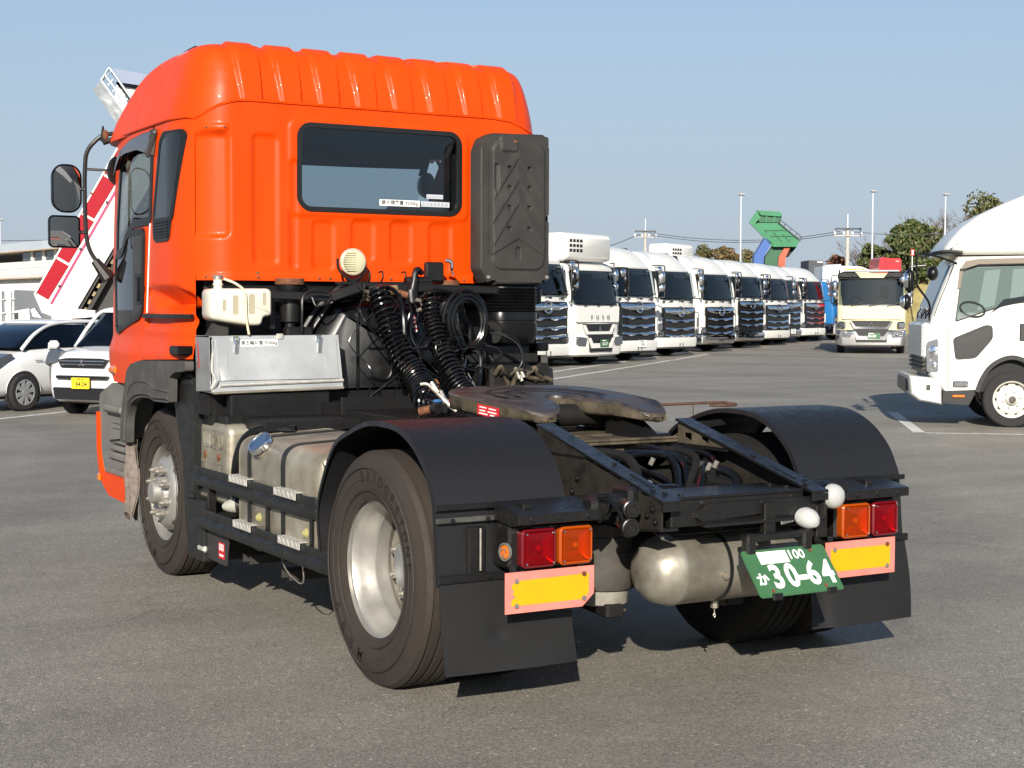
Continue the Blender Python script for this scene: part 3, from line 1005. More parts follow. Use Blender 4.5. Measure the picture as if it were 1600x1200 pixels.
# --- grey wheel arch, steps and bumper at the left front (and the same on the right)
AR0 = [(2.40, 1.338), (3.297, 1.314), (3.50, 1.285), (3.585, 1.243), (3.632, 1.15), (3.66, 1.07), (3.72, 0.95), (3.745, 0.78), (3.60, 0.78), (3.590, 0.90), (3.572, 0.96), (3.505, 1.035), (3.385, 1.074), (3.243, 1.092), (3.085, 1.092), (2.99, 1.078), (2.71, 1.084), (2.702, 1.232), (2.60, 1.268), (2.40, 1.28)]
for sg in (-1, 1):
    AR = AR0 if sg < 0 else [(max(p[0], 2.62), p[1]) for p in AR0]
    m = MB()
    m.prism(round_poly(AR, 0.02, 2), (CX + sg * 1.262, 0, 0), (0, 1, 0), (0, 0, 1), (-sg * 0.05, 0, 0))
    lipl = [V(CX + sg * 1.266, p[0], p[1]) for p in [(3.62, 0.80), (3.607, 0.9), (3.585, 0.985), (3.51, 1.06), (3.39, 1.10), (3.24, 1.118), (3.08, 1.118), (2.99, 1.106), (2.72, 1.112)]]
    m.tube(lipl, 0.012, 6)
    hump = [V(CX + sg * 1.264, y, 1.17 + 0.035 * sstep(3.6, 3.35, y) * 1) for y in (3.58, 3.5, 3.4, 3.2, 3.0, 2.85, 2.74)]
    m.tube([V(CX + sg * 1.262, p[0], p[1]) for p in ((3.57, 1.09), (3.5, 1.15), (3.38, 1.185), (3.2, 1.19), (3.08, 1.18), (2.98, 1.155), (2.72, 1.15))], 0.008, 6)
    obj('wheel_arch', m, M['arch_grey'], TR)
    ST = [(4.44, 1.05), (4.12, 1.142), (3.80, 1.146), (3.70, 1.05), (3.76, 0.80), (4.30, 0.745), (4.38, 0.775), (4.44, 0.94)]
    m = MB().prism(round_poly(ST, 0.03, 3), (CX + sg * 1.205, 0, 0), (0, 1, 0), (0, 0, 1), (-sg * 0.3, 0, 0))
    m.box((CX + sg * 1.205, 3.98, 0.972), (0.10, 0.42, 0.05), 0.015)
    for k in range(2): m.box((CX + sg * 1.205, 3.96, 0.885 - 0.035 * k), (0.02, 0.3, 0.018), 0.005)
    so = obj('step_panel', m, M['step_grey'], TR)
    m = MB()
    for (za, zb_, ya, yb_) in ((0.73, 0.77, 3.80, 4.28), (0.68, 0.72, 3.82, 4.29), (0.62, 0.67, 3.84, 4.32)):
        m.box2((CX + sg * 1.00, ya, za), (CX + sg * 1.185, yb_, zb_), 0.012)
    m.box2((CX + sg * 0.9, 3.85, 0.55), (CX + sg * 1.165, 4.33, 0.62), 0.012)
    m.box2((CX + sg * 0.7, 3.9, 0.55), (CX + sg * 1.12, 4.35, 1.1))
    obj('lower_step', m, M['step_grey'], TR)
    m = MB()
    m.box2((CX + sg * 1.0, 3.76, 0.525), (CX + sg * 1.21, 4.31, 0.565), 0.01)
    for k in range(5): m.box((CX + sg * (1.04 + 0.036 * k), 4.03, 0.568), (0.012, 0.48, 0.008), 0.003)
    obj('bumper_tread', m, M['step_grey'], TR)
    BP = [(4.425, 0.93), (4.405, 0.66), (4.33, 0.533), (3.78, 0.53), (3.72, 0.375), (4.16, 0.388), (4.31, 0.45), (4.41, 0.54), (4.455, 0.68), (4.46, 0.93)]
    m = MB().prism(BP, (CX + sg * 1.225, 0, 0), (0, 1, 0), (0, 0, 1), (-sg * 0.022, 0, 0))
    obj('bumper_corner', m, M['orange_paint'], TR)
    obj('corner_bracket', MB().box((CX + sg * 1.20, 2.66, 1.39), (0.10, 0.16, 0.055), 0.01), M['black_plastic'], TR)
    obj('bumper_reflector', MB().box((CX + sg * 1.23, 4.37, 0.49), (0.02, 0.06, 0.05), 0.008), M['amber_lens'], TR)
mb = MB().box2((CX - 0.86, 4.40, 0.37), (CX + 0.86, 4.60, 0.90), 0.04)
obj('front_bumper', mb, M['orange_paint'], TR)

# --- mirrors: cranked tube arm, tall mirror, square wide-angle mirror, round close mirror by the pillar
def mirrors(sg):
    arm_p = [(-1.06, 4.20, 2.80), (-1.225, 4.22, 2.785), (-1.30, 4.24, 2.73), (-1.342, 4.26, 2.66), (-1.352, 4.27, 2.55), (-1.352, 4.28, 2.38), (-1.346, 4.28, 2.14), (-1.325, 4.27, 2.02), (-1.27, 4.24, 1.92), (-1.235, 4.2, 1.86)]
    f = (lambda p: V(p[0], p[1], p[2])) if sg < 0 else (lambda p: V(2 * CX - p[0], p[1], p[2]))
    a = obj('mirror_arm', MB().tube(curve_pts([f(p) for p in arm_p], 5), 0.0145, 9), M['guard_black'], TR)
    m = MB().tube([f((-1.352, 4.27, 2.555)), f((-1.20, 4.21, 2.548))], 0.009, 7)
    m.tube([f((-1.245, 4.215, 2.84)), f((-1.245, 4.215, 2.74))], [0.006, 0.022], 7)
    m.tube([f((-1.245, 4.215, 2.73)), f((-1.06, 4.20, 2.80))], 0.018, 8)
    m.tube([f((-1.30, 4.24, 1.95)), f((-1.22, 4.2, 1.83))], [0.03, 0.05], 9)
    obj('arm_bracket', m, M['guard_black'], a, kind='stuff')
    if sg < 0: obj('arm_clamp', MB().sphere((-1.232, 4.21, 2.78), 0.024, 8, 6, (1, 1, 1.6)), M['rust'], a)
    for (x0, z0, x1, z1, r, y, tilt) in ((-1.575, 2.262, -1.372, 2.583, 0.085, 4.27, 6), (-1.60, 2.03, -1.388, 2.245, 0.035, 4.26, 4)):
        w, h = x1 - x0, z1 - z0
        c = f(((x0 + x1) / 2, y, (z0 + z1) / 2))
        R = Matrix.Rotation(rad(tilt * -sg), 3, 'Z')
        pol = rrect(-w / 2, -h / 2, w / 2, h / 2, r, 6)
        u, wv = R @ V(1, 0, 0), V(0, 0, 1)
        nrm = u.cross(wv)
        body = MB()
        rings = []
        for (d, k) in ((-0.012, 0.0), (-0.016, 0.004), (0.0, 0.0), (0.05, 0.012), (0.085, 0.05)):
            rings.append([c - nrm * d + u * p[0] + wv * p[1] for p in inset(pol, k)])
        body.loft(rings[1:], caps=False)
        body.add(rings[-1], [tuple(range(len(pol)))])
        bo = obj('mirror_housing', body, M['black_plastic'], a)
        g_ = MB().add([c + nrm * 0.004 + u * p[0] + wv * p[1] for p in inset(pol, 0.012)], [tuple(range(len(pol)))])
        obj('mirror_glass', g_, M['mirror_glass'], a, 0)
        m = MB().tube([c - nrm * 0.05, f((-1.352, 4.27, (z0 + z1) / 2))], 0.012, 7)
        obj('mirror_stalk', m, M['guard_black'], a)
    m = MB()
    rings = []
    for (d, k) in ((0.0, 1.0), (0.03, 1.05), (0.09, 0.85), (0.13, 0.45)):
        rings.append([f((-1.17 + 0.058 * k * cos(t) , 4.14 + d, 2.545 + 0.092 * k * sin(t))) for t in [2 * PI * i / 18 for i in range(18)]])
    m.loft(rings)
    obj('near_mirror', m, M['black_plastic'], a)
mirrors(-1)
mirrors(1)

# --- black mudguard behind the front wheel
for sg in (-1, 1):
    MG = [(2.495, 1.255), (2.72, 1.262), (2.73, 1.16), (2.85, 1.085), (2.80, 0.95), (2.715, 0.80), (2.675, 0.56), (2.655, 0.40), (2.60, 0.20), (2.52, 0.20), (2.50, 0.40), (2.47, 1.0)]
    m = MB().prism(round_poly(MG, 0.02, 2), (sg * 1.205, 0, 0), (0, 1, 0), (0, 0, 1), (-sg * 0.36, 0, 0))
    m.box2((sg * 0.82, 2.31, 0.20), (sg * 1.21, 2.62, 0.545), 0.008)
    m.box2((sg * 0.85, 2.5, 1.19), (sg * 1.212, 2.70, 1.235), 0.008)
    m.box((sg * 1.21, 2.55, 0.56), (0.02, 0.13, 0.03), 0.005)
    obj('front_mudguard', m, M['guard_black'], TR)
    WL = [V(sg * 1.1, y, z) for (y, z) in ((2.75, 1.0), (2.85, 1.10), (3.0, 1.17), (3.2, 1.2), (3.4, 1.17), (3.55, 1.08), (3.7, 0.9))]
    m = MB().grid(lambda u, v: WL[round(u * 6)] - V(sg * 0.5 * v, 0, 0), 6, 1)
    obj('wheel_liner', m, M['black_plastic'], TR)

# --- wheels
def tyre_profile(xo, wd, R, rr):
    """(radius, offset) from outer to inner bead."""
    P = [(rr - 0.004, 0.012), (rr + 0.012, 0.004), (rr + 0.045, -0.006), (rr + 0.09, -0.014), (rr + 0.125, -0.013), (R - 0.055, -0.004), (R - 0.035, 0.006), (R - 0.014, 0.014), (R - 0.004, 0.03)]
    g_ = []
    n = 5
    for k in range(n):
        a = 0.045 + (wd - 0.09) * k / (n - 1)
        g_ += [(R, a - 0.008), (R - 0.011, a - 0.005), (R - 0.011, a + 0.005), (R, a + 0.008)]
    Q = [(r, wd - h) for (r, h) in reversed(P)]
    return P + g_ + Q
def arc_text(mb, body, cx, cy, cz, r, ang0, size, sg, step, ex=0.0016):
    for i, ch in enumerate(body):
        if ch == ' ': continue
        a = ang0 + step * i
        up = V(0, cos(a), sin(a))
        put_text(mb, ch, V(cx, cy, cz) + up * r, V(0, -sin(a), cos(a)), up, size, ex, bold=0.01)
def wheel(name, x, y, sg, z=0.508, R=0.515, front=False, lettered=True):
    """One wheel; x is the outer sidewall, sg the side it faces."""
    w = bpy.data.objects.new(name, None)
    COL.objects.link(w)
    w.parent = TR
    ax = V(-sg, 0, 0)
    c = V(x, y, z)
    t = MB().lathe(tyre_profile(x, 0.285, R, 0.302), c, ax, 72)
    for k in range(3):
        rr = 0.34 + 0.05 * k
        t.lathe([(rr - 0.003, -0.0075 - 0.004 * min(k, 2)), (rr, -0.012 - 0.004 * min(k, 2)), (rr + 0.003, -0.0075 - 0.004 * min(k, 2))], c, ax, 72)
    ty = obj('tyre', t, M['tyre'], w)
    if lettered:
        m = MB()
        arc_text(m, 'BRIDGESTONE', x + sg * 0.0145, y, z, 0.402, rad(80), 0.062, sg, rad(9.0))
        arc_text(m, 'M800', x + sg * 0.0145, y, z, 0.402, rad(284), 0.075, sg, rad(14.5), 0.0014)
        obj('lettering', m, M['tyre_letter'], w, kind='stuff')
    return w, c, ax
for sg in (-1, 1):
    # rear: twin wheels, deep dish towards us
    w, c, ax = wheel('rear_wheel', sg * 1.232, 0.0, sg, lettered=(sg < 0))
    P = [(0.307, 0.018), (0.309, 0.028), (0.300, 0.030), (0.290, 0.034), (0.284, 0.045), (0.280, 0.07), (0.272, 0.10), (0.264, 0.125), (0.262, 0.135), (0.256, 0.138), (0.255, 0.20)]
    obj('rim', MB().lathe(P, c, ax, 72), M['rim_paint'], w)
    obj('rim_groove', MB().lathe([(0.255, 0.198), (0.250, 0.222), (0.238, 0.222)], c, ax, 72), M['rim_dark'], w)
    obj('wheel_disc', MB().lathe([(0.240, 0.222), (0.236, 0.206), (0.226, 0.199), (0.212, 0.203), (0.165, 0.200), (0.150, 0.196), (0.135, 0.188), (0.120, 0.186)], c, ax, 72), M['disc_paint'], w)
    m = MB()
    for k in range(10):
        a = 2 * PI * (k + 0.3) / 10
        m.lathe([(0.0001, -0.0), (0.028, 0.0), (0.028, 0.002)], c + V(sg * -0.1955, 0.187 * cos(a), 0.187 * sin(a)), -ax, 14)
    obj('hand_holes', m, M['rim_dark'], w, kind='stuff')  # dark discs painted in for the shade inside the holes
    m = MB().lathe([(0.122, 0.19), (0.122, 0.178), (0.095, 0.176), (0.095, 0.150), (0.088, 0.145), (0.0001, 0.143)], c, ax, 40)
    obj('hub', m, pmat('hub_grey', (0.26, 0.262, 0.258), 0.45, 0.3, var=0.2, vscale=14) if 'hub_grey' not in M else M['hub_grey'], w)
    for k in range(16):
        a = 2 * PI * k / 16
        m = MB().hexnut(c + V(sg * -0.177, 0.109 * cos(a), 0.109 * sin(a)), (sg, 0, 0), 0.0125, 0.018, False)
        obj('hub_bolt', m, M['nut_steel'], w)
    for k in range(8):
        a = 2 * PI * (k + 0.5) / 8
        m = MB().hexnut(c + V(sg * -0.196, 0.1425 * cos(a), 0.1425 * sin(a)), (sg, 0, 0), 0.02, 0.03)
        obj('wheel_nut', m, M['nut_steel'], w)
    t2 = MB().lathe(tyre_profile(0, 0.285, 0.515, 0.302), V(sg * (1.232 - 0.345), 0, 0.508), ax, 60)
    t2.lathe([(0.30, 0.02), (0.255, 0.08), (0.25, 0.2), (0.15, 0.21), (0.0001, 0.21)], V(sg * (1.232 - 0.345), 0, 0.508), ax, 40)
    obj('inner_tyre', t2, M['tyre_dark'], w)
    # front: single wheel, disc bulging outwards
    w, c, ax = wheel('front_wheel', sg * 1.180, 3.20, sg, lettered=(sg < 0), front=True)
    P = [(0.307, 0.018), (0.309, 0.028), (0.300, 0.030), (0.290, 0.036), (0.283, 0.055), (0.276, 0.09), (0.268, 0.115), (0.255, 0.112), (0.245, 0.085), (0.232, 0.045), (0.215, 0.020), (0.195, 0.006), (0.172, 0.0), (0.150, 0.002), (0.110, 0.010), (0.100, 0.013)]
    obj('rim', MB().lathe(P, c, ax, 72), M['rim_paint'], w)
    m = MB()
    for k in range(8):
        a = 2 * PI * (k + 0.12) / 8
        pc = c + V(-sg * 0.048, 0.2335 * cos(a), 0.2335 * sin(a))
        nn = V(sg * 0.52, 0.854 * cos(a), 0.854 * sin(a))
        m.lathe([(0.0001, 0.004), (0.024, 0.004), (0.029, 0.003), (0.031, -0.004)], pc, nn, 16)
    obj('hand_holes', m, M['rim_dark'], w, kind='stuff')  # shade of the holes painted as dark caps on the disc
    m = MB().lathe([(0.105, 0.02), (0.100, -0.008), (0.088, -0.02), (0.075, -0.026), (0.070, -0.058), (0.060, -0.068), (0.0001, -0.07)], c, ax, 32)
    obj('hub', m, M['rim_paint'], w)
    for k in range(8):
        a = 2 * PI * (k + 0.5) / 8
        m = MB().hexnut(c + V(sg * 0.0, 0.1425 * cos(a), 0.1425 * sin(a)), (sg, 0, 0), 0.021, 0.038)
        obj('wheel_nut', m, M['nut_steel'], w)
mb = MB()
mb.cyl((-0.9, 0, 0.508), (0.9, 0, 0.508), 0.075, n=16)
mb.sphere((0, 0.0, 0.52), 0.24, 18, 12, (1.0, 0.9, 0.95))
mb.cyl((0, 0.2, 0.54), (0, 1.6, 0.62), 0.06, n=12)
obj('rear_axle', mb, M['dark_grime'], TR)
obj('front_axle', MB().bar((-0.95, 3.2, 0.47), (0.95, 3.2, 0.47), 0.12, 0.12, 0.02), M['dark_grime'], TR)
obj('roof_bracket', MB().bar((1.05, 2.72, 2.955), (1.15, 2.78, 2.915), 0.07, 0.05, 0.02), M['black_plastic'], roof)
# ---------------------------------------------------------------- chassis
def slope_z(y): return interp([(-1.04, 0.868), (-0.05, 1.113)], y)
for sg in (-1, 1):
    WB_ = [(4.1, 0.73), (4.1, 0.985), (-0.455, 0.985), (-1.02, 0.846), (-1.02, 0.752), (-0.8, 0.73)]
    r_ = obj('frame_rail', MB().prism(WB_, (sg * 0.43, 0, 0), (0, 1, 0), (0, 0, 1), (-sg * 0.009, 0, 0)), M['dusty_black'], TR)
    m = MB().bar((sg * 0.385, 4.1, 0.991), (sg * 0.385, -0.44, 0.991), 0.092, 0.010)
    m.bar((sg * 0.385, 4.1, 0.727), (sg * 0.385, -0.8, 0.727), 0.092, 0.010)
    m.bar((sg * 0.39, -0.8, 0.727), (sg * 0.39, -1.02, 0.748), 0.09, 0.010)
    obj('rail_flange', m, M['frame_black'], r_)
    # guide ramp: sloping top plate, open web with two windows
    m = MB()
    m.bar((sg * 0.388, -0.045, 1.110), (sg * 0.388, -1.035, 0.862), 0.090, 0.011)
    m.bar((sg * 0.388, -1.030, 0.855), (sg * 0.388, -1.030, 0.825), 0.090, 0.009, up=(0, 1, 0))
    ramp = obj('guide_ramp', m, M['frame_black'], TR)
    m = MB().prism([(-0.06, 0.998), (-0.06, 1.102), (-0.45, 1.004), (-0.45, 0.998)], (sg * 0.432, 0, 0), (0, 1, 0), (0, 0, 1), (-sg * 0.008, 0, 0))
    X_ = sg * 0.352
    for (a, b, z0, z1) in ((-0.06, -0.105, 1.0, 1.095), (-0.105, -0.165, 1.0, 1.012), (-0.165, -0.235, 1.0, 1.066), (-0.235, -0.295, 1.0, 1.010), (-0.295, -0.44, 1.0, 1.034)):
        m.prism([(a, z0), (b, z0), (b, min(z1, slope_z(b) - 0.008)), (a, min(z1 + 0.02, slope_z(a) - 0.008))], (X_, 0, 0), (0, 1, 0), (0, 0, 1), (sg * 0.007, 0, 0))
    for (a, b) in ((-0.105, -0.165), (-0.235, -0.295)):
        m.prism([(a, 1.052 if a > -0.2 else 1.042), (b, 1.052 if a > -0.2 else 1.042), (b, slope_z(b) - 0.008), (a, slope_z(a) - 0.008)], (X_, 0, 0), (0, 1, 0), (0, 0, 1), (sg * 0.007, 0, 0))
    m.box2((sg * 0.355, -0.052, 1.0), (sg * 0.43, -0.060, 1.098))
    obj('ramp_web', m, M['cast_dirt'] if sg > 0 else M['dusty_black'], ramp)
    m = MB()
    for (y0, y1) in ((-0.66, -0.86),):
        for dx in (0.0,):
            d = V(0, -0.97, -0.243).normalized()
            n_ = V(0, -0.243, 0.97).normalized()
            c = V(sg * 0.375, -0.72, slope_z(-0.72) + 0.0008)
            m.bar(c, c + d * 0.17, 0.016, 0.002)
    obj('ramp_slot', m, M['gasket'], ramp)
    for (y, x) in ((-0.60, 0.375), (-0.92, 0.40), (-0.96, 0.37)):
        obj('ramp_bolt', MB().cyl((sg * x, y, slope_z(y) + 0.001), (sg * x, y - 0.002, slope_z(y) + 0.008), 0.011, n=8), M['frame_black'], ramp)
    # bolts on the outer web
    for (y, z) in ((-0.25, 0.86), (-0.36, 0.84), (-0.45, 0.82), (-0.40, 0.90), (-0.58, 0.83), (-0.66, 0.80), (-0.78, 0.82), (-0.93, 0.80), (-0.99, 0.78), (-0.97, 0.83)):
        obj('frame_bolt', MB().hexnut((sg * 0.43, y, z), (sg, 0, 0), 0.013, 0.010), M['frame_black'], r_)
mb = MB()
mb.box2((-0.348, -0.975, 0.748), (0.348, -0.93, 0.862), 0.006)
mb.box2((-0.340, -0.978, 0.858), (0.345, -0.70, 0.872), 0.004)
mb.prism([(-0.34, 0.858), (-0.19, 0.858), (-0.34, 0.87 - 0.002), (-0.345, 0.86)], (0, -0.70, 0), (1, 0, 0), (0, 0, 1), (0, 0.2, 0))
xm = obj('rear_crossmember', mb, M['frame_black'], TR)
for (x, z) in ((-0.19, 0.84), (0.03, 0.815), (0.22, 0.80), (0.28, 0.84)):
    obj('frame_bolt', MB().hexnut((x, -0.976, z), (0, -1, 0), 0.011, 0.008), M['frame_black'], xm)
mb = MB()
mb.prism([(-0.22, 0.81), (-0.18, 0.838), (0.26, 0.838), (0.26, 0.79), (-0.20, 0.765), (-0.235, 0.785)], (0, -0.979, 0), (1, 0, 0), (0, 0, 1), (0, -0.012, 0))
mb.prism([(-0.985, 0.752), (-1.03, 0.748), (-1.03, 0.760), (-0.985, 0.772)], (-0.22, 0, 0), (0, 1, 0), (0, 0, 1), (0.47, 0, 0))
obj('towing_lip', mb, M['frame_black'], xm)
for (x, y) in ((-0.30, -0.80), (-0.27, -0.93), (0.30, -0.80), (0.31, -0.90)):
    obj('frame_bolt', MB().cyl((x, y, 0.872), (x, y, 0.880), 0.013, n=8), M['frame_black'], xm)
mb = MB()
mb.box2((-0.42, -0.03, 1.000), (0.42, 0.30, 1.014), 0.003)
mb.bar((-0.42, -0.02, 1.022), (0.42, -0.02, 1.022), 0.03, 0.012, 0.003)
mb.box2((-0.34, 0.02, 0.955), (0.34, 0.26, 0.998))
mb.box2((-0.40, 0.3, 1.000), (0.40, 1.1, 1.02))
obj('base_plate', mb, M['cast_dirt'], TR)
mb = MB()
mb.box2((-0.35, 0.3, 0.74), (0.35, 0.36, 0.95), 0.01)
mb.box2((-0.42, -0.30, 0.74), (0.42, -0.24, 0.9), 0.01)
mb.box2((-0.42, 1.2, 0.74), (0.42, 1.26, 0.96), 0.01)
obj('cross_member', mb, M['dark_grime'], TR, kind='stuff')

# --- fifth wheel
pmat('dark_rust', (0.075, 0.036, 0.02), 0.8, var=0.4, vscale=40)
FZ = lambda y: 1.232 - 0.055 * (1.0 - y)
OUT = [(-0.455, 0.66), (-0.43, 0.84), (-0.33, 0.97), (-0.15, 1.03), (0.15, 1.03), (0.33, 0.97), (0.43, 0.84), (0.455, 0.66), (0.445, 0.42), (0.425, 0.22), (0.37, 0.06), (0.31, 0.01), (0.235, 0.04), (0.15, 0.24), (0.085, 0.42), (0.06, 0.52), (0.0, 0.56), (-0.06, 0.52), (-0.085, 0.42), (-0.13, 0.27), (-0.20, 0.12), (-0.29, 0.05), (-0.37, 0.09), (-0.43, 0.26), (-0.45, 0.45)]
OUTr = round_poly(OUT, 0.05, 3)
def drop(y): return 0.10 * (1 - sstep(-0.02, 0.20, y))
def fw_ring(dz, k):
    P = inset(OUTr if sum(OUTr[i][0] * OUTr[(i + 1) % len(OUTr)][1] - OUTr[(i + 1) % len(OUTr)][0] * OUTr[i][1] for i in range(len(OUTr))) > 0 else OUTr[::-1], k)
    return [V(p[0], p[1], FZ(p[1]) - dz - drop(p[1]) * 0.5) for p in P]
mb = MB().loft([fw_ring(0.0, 0.014), fw_ring(0.004, 0.004), fw_ring(0.016, 0.0)], caps=False)
mb.add(fw_ring(0.0, 0.014), [tuple(range(len(OUTr)))])
fw = obj('fifth_wheel', mb, M['grease_plate'], TR, 30)
mb = MB()
rings = [fw_ring(0.012, 0.001)]
for (dz, k, a) in ((0.03, 0.002, 0.004), (0.055, 0.004, 0.008), (0.075, 0.008, 0.014), (0.088, 0.03, 0.01)):
    rings.append([p + V(a * sin(i * 1.7), a * cos(i * 2.3), 0.25 * a * sin(i * 0.9) + ((dz - 0.012) * 0.22 + drop(p.y) * 0.30) * (1 - sstep(0.05, 0.45, p.y))) for i, p in enumerate(fw_ring(dz, k))])
mb.loft(rings)
obj('skirt', mb, M['cast_dirt'], fw, 50)
mb = MB()
for (r0, r1) in ((0.115, 0.135), (0.20, 0.225), (0.285, 0.31)):
    n = 40
    A = []
    for i in range(n + 1):
        a = rad(-20) + rad(220) * i / n
        for r in (r0, r1):
            x, y = r * cos(a), 0.58 + r * sin(a)
            A.append(V(x, y, FZ(y) + 0.0012))
    mb.add(A, [(2 * i, 2 * i + 1, 2 * i + 3, 2 * i + 2) for i in range(n)])
obj('grease_groove', mb, M['tyre_dark'], fw, 0, kind='stuff')
mb = MB().prism([(-0.09, -0.026), (0.09, -0.026), (0.09, 0.026), (-0.09, 0.026)], (-0.452, 0.37, 1.148), (0.09, -0.99, -0.08), (0, 0, 1), (-0.004, 0, 0))
lab = obj('warning_label', mb, M['red_print'], fw, 0)
mb = MB()
for (a, b, z) in ((-0.07, -0.01, 0.014), (0.01, 0.07, 0.014), (-0.07, -0.02, -0.002), (0.0, 0.075, -0.002), (-0.075, 0.0, -0.016), (0.02, 0.06, -0.016)):
    mb.prism([(a, z - 0.003), (b, z - 0.003), (b, z + 0.003), (a, z + 0.003)], (-0.4565, 0.37, 1.148), (0.09, -0.99, -0.08), (0, 0, 1), (-0.0006, 0, 0))
obj('print_lines', mb, M['sticker_white'], lab, 0, kind='stuff')
for sg in (-1, 1):
    m = MB().prism([(0.22, 1.016), (0.78, 1.016), (0.66, 1.16), (0.36, 1.16)], (sg * 0.385, 0, 0), (0, 1, 0), (0, 0, 1), (-sg * 0.05, 0, 0))
    m.prism([(0.05, 1.016), (0.36, 1.016), (0.36, 1.12), (0.26, 1.12)], (sg * 0.33, 0, 0), (0, 1, 0), (0, 0, 1), (-sg * 0.12, 0, 0))
    m.bar((sg * 0.36, 0.12, 1.022), (sg * 0.36, 0.85, 1.022), 0.16, 0.012, 0.004)
    m.cyl((sg * 0.40, 0.5, 1.13), (sg * 0.30, 0.5, 1.13), 0.05, n=16)
    obj('pedestal', m, M['black_metal'], fw)
mb = MB()
mb.cyl((-0.33, 0.46, 1.11), (0.33, 0.46, 1.11), 0.055, n=14)
mb.box2((-0.12, 0.45, 1.03), (0.12, 0.95, 1.14), 0.02)
obj('coupling_jaw', mb, M['dark_grime'], fw)
mb = MB().tube(curve_pts([(0.40, 0.32, 1.155), (0.62, 0.27, 1.16), (0.80, 0.22, 1.165), (0.86, 0.20, 1.16), (0.87, 0.16, 1.155), (0.80, 0.15, 1.152), (0.72, 0.18, 1.155)], 6), 0.0075, 8)
mb.tube(curve_pts([(0.66, 0.24, 1.16), (0.64, 0.22, 1.09), (0.56, 0.2, 1.03), (0.5, 0.2, 1.0)], 6), 0.003, 5)
obj('release_lever', mb, M['dark_rust'], fw)

# --- hoses and harness between the rails
hr = random.Random(5)
for k in range(9):
    x0 = -0.30 + 0.07 * k
    c = [(x0, 0.15, 0.93), (x0 + 0.05 + hr.uniform(-.05, .05), -0.10, 0.97 + hr.uniform(-.02, .02)), (x0 + 0.1 + hr.uniform(-.08, .08), -0.35, 0.96 + hr.uniform(-.05, .02)), (x0 + 0.02 + hr.uniform(-.1, .12), -0.55, 0.86 + hr.uniform(-.06, .02)), (x0 + hr.uniform(-.05, .1), -0.66, 0.72)]
    obj('chassis_hose', MB().tube(curve_pts(c, 7), hr.choice([0.010, 0.014, 0.018, 0.022]), 8), M['hose_black'] if k % 3 else M['dark_grime'], TR)
for (c, r) in (([(-0.33, -0.30, 0.90), (-0.15, -0.20, 0.965), (0.05, -0.22, 0.975), (0.25, -0.32, 0.94), (0.30, -0.45, 0.86)], 0.014), ([(-0.3, -0.42, 0.86), (-0.1, -0.25, 0.955), (0.12, -0.27, 0.965), (0.22, -0.45, 0.87)], 0.012), ([(0.05, -0.62, 0.80), (0.15, -0.52, 0.89), (0.27, -0.38, 0.935), (0.33, -0.30, 0.93)], 0.02), ([(-0.26, -0.52, 0.83), (-0.12, -0.62, 0.86), (0.0, -0.64, 0.83), (0.03, -0.66, 0.75)], 0.021)):
    obj('chassis_hose', MB().tube(curve_pts(c, 8), r, 9), M['hose_black'], TR)
mb = MB()
mb.box((0.22, -0.42, 0.87), (0.10, 0.12, 0.09), 0.015)
mb.cyl((0.22, -0.42, 0.91), (0.22, -0.42, 0.95), 0.03, n=12)
mb.cyl((0.1, -0.50, 0.86), (0.1, -0.50, 0.7), 0.035, n=12)
mb.box((-0.26, -0.55, 0.83), (0.09, 0.09, 0.08), 0.015)
mb.cyl((0.30, -0.52, 0.85), (0.16, -0.52, 0.87), 0.028, n=12)
obj('relay_valve', mb, M['black_metal'], TR, kind='stuff')
for (x, y, z) in ((0.20, -0.49, 0.915), (0.26, -0.46, 0.92), (-0.27, -0.58, 0.885), (0.02, -0.30, 0.93), (-0.22, -0.62, 0.87)):
    obj('pipe_fitting', MB().cyl((x, y, z), (x + 0.01, y - 0.01, z + 0.03), 0.012, n=8), M['nut_steel'], TR)

# --- air tank under the rear crossmember
mb = MB().lathe([(0.0001, -0.345), (0.05, -0.340), (0.10, -0.318), (0.135, -0.275), (0.150, -0.215), (0.1535, -0.205), (0.1535, -0.190), (0.151, -0.185), (0.151, 0.40), (0.14, 0.45), (0.1, 0.49), (0.0001, 0.5)], (0.0, -0.74, 0.532), (1, 0, 0), 48)
at = obj('air_tank', mb, M['tank_steel'], TR)
obj('tank_strap', MB().lathe([(0.1525, 0.02), (0.1545, 0.021), (0.1545, 0.039), (0.1525, 0.04)], (0.0, -0.74, 0.532), (1, 0, 0), 48, close=True), M['gasket'], at)
mb = MB().cyl((0.0 - 0.005, -0.888, 0.515), (-0.005, -0.905, 0.513), 0.016, n=12)
mb.cyl((-0.005, -0.90, 0.513), (-0.005, -0.909, 0.513), 0.009, n=6)
obj('tank_plug', mb, M['alu'], at)
mb = MB().cyl((0.055, -0.74, 0.385), (0.055, -0.74, 0.345), 0.017, n=6)
mb.tube([(0.055, -0.74, 0.345), (0.055, -0.74, 0.325), (0.061, -0.74, 0.313), (0.055, -0.74, 0.303), (0.049, -0.74, 0.313), (0.055, -0.74, 0.322)], 0.003, 6)
obj('drain_valve', mb, M['tank_steel'], at)
mb = MB()
mb.box2((-0.20, -0.72, 0.684), (0.48, -0.80, 0.690))
mb.box2((0.0, -0.78, 0.69), (0.06, -0.7, 0.75))
mb.box2((0.36, -0.78, 0.69), (0.42, -0.7, 0.75))
obj('tank_bracket', mb, M['cast_dirt'], at)

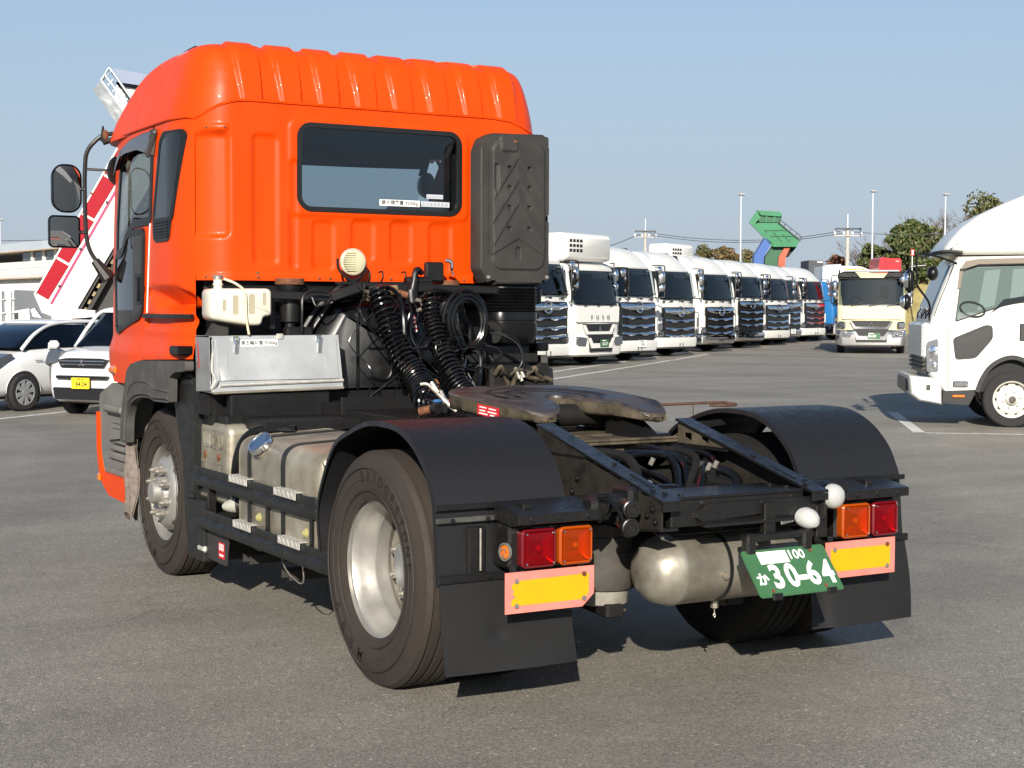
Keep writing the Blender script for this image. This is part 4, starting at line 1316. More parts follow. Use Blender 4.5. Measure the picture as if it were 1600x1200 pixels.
# --- number plate on its bracket
PO, PU = V(-0.055, -1.05, 0.640), V(1, 0, 0)
PD = V(0, -0.142, -0.170).normalized()
PN = PU.cross(PD * -1).normalized()
if PN.y > 0: PN = -PN
def plate_poly(p, off, th): return MB().prism(p, PO + PN * off, PU, PD, PN * th)
pl = obj('number_plate', plate_poly(rrect(0, 0, 0.444, 0.222, 0.015), -0.004, 0.004), M['plate_green'], TR)
mb = MB().ring(rrect(0.004, 0.004, 0.440, 0.218, 0.013), rrect(0.009, 0.009, 0.435, 0.213, 0.010), PO, PU, PD, PN * 0.0012)
obj('plate_rim', mb, M['plate_green'], pl)
mb = MB()
def ptext(b, x, y, s, bo, sx=1.0, sp=1.0): put_text(mb, b, PO + PU * x + PD * y + PN * 0.0004, PU, -PD, s, 0.0012, bold=bo, sx=sx, spacing=sp)
ptext('1', 0.246, 0.038, 0.062, 0.012)
ptext('00', 0.292, 0.038, 0.062, 0.012, 1.0)
ptext('か', 0.052, 0.142, 0.062, 0.03)
for ch, x in (('3', 0.128), ('0', 0.207), ('6', 0.318), ('4', 0.398)): ptext(ch, x, 0.137, 0.150, 0.032, 0.82)
ptext('-', 0.262, 0.135, 0.15, 0.03, 1.0)
obj('plate_characters', mb, M['white_paint'], pl, kind='stuff')
obj('white_patch', plate_poly([(0.077, 0.012), (0.230, 0.012), (0.230, 0.070), (0.077, 0.070)], 0.0006, 0.001), M['white_paint'], pl, 0)
for (x, y) in ((0.075, 0.196), (0.355, 0.196), (0.36, 0.026)):
    obj('plate_bolt', MB().cyl(PO + PU * x + PD * y, PO + PU * x + PD * y + PN * 0.006, 0.008, n=8), M['rust'], pl)
mb = MB()
mb.bar((-0.02, -1.03, 0.69), (0.34, -1.03, 0.69), 0.05, 0.03, 0.006)
mb.box((0.0, -1.04, 0.665), (0.05, 0.05, 0.09), 0.01)
mb.box((0.30, -1.04, 0.665), (0.05, 0.05, 0.09), 0.01)
mb.box2((0.10, -0.985, 0.70), (0.16, -1.02, 0.83), 0.004)
mb.box2((0.10, -0.985, 0.76), (0.42, -0.995, 0.84), 0.004)
mb.box2((0.40, -0.98, 0.66), (0.46, -1.0, 0.80), 0.004)
for x in (0.085, 0.375): mb.box(PO + PU * x + PD * 0.222 + PN * 0.0, (0.05, 0.016, 0.028), 0.004)
obj('plate_bracket', mb, M['frame_black'], TR, kind='stuff')
mb = MB()
rings = []
for (d, rx, rz) in ((0.0, 0.048, 0.040), (0.02, 0.050, 0.046), (0.05, 0.044, 0.042), (0.075, 0.026, 0.027), (0.084, 0.006, 0.008)):
    rings.append([V(0.325 + rx * cos(t) + 0.15 * d, -1.0 - d * 0.85, 0.755 + rz * sin(t) - d * 0.15) for t in [2 * PI * i / 20 for i in range(20)]])
mb.loft(rings)
obj('plate_lamp', mb, M['lamp_white'], TR)
obj('bracket_tab', MB().box((0.235, -1.0, 0.744), (0.07, 0.012, 0.022), 0.003, Matrix.Rotation(rad(-8), 3, 'Y')), M['chrome'], TR)
mb = MB().lathe([(0.0001, 0.062), (0.02, 0.060), (0.04, 0.052), (0.052, 0.035), (0.055, 0.015), (0.055, -0.03), (0.035, -0.05), (0.0001, -0.055)], (0.535, -0.93, 0.825), (0.05, -1, 0), 28)
rl = obj('reversing_lamp', mb, M['lamp_white'], TR)
mb = MB().lathe([(0.058, 0.012), (0.060, 0.0), (0.058, -0.03), (0.045, -0.055)], (0.535, -0.93, 0.825), (0.05, -1, 0), 28)
mb.box2((0.43, -0.87, 0.78), (0.56, -0.83, 0.84), 0.006)
obj('lamp_housing', mb, M['black_plastic'], rl)

# --- tail lamps on their carriers
def lens_glass(name, tint, body):
    m = bpy.data.materials.new(name)
    m.use_nodes = True
    N, L = m.node_tree.nodes, m.node_tree.links
    b = N['Principled BSDF']
    b.inputs['Base Color'].default_value = (*body, 1)
    b.inputs['Roughness'].default_value = 0.14
    b.inputs['Coat Weight'].default_value = 0.5
    t = N.new('ShaderNodeBsdfTransparent')
    t.inputs['Color'].default_value = (*tint, 1)
    mx = N.new('ShaderNodeMixShader')
    mx.inputs[0].default_value = 0.32
    L.new(t.outputs[0], mx.inputs[1])
    L.new(b.outputs[0], mx.inputs[2])
    tc = N.new('ShaderNodeTexCoord')
    ck = N.new('ShaderNodeTexVoronoi')
    ck.feature = 'F1'
    ck.inputs['Scale'].default_value = 140
    ck.inputs['Randomness'].default_value = 0.0
    L.new(tc.outputs['Object'], ck.inputs['Vector'])
    bp = N.new('ShaderNodeBump')
    bp.inputs['Strength'].default_value = 0.4
    bp.inputs['Distance'].default_value = 0.002
    L.new(ck.outputs['Distance'], bp.inputs['Height'])
    L.new(bp.outputs[0], b.inputs['Normal'])
    L.new(mx.outputs[0], N['Material Output'].inputs['Surface'])
    M[name] = m
lens_glass('red_glass', (0.80, 0.008, 0.03), (0.26, 0.0015, 0.008))
lens_glass('amber_glass', (0.97, 0.33, 0.01), (0.40, 0.06, 0.001))
pmat('lamp_bowl', (0.92, 0.92, 0.9), 0.33, 1.0)
def tail(sg):
    n_out = 'red'
    y = -0.80
    x0, x1 = (-0.995, -0.612) if sg < 0 else (0.700, 1.066)
    m = MB()
    m.box2((x0, y + 0.02, 0.600), (x1, y + 0.16, 0.778), 0.012)
    m.prism([(-0.86, 0.828), (-0.86, 0.79), (-0.80, 0.775), (-0.66, 0.79), (-0.66, 0.862)], (x0 + 0.0, 0, 0), (0, 1, 0), (0, 0, 1), (x1 - x0, 0, 0))
    m.box2((x0 - 0.004, -0.862, 0.788), (x1 + 0.004, -0.855, 0.826), 0.002)
    hood = obj('lamp_carrier', m, M['frame_black'], TR)
    for x in (x0 + 0.06, (x0 + x1) / 2, x1 - 0.06):
        obj('carrier_bolt', MB().hexnut((x, -0.862, 0.806), (0, -1, 0), 0.012, 0.006), M['frame_black'], hood)
    m = MB()
    xin = x1 if sg < 0 else x0
    m.cyl((xin, -0.80, 0.84), (-sg * -0.43, -0.80, 0.845), 0.038, n=14)
    m.box((xin - sg * 0.02, -0.80, 0.83), (0.10, 0.10, 0.10), 0.02)
    m.box((sg * 0.455, -0.80, 0.84), (0.05, 0.14, 0.14), 0.015)
    obj('carrier_arm', m, M['frame_black'], hood)
    lamps = ((-0.958, -0.795, 'red'), (-0.782, -0.622, 'amber')) if sg < 0 else ((0.711, 0.880, 'amber'), (0.893, 1.050, 'red'))
    for (a, b, c) in lamps:
        pol = rrect(a, 0.606, b, 0.762, 0.022, 5)
        fr = MB()
        rings = [[V(p[0], y + 0.03, p[1]) for p in pol], [V(p[0], y - 0.012, p[1]) for p in pol], [V(p[0], y - 0.020, p[1]) for p in inset(pol, 0.008)], [V(p[0], y - 0.014, p[1]) for p in inset(pol, 0.014)]]
        fr.loft(rings, caps=False)
        tl = obj('tail_lamp', fr, M[c + '_frame'], TR, label=c + ' tail lamp')
        ln = MB()
        q = inset(pol, 0.013)
        cx, cz = (a + b) / 2, 0.684
        rings = []
        for (k, d) in ((1.0, 0.0), (0.96, 0.008), (0.7, 0.012), (0.3, 0.014)):
            rings.append([V(cx + (p[0] - cx) * k, y - 0.013 - d, cz + (p[1] - cz) * k) for p in q])
        ln.loft(rings)
        obj('lens', ln, M[c + '_glass'], tl, 50)
        bw = MB()
        rings = []
        for (k, d) in ((1.0, 0.006), (0.8, 0.020), (0.5, 0.032), (0.2, 0.038)):
            rings.append([V(cx + (p[0] - cx) * k, y - 0.013 + d, cz + (p[1] - cz) * k) for p in q])
        bw.loft(rings, caps=False)
        bw.add(rings[-1], [tuple(range(len(q)))])
        obj('lamp_bowl', bw, M['lamp_bowl'], tl, 60)
        obj('lamp_bulb', MB().sphere((cx, y - 0.002, cz), 0.016, 12, 8), M['lens_ribbed'] if 'lens_ribbed' in M else M['lamp_white'], tl)
        m = MB()
        for (sx_, sz_) in ((-1, -1), (-1, 1), (1, -1), (1, 1)):
            m.cyl((cx + sx_ * 0.062, y - 0.02, cz + sz_ * 0.06), (cx + sx_ * 0.062, y - 0.027, cz + sz_ * 0.06), 0.0045, n=8)
        obj('lens_screw', m, M['chrome'], tl, kind='stuff')
    if sg < 0:
        m = MB().lathe([(0.0001, 0.010), (0.026, 0.008), (0.030, 0.0)], (-1.0, -0.765, 0.672), (-1, -0.15, 0), 20)
        sr = obj('side_reflector', m, M['amber_lens'], hood)
        m = MB().lathe([(0.030, 0.0), (0.030, 0.010), (0.037, 0.010), (0.037, 0.0)], (-1.0, -0.765, 0.672), (-1, -0.15, 0), 20, close=True)
        for k in range(3):
            t = 2 * PI * k / 3 + 0.4
            m.box((-1.011, -0.765 + 0.014 * cos(t), 0.672 + 0.014 * sin(t)), (0.003, 0.005, 0.022), 0, Matrix.Rotation(-t + PI / 2, 3, 'X'))
        obj('reflector_rim', m, M['nut_steel'], hood, kind='stuff')
    # fluorescent yellow and red marker plate
    a, b = (-1.032, -0.616) if sg < 0 else (0.616, 1.032)
    z0, z1 = 0.432, 0.596
    yy = -0.815
    cut = [(a, z0), (b - 0.055, z0), (b, z0 + 0.05), (b, z1), (a, z1)] if sg < 0 else [(a, z0), (b, z0), (b, z1), (a, z1)]
    mp_ = obj('marker_plate', MB().prism(cut, (0, yy, 0), (1, 0, 0), (0, 0, 1), (0, 0.004, 0)), M['marker_red'], TR, 0)
    inn = [(a + 0.027, z0 + 0.030), (b - 0.05, z0 + 0.030), (b - 0.026, z0 + 0.055), (b - 0.026, z1 - 0.03), (a + 0.027, z1 - 0.03)] if sg < 0 else [(a + 0.03, z0 + 0.03), (b - 0.03, z0 + 0.03), (b - 0.03, z1 - 0.034), (a + 0.03, z1 - 0.034)]
    if sg < 0:
        inn = inn[:4] + [(a + 0.06, z1 - 0.035), (a + 0.035, z1 - 0.045), (a + 0.028, z1 - 0.06), (a + 0.040, z1 - 0.075), (a + 0.033, z1 - 0.088), (a + 0.05, z1 - 0.10), (a + 0.03, z1 - 0.108), (a + 0.027, z0 + 0.04)]
    obj('yellow_sheet', MB().prism(inn, (0, yy - 0.0012, 0), (1, 0, 0), (0, 0, 1), (0, 0.001, 0)), M['marker_yellow'], mp_, 0)
    for (x, z) in ((a + 0.05, z0 + 0.03), (b - 0.05, z0 + 0.035), (a + 0.05, z1 - 0.035), (b - 0.05, z1 - 0.03)):
        obj('plate_bolt', MB().cyl((x, yy - 0.001, z), (x, yy - 0.008, z), 0.010, n=8), M['nut_steel'] if x < b - 0.06 or z < 0.5 else M['rust'], mp_)
    mb_ = MB()
    mb_.bar((a + 0.05, yy + 0.01, 0.44), (a + 0.05, yy + 0.03, 0.62), 0.03, 0.006)
    mb_.bar((b - 0.05, yy + 0.01, 0.44), (b - 0.05, yy + 0.03, 0.62), 0.03, 0.006)
    obj('plate_strap', mb_, M['frame_black'], mp_)
tail(-1)
tail(1)

pmat('strap_steel', (0.10, 0.097, 0.09), 0.45, 0.4, var=0.5, vscale=12)
# --- rear mudguards and flaps
FP = [(0.575, 0.50), (0.600, 0.70), (0.53, 0.86), (0.395, 1.025), (0.215, 1.100), (0.03, 1.148), (-0.15, 1.156), (-0.30, 1.140), (-0.44, 1.080), (-0.545, 0.99), (-0.60, 0.90), (-0.625, 0.842)]
FC = [(p.x, p.y) for p in curve_pts([(a, b, 0) for a, b in FP], 4)]
for sg in (-1, 1):
    XO, XI = sg * 1.245, sg * 0.63
    def sheet(path, th, xo, xi):
        m = MB()
        n = len(path)
        sec = []
        for i, (y, z) in enumerate(path):
            a, b = path[max(0, i - 1)], path[min(n - 1, i + 1)]
            d = V(0, b[0] - a[0], b[1] - a[1]).normalized()
            nn = V(0, -d.z, d.y)
            p0, p1 = V(xo, y, z), V(xi, y, z)
            ed = 0.022
            ins = (xi - xo) / abs(xi - xo)
            sec.append([p0 + nn * ed, p0 + V(ins * 0.004, 0, 0) , p0 + V(ins * 0.03, 0, 0) , p1 - V(ins * 0.03, 0, 0), p1 - V(ins * 0.004, 0, 0), p1 + nn * ed, p1 + nn * ed - V(ins * 0.006, 0, 0), p1 + nn * th - V(ins * 0.012, 0, 0), p0 + nn * th + V(ins * 0.012, 0, 0), p0 + nn * ed + V(ins * 0.006, 0, 0)])
        m.loft(sec)
        return m
    fd = obj('rear_mudguard', sheet(FC, 0.005, XO, XI), M['fender_plastic'], TR, 40)
    low = [(-0.622, 0.838), (-0.628, 0.78), (-0.640, 0.65), (-0.652, 0.53)]
    obj('mudguard_tail', sheet(low, 0.005, XO, sg * 0.66), M['fender_plastic'], TR)
    for (z, y, h, c) in ((0.845, -0.642, 0.024, 'black_metal'), (0.795, -0.650, 0.022, 'strap_steel'), (0.562, -0.668, 0.034, 'black_metal')):
        s_ = obj('mudguard_strap', MB().bar((XO - sg * -0.008, y, z), (XI if z > 0.6 else sg * 0.64, y, z), 0.012, h, 0.003), M[c], fd)
        for k in range(4):
            x = XO + (XI - XO) * (0.1 + 0.26 * k)
            if z < 0.6 and k > 2: continue
            obj('strap_bolt', MB().cyl((x, y - 0.005, z), (x, y - 0.014, z), 0.009, n=8), M['frame_black'], fd)
    # rubber flap, a little bowed
    def flap(u, v):
        x = XO + (XI - XO) * (0.01 + u * 0.99) + sg * (0.012 * sin(v * 3) )
        z = 0.565 - 0.38 * v
        y = -0.660 - 0.052 * v - 0.020 * sin(PI * u) * v - 0.006 * sin(5 * u + 3 * v) * v
        dent = 0.010 * math.exp(-((u - 0.42) ** 2 + (v - 0.60) ** 2) / 0.004) if sg < 0 else 0.012 * math.exp(-((u - 0.9) ** 2) / 0.006)
        return V(x, y + dent, z)
    m = MB().grid(flap, 26, 18)
    m.grid(lambda u, v: flap(u, v) + V(0, 0.007, 0), 26, 18)
    for (fa, fb) in ((lambda t: (0, t), 1), (lambda t: (1, t), 1), (lambda t: (t, 1), 1)):
        m.grid(lambda u, v: flap(*fa(u)) + V(0, 0.007 * v, 0), 20, 1)
    obj('mud_flap', m, M['rubber_flap'], TR, 50)
    # hinge plate with rod behind the lamp box
    m = MB()
    m.box2((sg * 1.115, -0.645, 0.575), (sg * 1.04, -0.668, 0.765), 0.004)
    m.bar((sg * 0.945, -0.66, 0.86), (sg * 0.945, -0.69, 0.60), 0.05, 0.012, 0.004)
    m.box2((sg * 0.93, -0.655, 0.55), (sg * 0.885, -0.78, 0.86), 0.004)
    obj('flap_hanger', m, M['frame_black'], fd, kind='stuff')
    obj('hanger_rod', MB().cyl((sg * 1.068, -0.678, 0.76), (sg * 1.068, -0.678, 0.59), 0.005, n=8), M['nut_steel'], fd)
    obj('mudguard_stay', MB().bar((sg * 1.20, -0.60, 0.84), (sg * 0.45, -0.60, 0.84), 0.03, 0.03), M['frame_black'], fd)
    obj('mudguard_stay', MB().bar((sg * 1.20, 0.05, 1.125), (sg * 0.45, 0.05, 1.06), 0.03, 0.03), M['frame_black'], fd)
    # air bag with collar
    ab = obj('air_bag', MB().lathe([(0.05, 0.30), (0.118, 0.295), (0.122, 0.24), (0.127, 0.235), (0.127, 0.175), (0.132, 0.168), (0.132, 0.105), (0.137, 0.095), (0.136, 0.04), (0.125, 0.008), (0.10, 0.0)], (sg * 0.315, -0.42, 0.412), (0, 0, 1), 32), pmat('bag_rubber', (0.055, 0.048, 0.04), 0.75, var=0.35, vscale=12) if 'bag_rubber' not in M else M['bag_rubber'], TR)
    obj('bag_piston', MB().lathe([(0.108, 0.06), (0.112, 0.05), (0.110, 0.0), (0.09, -0.01), (0.0001, -0.01)], (sg * 0.315, -0.42, 0.355), (0, 0, 1), 32), pmat('piston_grey', (0.22, 0.205, 0.17), 0.7, var=0.3, vscale=20) if 'piston_grey' not in M else M['piston_grey'], ab)
    m = MB().cyl((sg * 0.29, -0.50, 0.325), (sg * 0.29, -0.50, 0.295), 0.02, n=8)
    m.box((sg * 0.30, -0.47, 0.325), (0.10, 0.09, 0.012), 0.004)
    obj('bag_foot', m, M['cast_dirt'], ab)
mb = MB()
for sg in (-1, 1):
    mb.bar((sg * 0.33, -0.55, 0.33), (sg * 0.33, 0.9, 0.42), 0.09, 0.06, 0.01)
obj('suspension_arm', mb, M['dark_grime'], TR)
# trailer sockets on the left rail end
for i, (x, z) in enumerate(((-0.515, 0.832), (-0.520, 0.757))):
    m = MB().lathe([(0.0001, 0.03), (0.030, 0.03), (0.032, 0.018), (0.038, 0.015), (0.040, 0.0), (0.040, -0.02), (0.028, -0.03), (0.028, -0.07), (0.0001, -0.075)], (x, -0.93, z), (-0.25, -1, 0.0), 22)
    m.lathe([(0.014, 0.031), (0.016, 0.036), (0.02, 0.036), (0.022, 0.031)], (x, -0.93, z), (-0.25, -1, 0.0), 18)
    obj('trailer_socket', m, M['frame_black'], TR)
for c in ([(-0.62, -0.86, 0.87), (-0.60, -0.90, 0.87), (-0.57, -0.93, 0.82), (-0.55, -0.93, 0.775), (-0.53, -0.91, 0.757)], [(-0.62, -0.84, 0.88), (-0.585, -0.88, 0.88), (-0.60, -0.88, 0.82), (-0.615, -0.85, 0.775)], [(-0.55, -0.9, 0.76), (-0.56, -0.9, 0.79), (-0.53, -0.9, 0.825)]):
    obj('lamp_cable', MB().tube(curve_pts(c, 7), 0.007, 7), M['hose_black'], TR)

# ---------------------------------------------------------------- tanks, steps and side guards on the left
FT = round_poly([(-1.205, 0.40), (-1.205, 0.955), (-0.62, 0.985), (-0.60, 0.40)], 0.10, 7)
rings = []
for (y, k) in ((0.652, 0.05), (0.655, 0.035), (0.668, 0.012), (0.69, 0.0), (1.74, 0.0), (1.762, 0.012), (1.772, 0.035), (1.775, 0.05)):
    P = FT if sum(FT[i][0] * FT[(i + 1) % len(FT)][1] - FT[(i + 1) % len(FT)][0] * FT[i][1] for i in range(len(FT))) > 0 else FT[::-1]
    rings.append([V(p[0], y, p[1]) for p in inset(P, k)])
ft = obj('fuel_tank', MB().loft(rings), M['alu'], TR, 40)
P = FT if sum(FT[i][0] * FT[(i + 1) % len(FT)][1] - FT[(i + 1) % len(FT)][0] * FT[i][1] for i in range(len(FT))) > 0 else FT[::-1]
for y in (1.575, 1.10):
    m = MB().ring(inset(P, -0.007), inset(P, 0.004), (0, y - 0.022, 0), (1, 0, 0), (0, 0, 1), (0, 0.044, 0))
    obj('tank_strap', m, M['guard_black'], ft)
for y in (0.70, 1.73):
    obj('tank_seam', MB().ring(inset(P, -0.003), inset(P, 0.004), (0, y - 0.004, 0), (1, 0, 0), (0, 0, 1), (0, 0.008, 0)), M['alu'], ft)
m = MB()
E0 = V(-1.17, 0.651, 0.86)
for pl_ in ([(0.0, 0.06), (0.03, 0.02), (0.05, 0.015), (0.085, 0.06), (0.075, 0.0), (0.05, -0.02), (0.02, -0.015)], [(0.0, -0.05), (0.04, -0.06), (0.09, -0.05), (0.09, -0.085), (0.0, -0.085)]):
    m.prism([(a - 0.02, b) for a, b in pl_], E0, (1, 0, 0), (0, 0, 1), (0, -0.006, 0))
obj('tank_emblem', m, M['alu'], ft)
cd_ = V(-0.72, -0.15, 0.68).normalized()
m = MB().lathe([(0.062, 0.0), (0.058, 0.03), (0.055, 0.045)], (-1.165, 1.43, 0.905), cd_, 30)
obj('filler_neck', m, M['alu'], ft)
m = MB().lathe([(0.058, 0.040), (0.066, 0.042), (0.068, 0.065), (0.064, 0.074), (0.054, 0.076), (0.05, 0.070), (0.0001, 0.069)], (-1.165, 1.43, 0.905), cd_, 36)
for k in range(24):
    a = 2 * PI * k / 24
    u, w = frame_z(cd_)
    m.box(V(-1.165, 1.43, 0.905) + cd_ * 0.055 + (u * cos(a) + w * sin(a)) * 0.068, (0.006, 0.006, 0.006), 0.002)
obj('fuel_cap', m, M['chrome'], ft)
m = MB().cyl((-1.0, 0.64, 0.915), (-1.0, 0.52, 0.915), 0.028, n=14)
obj('tank_pipe', m, M['black_plastic'], ft)
# battery and additive cover
def cover_ring(x, k):
    Q = rrect(2.035, 0.60, 2.585, 0.995, 0.055, 5)
    return [V(x, p[0], p[1]) for p in inset(Q, k)]
bc = obj('battery_cover', MB().loft([cover_ring(-0.80, 0.0), cover_ring(-1.12, 0.0), cover_ring(-1.145, 0.006), cover_ring(-1.160, 0.022), cover_ring(-1.164, 0.05)]), M['alu'], TR, 40)
m = MB().ring([(p[0], p[1]) for p in rrect(2.07, 0.76, 2.50, 0.955, 0.03)], [(p[0], p[1]) for p in rrect(2.08, 0.77, 2.49, 0.945, 0.025)], (-1.164, 0, 0), (0, 1, 0), (0, 0, 1), (-0.002, 0, 0))
put_text(m, 'ISUZU', (-1.164, 2.275, 0.885), (0, -1, 0), (0, 0, 1), 0.105, 0.006, bold=0.02, sx=1.08, spacing=1.05)
obj('embossed_lettering', m, M['alu'], bc, kind='stuff')
for y in (2.40, 2.17):
    m = MB().prism([(0, 0.022), (0.014, 0.0), (0, -0.022), (-0.014, 0.0)], (-1.164, y, 0.805), (0, 1, 0), (0, 0, 1), (-0.012, 0, 0))
    obj('cover_hook', m, M['rust'], bc)
    obj('cover_seam', MB().box((-1.164, y, 0.735), (0.004, 0.006, 0.10)), M['alu'], bc)
m = MB().box2((-1.165, 2.02, 0.545), (-0.8, 2.56, 0.62), 0.02)
m.box2((-1.172, 2.03, 0.585), (-1.15, 2.55, 0.60), 0.004)
obj('cover_base', m, M['alu'], bc)
m = MB().tube(curve_pts([(-1.12, 2.0, 0.56), (-1.14, 1.98, 0.70), (-1.13, 1.96, 0.84), (-1.10, 1.90, 0.94), (-1.03, 1.80, 0.985), (-0.9, 1.7, 0.985)], 7), 0.025, 10)
obj('air_pipe', m, M['black_plastic'], TR)
m = MB()
m.box2((-1.10, 1.79, 0.55), (-0.8, 1.99, 0.93), 0.02)
obj('resonator', m, M['cast_dirt'], TR)
# side guard rails
PR = {'upper': 0.692, 'lower': 0.458}
for (zc, ya, yb, hh) in ((0.692, 2.395, 0.64, 0.104), (0.458, 2.335, 0.40, 0.104)):
    prof = [(0.0, hh / 2), (0.010, hh / 2 + 0.004), (0.013, hh / 2 - 0.008), (0.008, 0.008), (0.020, -0.004), (0.022, -hh / 2 + 0.02), (0.012, -hh / 2), (0.0, -hh / 2)]
    path = [V(-1.225, ya, 0), V(-1.225, yb + 0.16, 0), V(-1.222, yb + 0.08, 0), V(-1.205, yb + 0.035, 0), V(-1.17, yb + 0.008, 0), V(-1.12, yb, 0), V(-0.90, yb, 0)]
    rings = []
    for i, p in enumerate(path):
        a, b = path[max(0, i - 1)], path[min(len(path) - 1, i + 1)]
        d = (b - a).normalized()
        nn = V(d.y, -d.x, 0)
        if nn.x > 0 and i < 3: nn = -nn
        if i >= 3 and nn.y > 0: nn = -nn
        rings.append([p + nn * q[0] + V(0, 0, zc + q[1]) for q in prof])
    gr = obj('side_guard', MB().loft(rings), M['guard_black'], TR, 30)
    for y in (ya - 0.25, ya - 0.30, ya - 0.70, ya - 1.2):
        obj('guard_bolt', MB().cyl((-1.234, y, zc + 0.01), (-1.240, y, zc + 0.01), 0.008, n=8), M['frame_black'], gr)
    for (y0, y1) in ((1.79, 1.52), (1.135, 0.85)) if zc > 0.6 else ((1.73, 1.47), (1.08, 0.80)):
        m = MB().box2((-1.247, y0, zc + hh / 2 + 0.003), (-1.185, y1, zc + hh / 2 + 0.008), 0.001)
        m.box2((-1.247, y0, zc + hh / 2 - 0.030), (-1.241, y1, zc + hh / 2 + 0.006), 0.001)
        for k in range(5):
            y = y0 + (y1 - y0) * (k + 0.5) / 5
            m.bar((-1.247, y - 0.012, zc + hh / 2 - 0.026), (-1.249, y + 0.012, zc + hh / 2 + 0.004), 0.004, 0.004)
            m.bar((-1.24, y - 0.012, zc + hh / 2 + 0.009), (-1.19, y + 0.012, zc + hh / 2 + 0.009), 0.004, 0.003)
        obj('tread_plate', m, M['alu_light'], gr)
for y in (2.2, 1.3, 0.72):
    m = MB().bar((-1.20, y, 0.45), (-1.20, y, 0.70), 0.03, 0.04)
    m.bar((-1.2, y, 0.47), (-0.5, y, 0.55), 0.04, 0.04)
    obj('guard_stay', m, M['frame_black'], TR)
for i, (y, c) in enumerate(((1.945, 'clear_lens'), (1.43, 'yellow_lens'), (0.80, 'yellow_lens'))):
    m = MB().lathe([(0.040, 0.0), (0.041, 0.02), (0.037, 0.045), (0.027, 0.072), (0.013, 0.09), (0.0001, 0.094)], (-1.14, y - 0.02, 0.566), (-0.85, 0.5, -0.1), 22)
    lp = obj('side_marker_lamp', m, M[c], TR)
    m = MB().lathe([(0.050, 0.012), (0.052, 0.0), (0.052, -0.02), (0.03, -0.035), (0.0001, -0.036)], (-1.14, y - 0.02, 0.566), (-0.85, 0.5, -0.1), 22)
    m.box((-1.13, y - 0.05, 0.525), (0.04, 0.05, 0.05), 0.008)
    obj('lamp_base', m, M['guard_black'], lp)
m = MB().prism([(1.945, 0.395), (2.40, 0.40), (2.435, 0.225), (1.995, 0.225)], (-1.19, 0, 0), (0, 1, 0), (0, 0, 1), (0.006, 0, 0))
fl = obj('skirt_flap', m, M['duct_grey'], TR)
obj('flap_reflector', MB().box((-1.20, 2.36, 0.275), (0.03, 0.12, 0.04), 0.012), M['alu_light'], fl)
obj('flap_sticker', MB().box2((-1.1915, 2.115, 0.255), (-1.19, 2.02, 0.345)), M['red_print'], fl)
m = MB()
for k in range(3): m.ring(rrect(2.033 + 0.026 * k, 0.30, 2.052 + 0.026 * k, 0.337, 0.004, 2), rrect(2.039 + 0.026 * k, 0.308, 2.046 + 0.026 * k, 0.33, 0.002, 2), (-1.1915, 0, 0), (0, 1, 0), (0, 0, 1), (-0.0006, 0, 0))
m.box2((-1.1915, 2.035, 0.268), (-1.192, 2.10, 0.280))
obj('sticker_print', m, M['sticker_white'], fl, 0, kind='stuff')
for (y0, y1) in ((2.18, 1.78), (1.65, 1.15)):
    m = MB()
    y = (y0 + y1) / 2
    for (a, b) in (((-1.12, 0.245), (-1.12, 0.285)), ):
        m.box2((-1.08, y - 0.055, 0.235), (-0.35, y - 0.050, 0.285))
        m.box2((-1.08, y + 0.050, 0.235), (-0.35, y + 0.055, 0.285))
        m.box2((-1.08, y - 0.050, 0.280), (-0.35, y + 0.050, 0.285))
    obj('tank_carrier', m, M['duct_grey'], TR)
obj('tie_wire', MB().tube(curve_pts([(-1.15, 1.30, 0.42), (-1.16, 1.20, 0.33), (-1.15, 1.05, 0.28), (-1.15, 0.98, 0.30), (-1.17, 0.95, 0.40)], 7), 0.004, 5), M['nut_steel'], TR)
m = MB()
m.cyl((-0.82, 2.35, 0.42), (-0.82, 1.85, 0.42), 0.17, n=24)
obj('silencer', m, M['cast_dirt'], TR)
# right-hand side: a plain guard and a tank, glimpsed below
m = MB()
m.box2((0.65, 0.7, 0.40), (1.18, 1.9, 0.92), 0.08)
obj('battery_box', m, M['guard_black'], TR)

# --- step deck behind the cab
def checker(x0, y0, x1, y1, z, nm, par=None):
    m = MB().box2((x0, y0, z - 0.006), (x1, y1, z), 0.001)
    k = 0
    y = y0 + 0.015
    while y < y1 - 0.01:
        x = x0 + 0.015 + (0.016 if k % 2 else 0)
        while x < x1 - 0.01:
            s_ = 1 if (int(round((x - x0) / 0.032)) + k) % 2 else -1
            a = V(x - 0.007, y - 0.005 * s_, z)
            b = V(x + 0.007, y + 0.005 * s_, z)
            n_ = V(-(b - a).y, (b - a).x, 0).normalized() * 0.003
            m.add([a, b, a + n_ * 0.5 + (b - a) * 0.5 + V(0, 0, 0.003) + n_ * 0.5, a - n_ * 0.5 + (b - a) * 0.5 + V(0, 0, 0.003) - n_ * 0.5], [(0, 1, 2), (1, 0, 3), (0, 2, 3), (1, 3, 2)])
            x += 0.032
        y += 0.026
        k += 1
    return obj(nm, m, M['black_metal'], par or TR, 0)
dk = checker(-1.045, 1.74, -0.50, 2.20, 1.030, 'step_deck')
m = MB()
m.box2((-1.045, 1.735, 0.975), (-0.50, 1.742, 1.026))
m.box2((-1.050, 1.745, 0.975), (-1.043, 2.20, 1.026))
m.box2((-0.95, 1.86, 0.96), (-0.5, 2.3, 1.0))
obj('deck_skirt', m, M['black_metal'], dk)
for x in (-0.93, -0.78, -0.62): obj('deck_bolt', MB().hexnut((x, 1.735, 1.003), (0, -1, 0), 0.010, 0.006), M['black_metal'], dk)
dk2 = checker(-0.50, 1.16, 0.30, 1.95, 1.062, 'centre_deck')
m = MB()
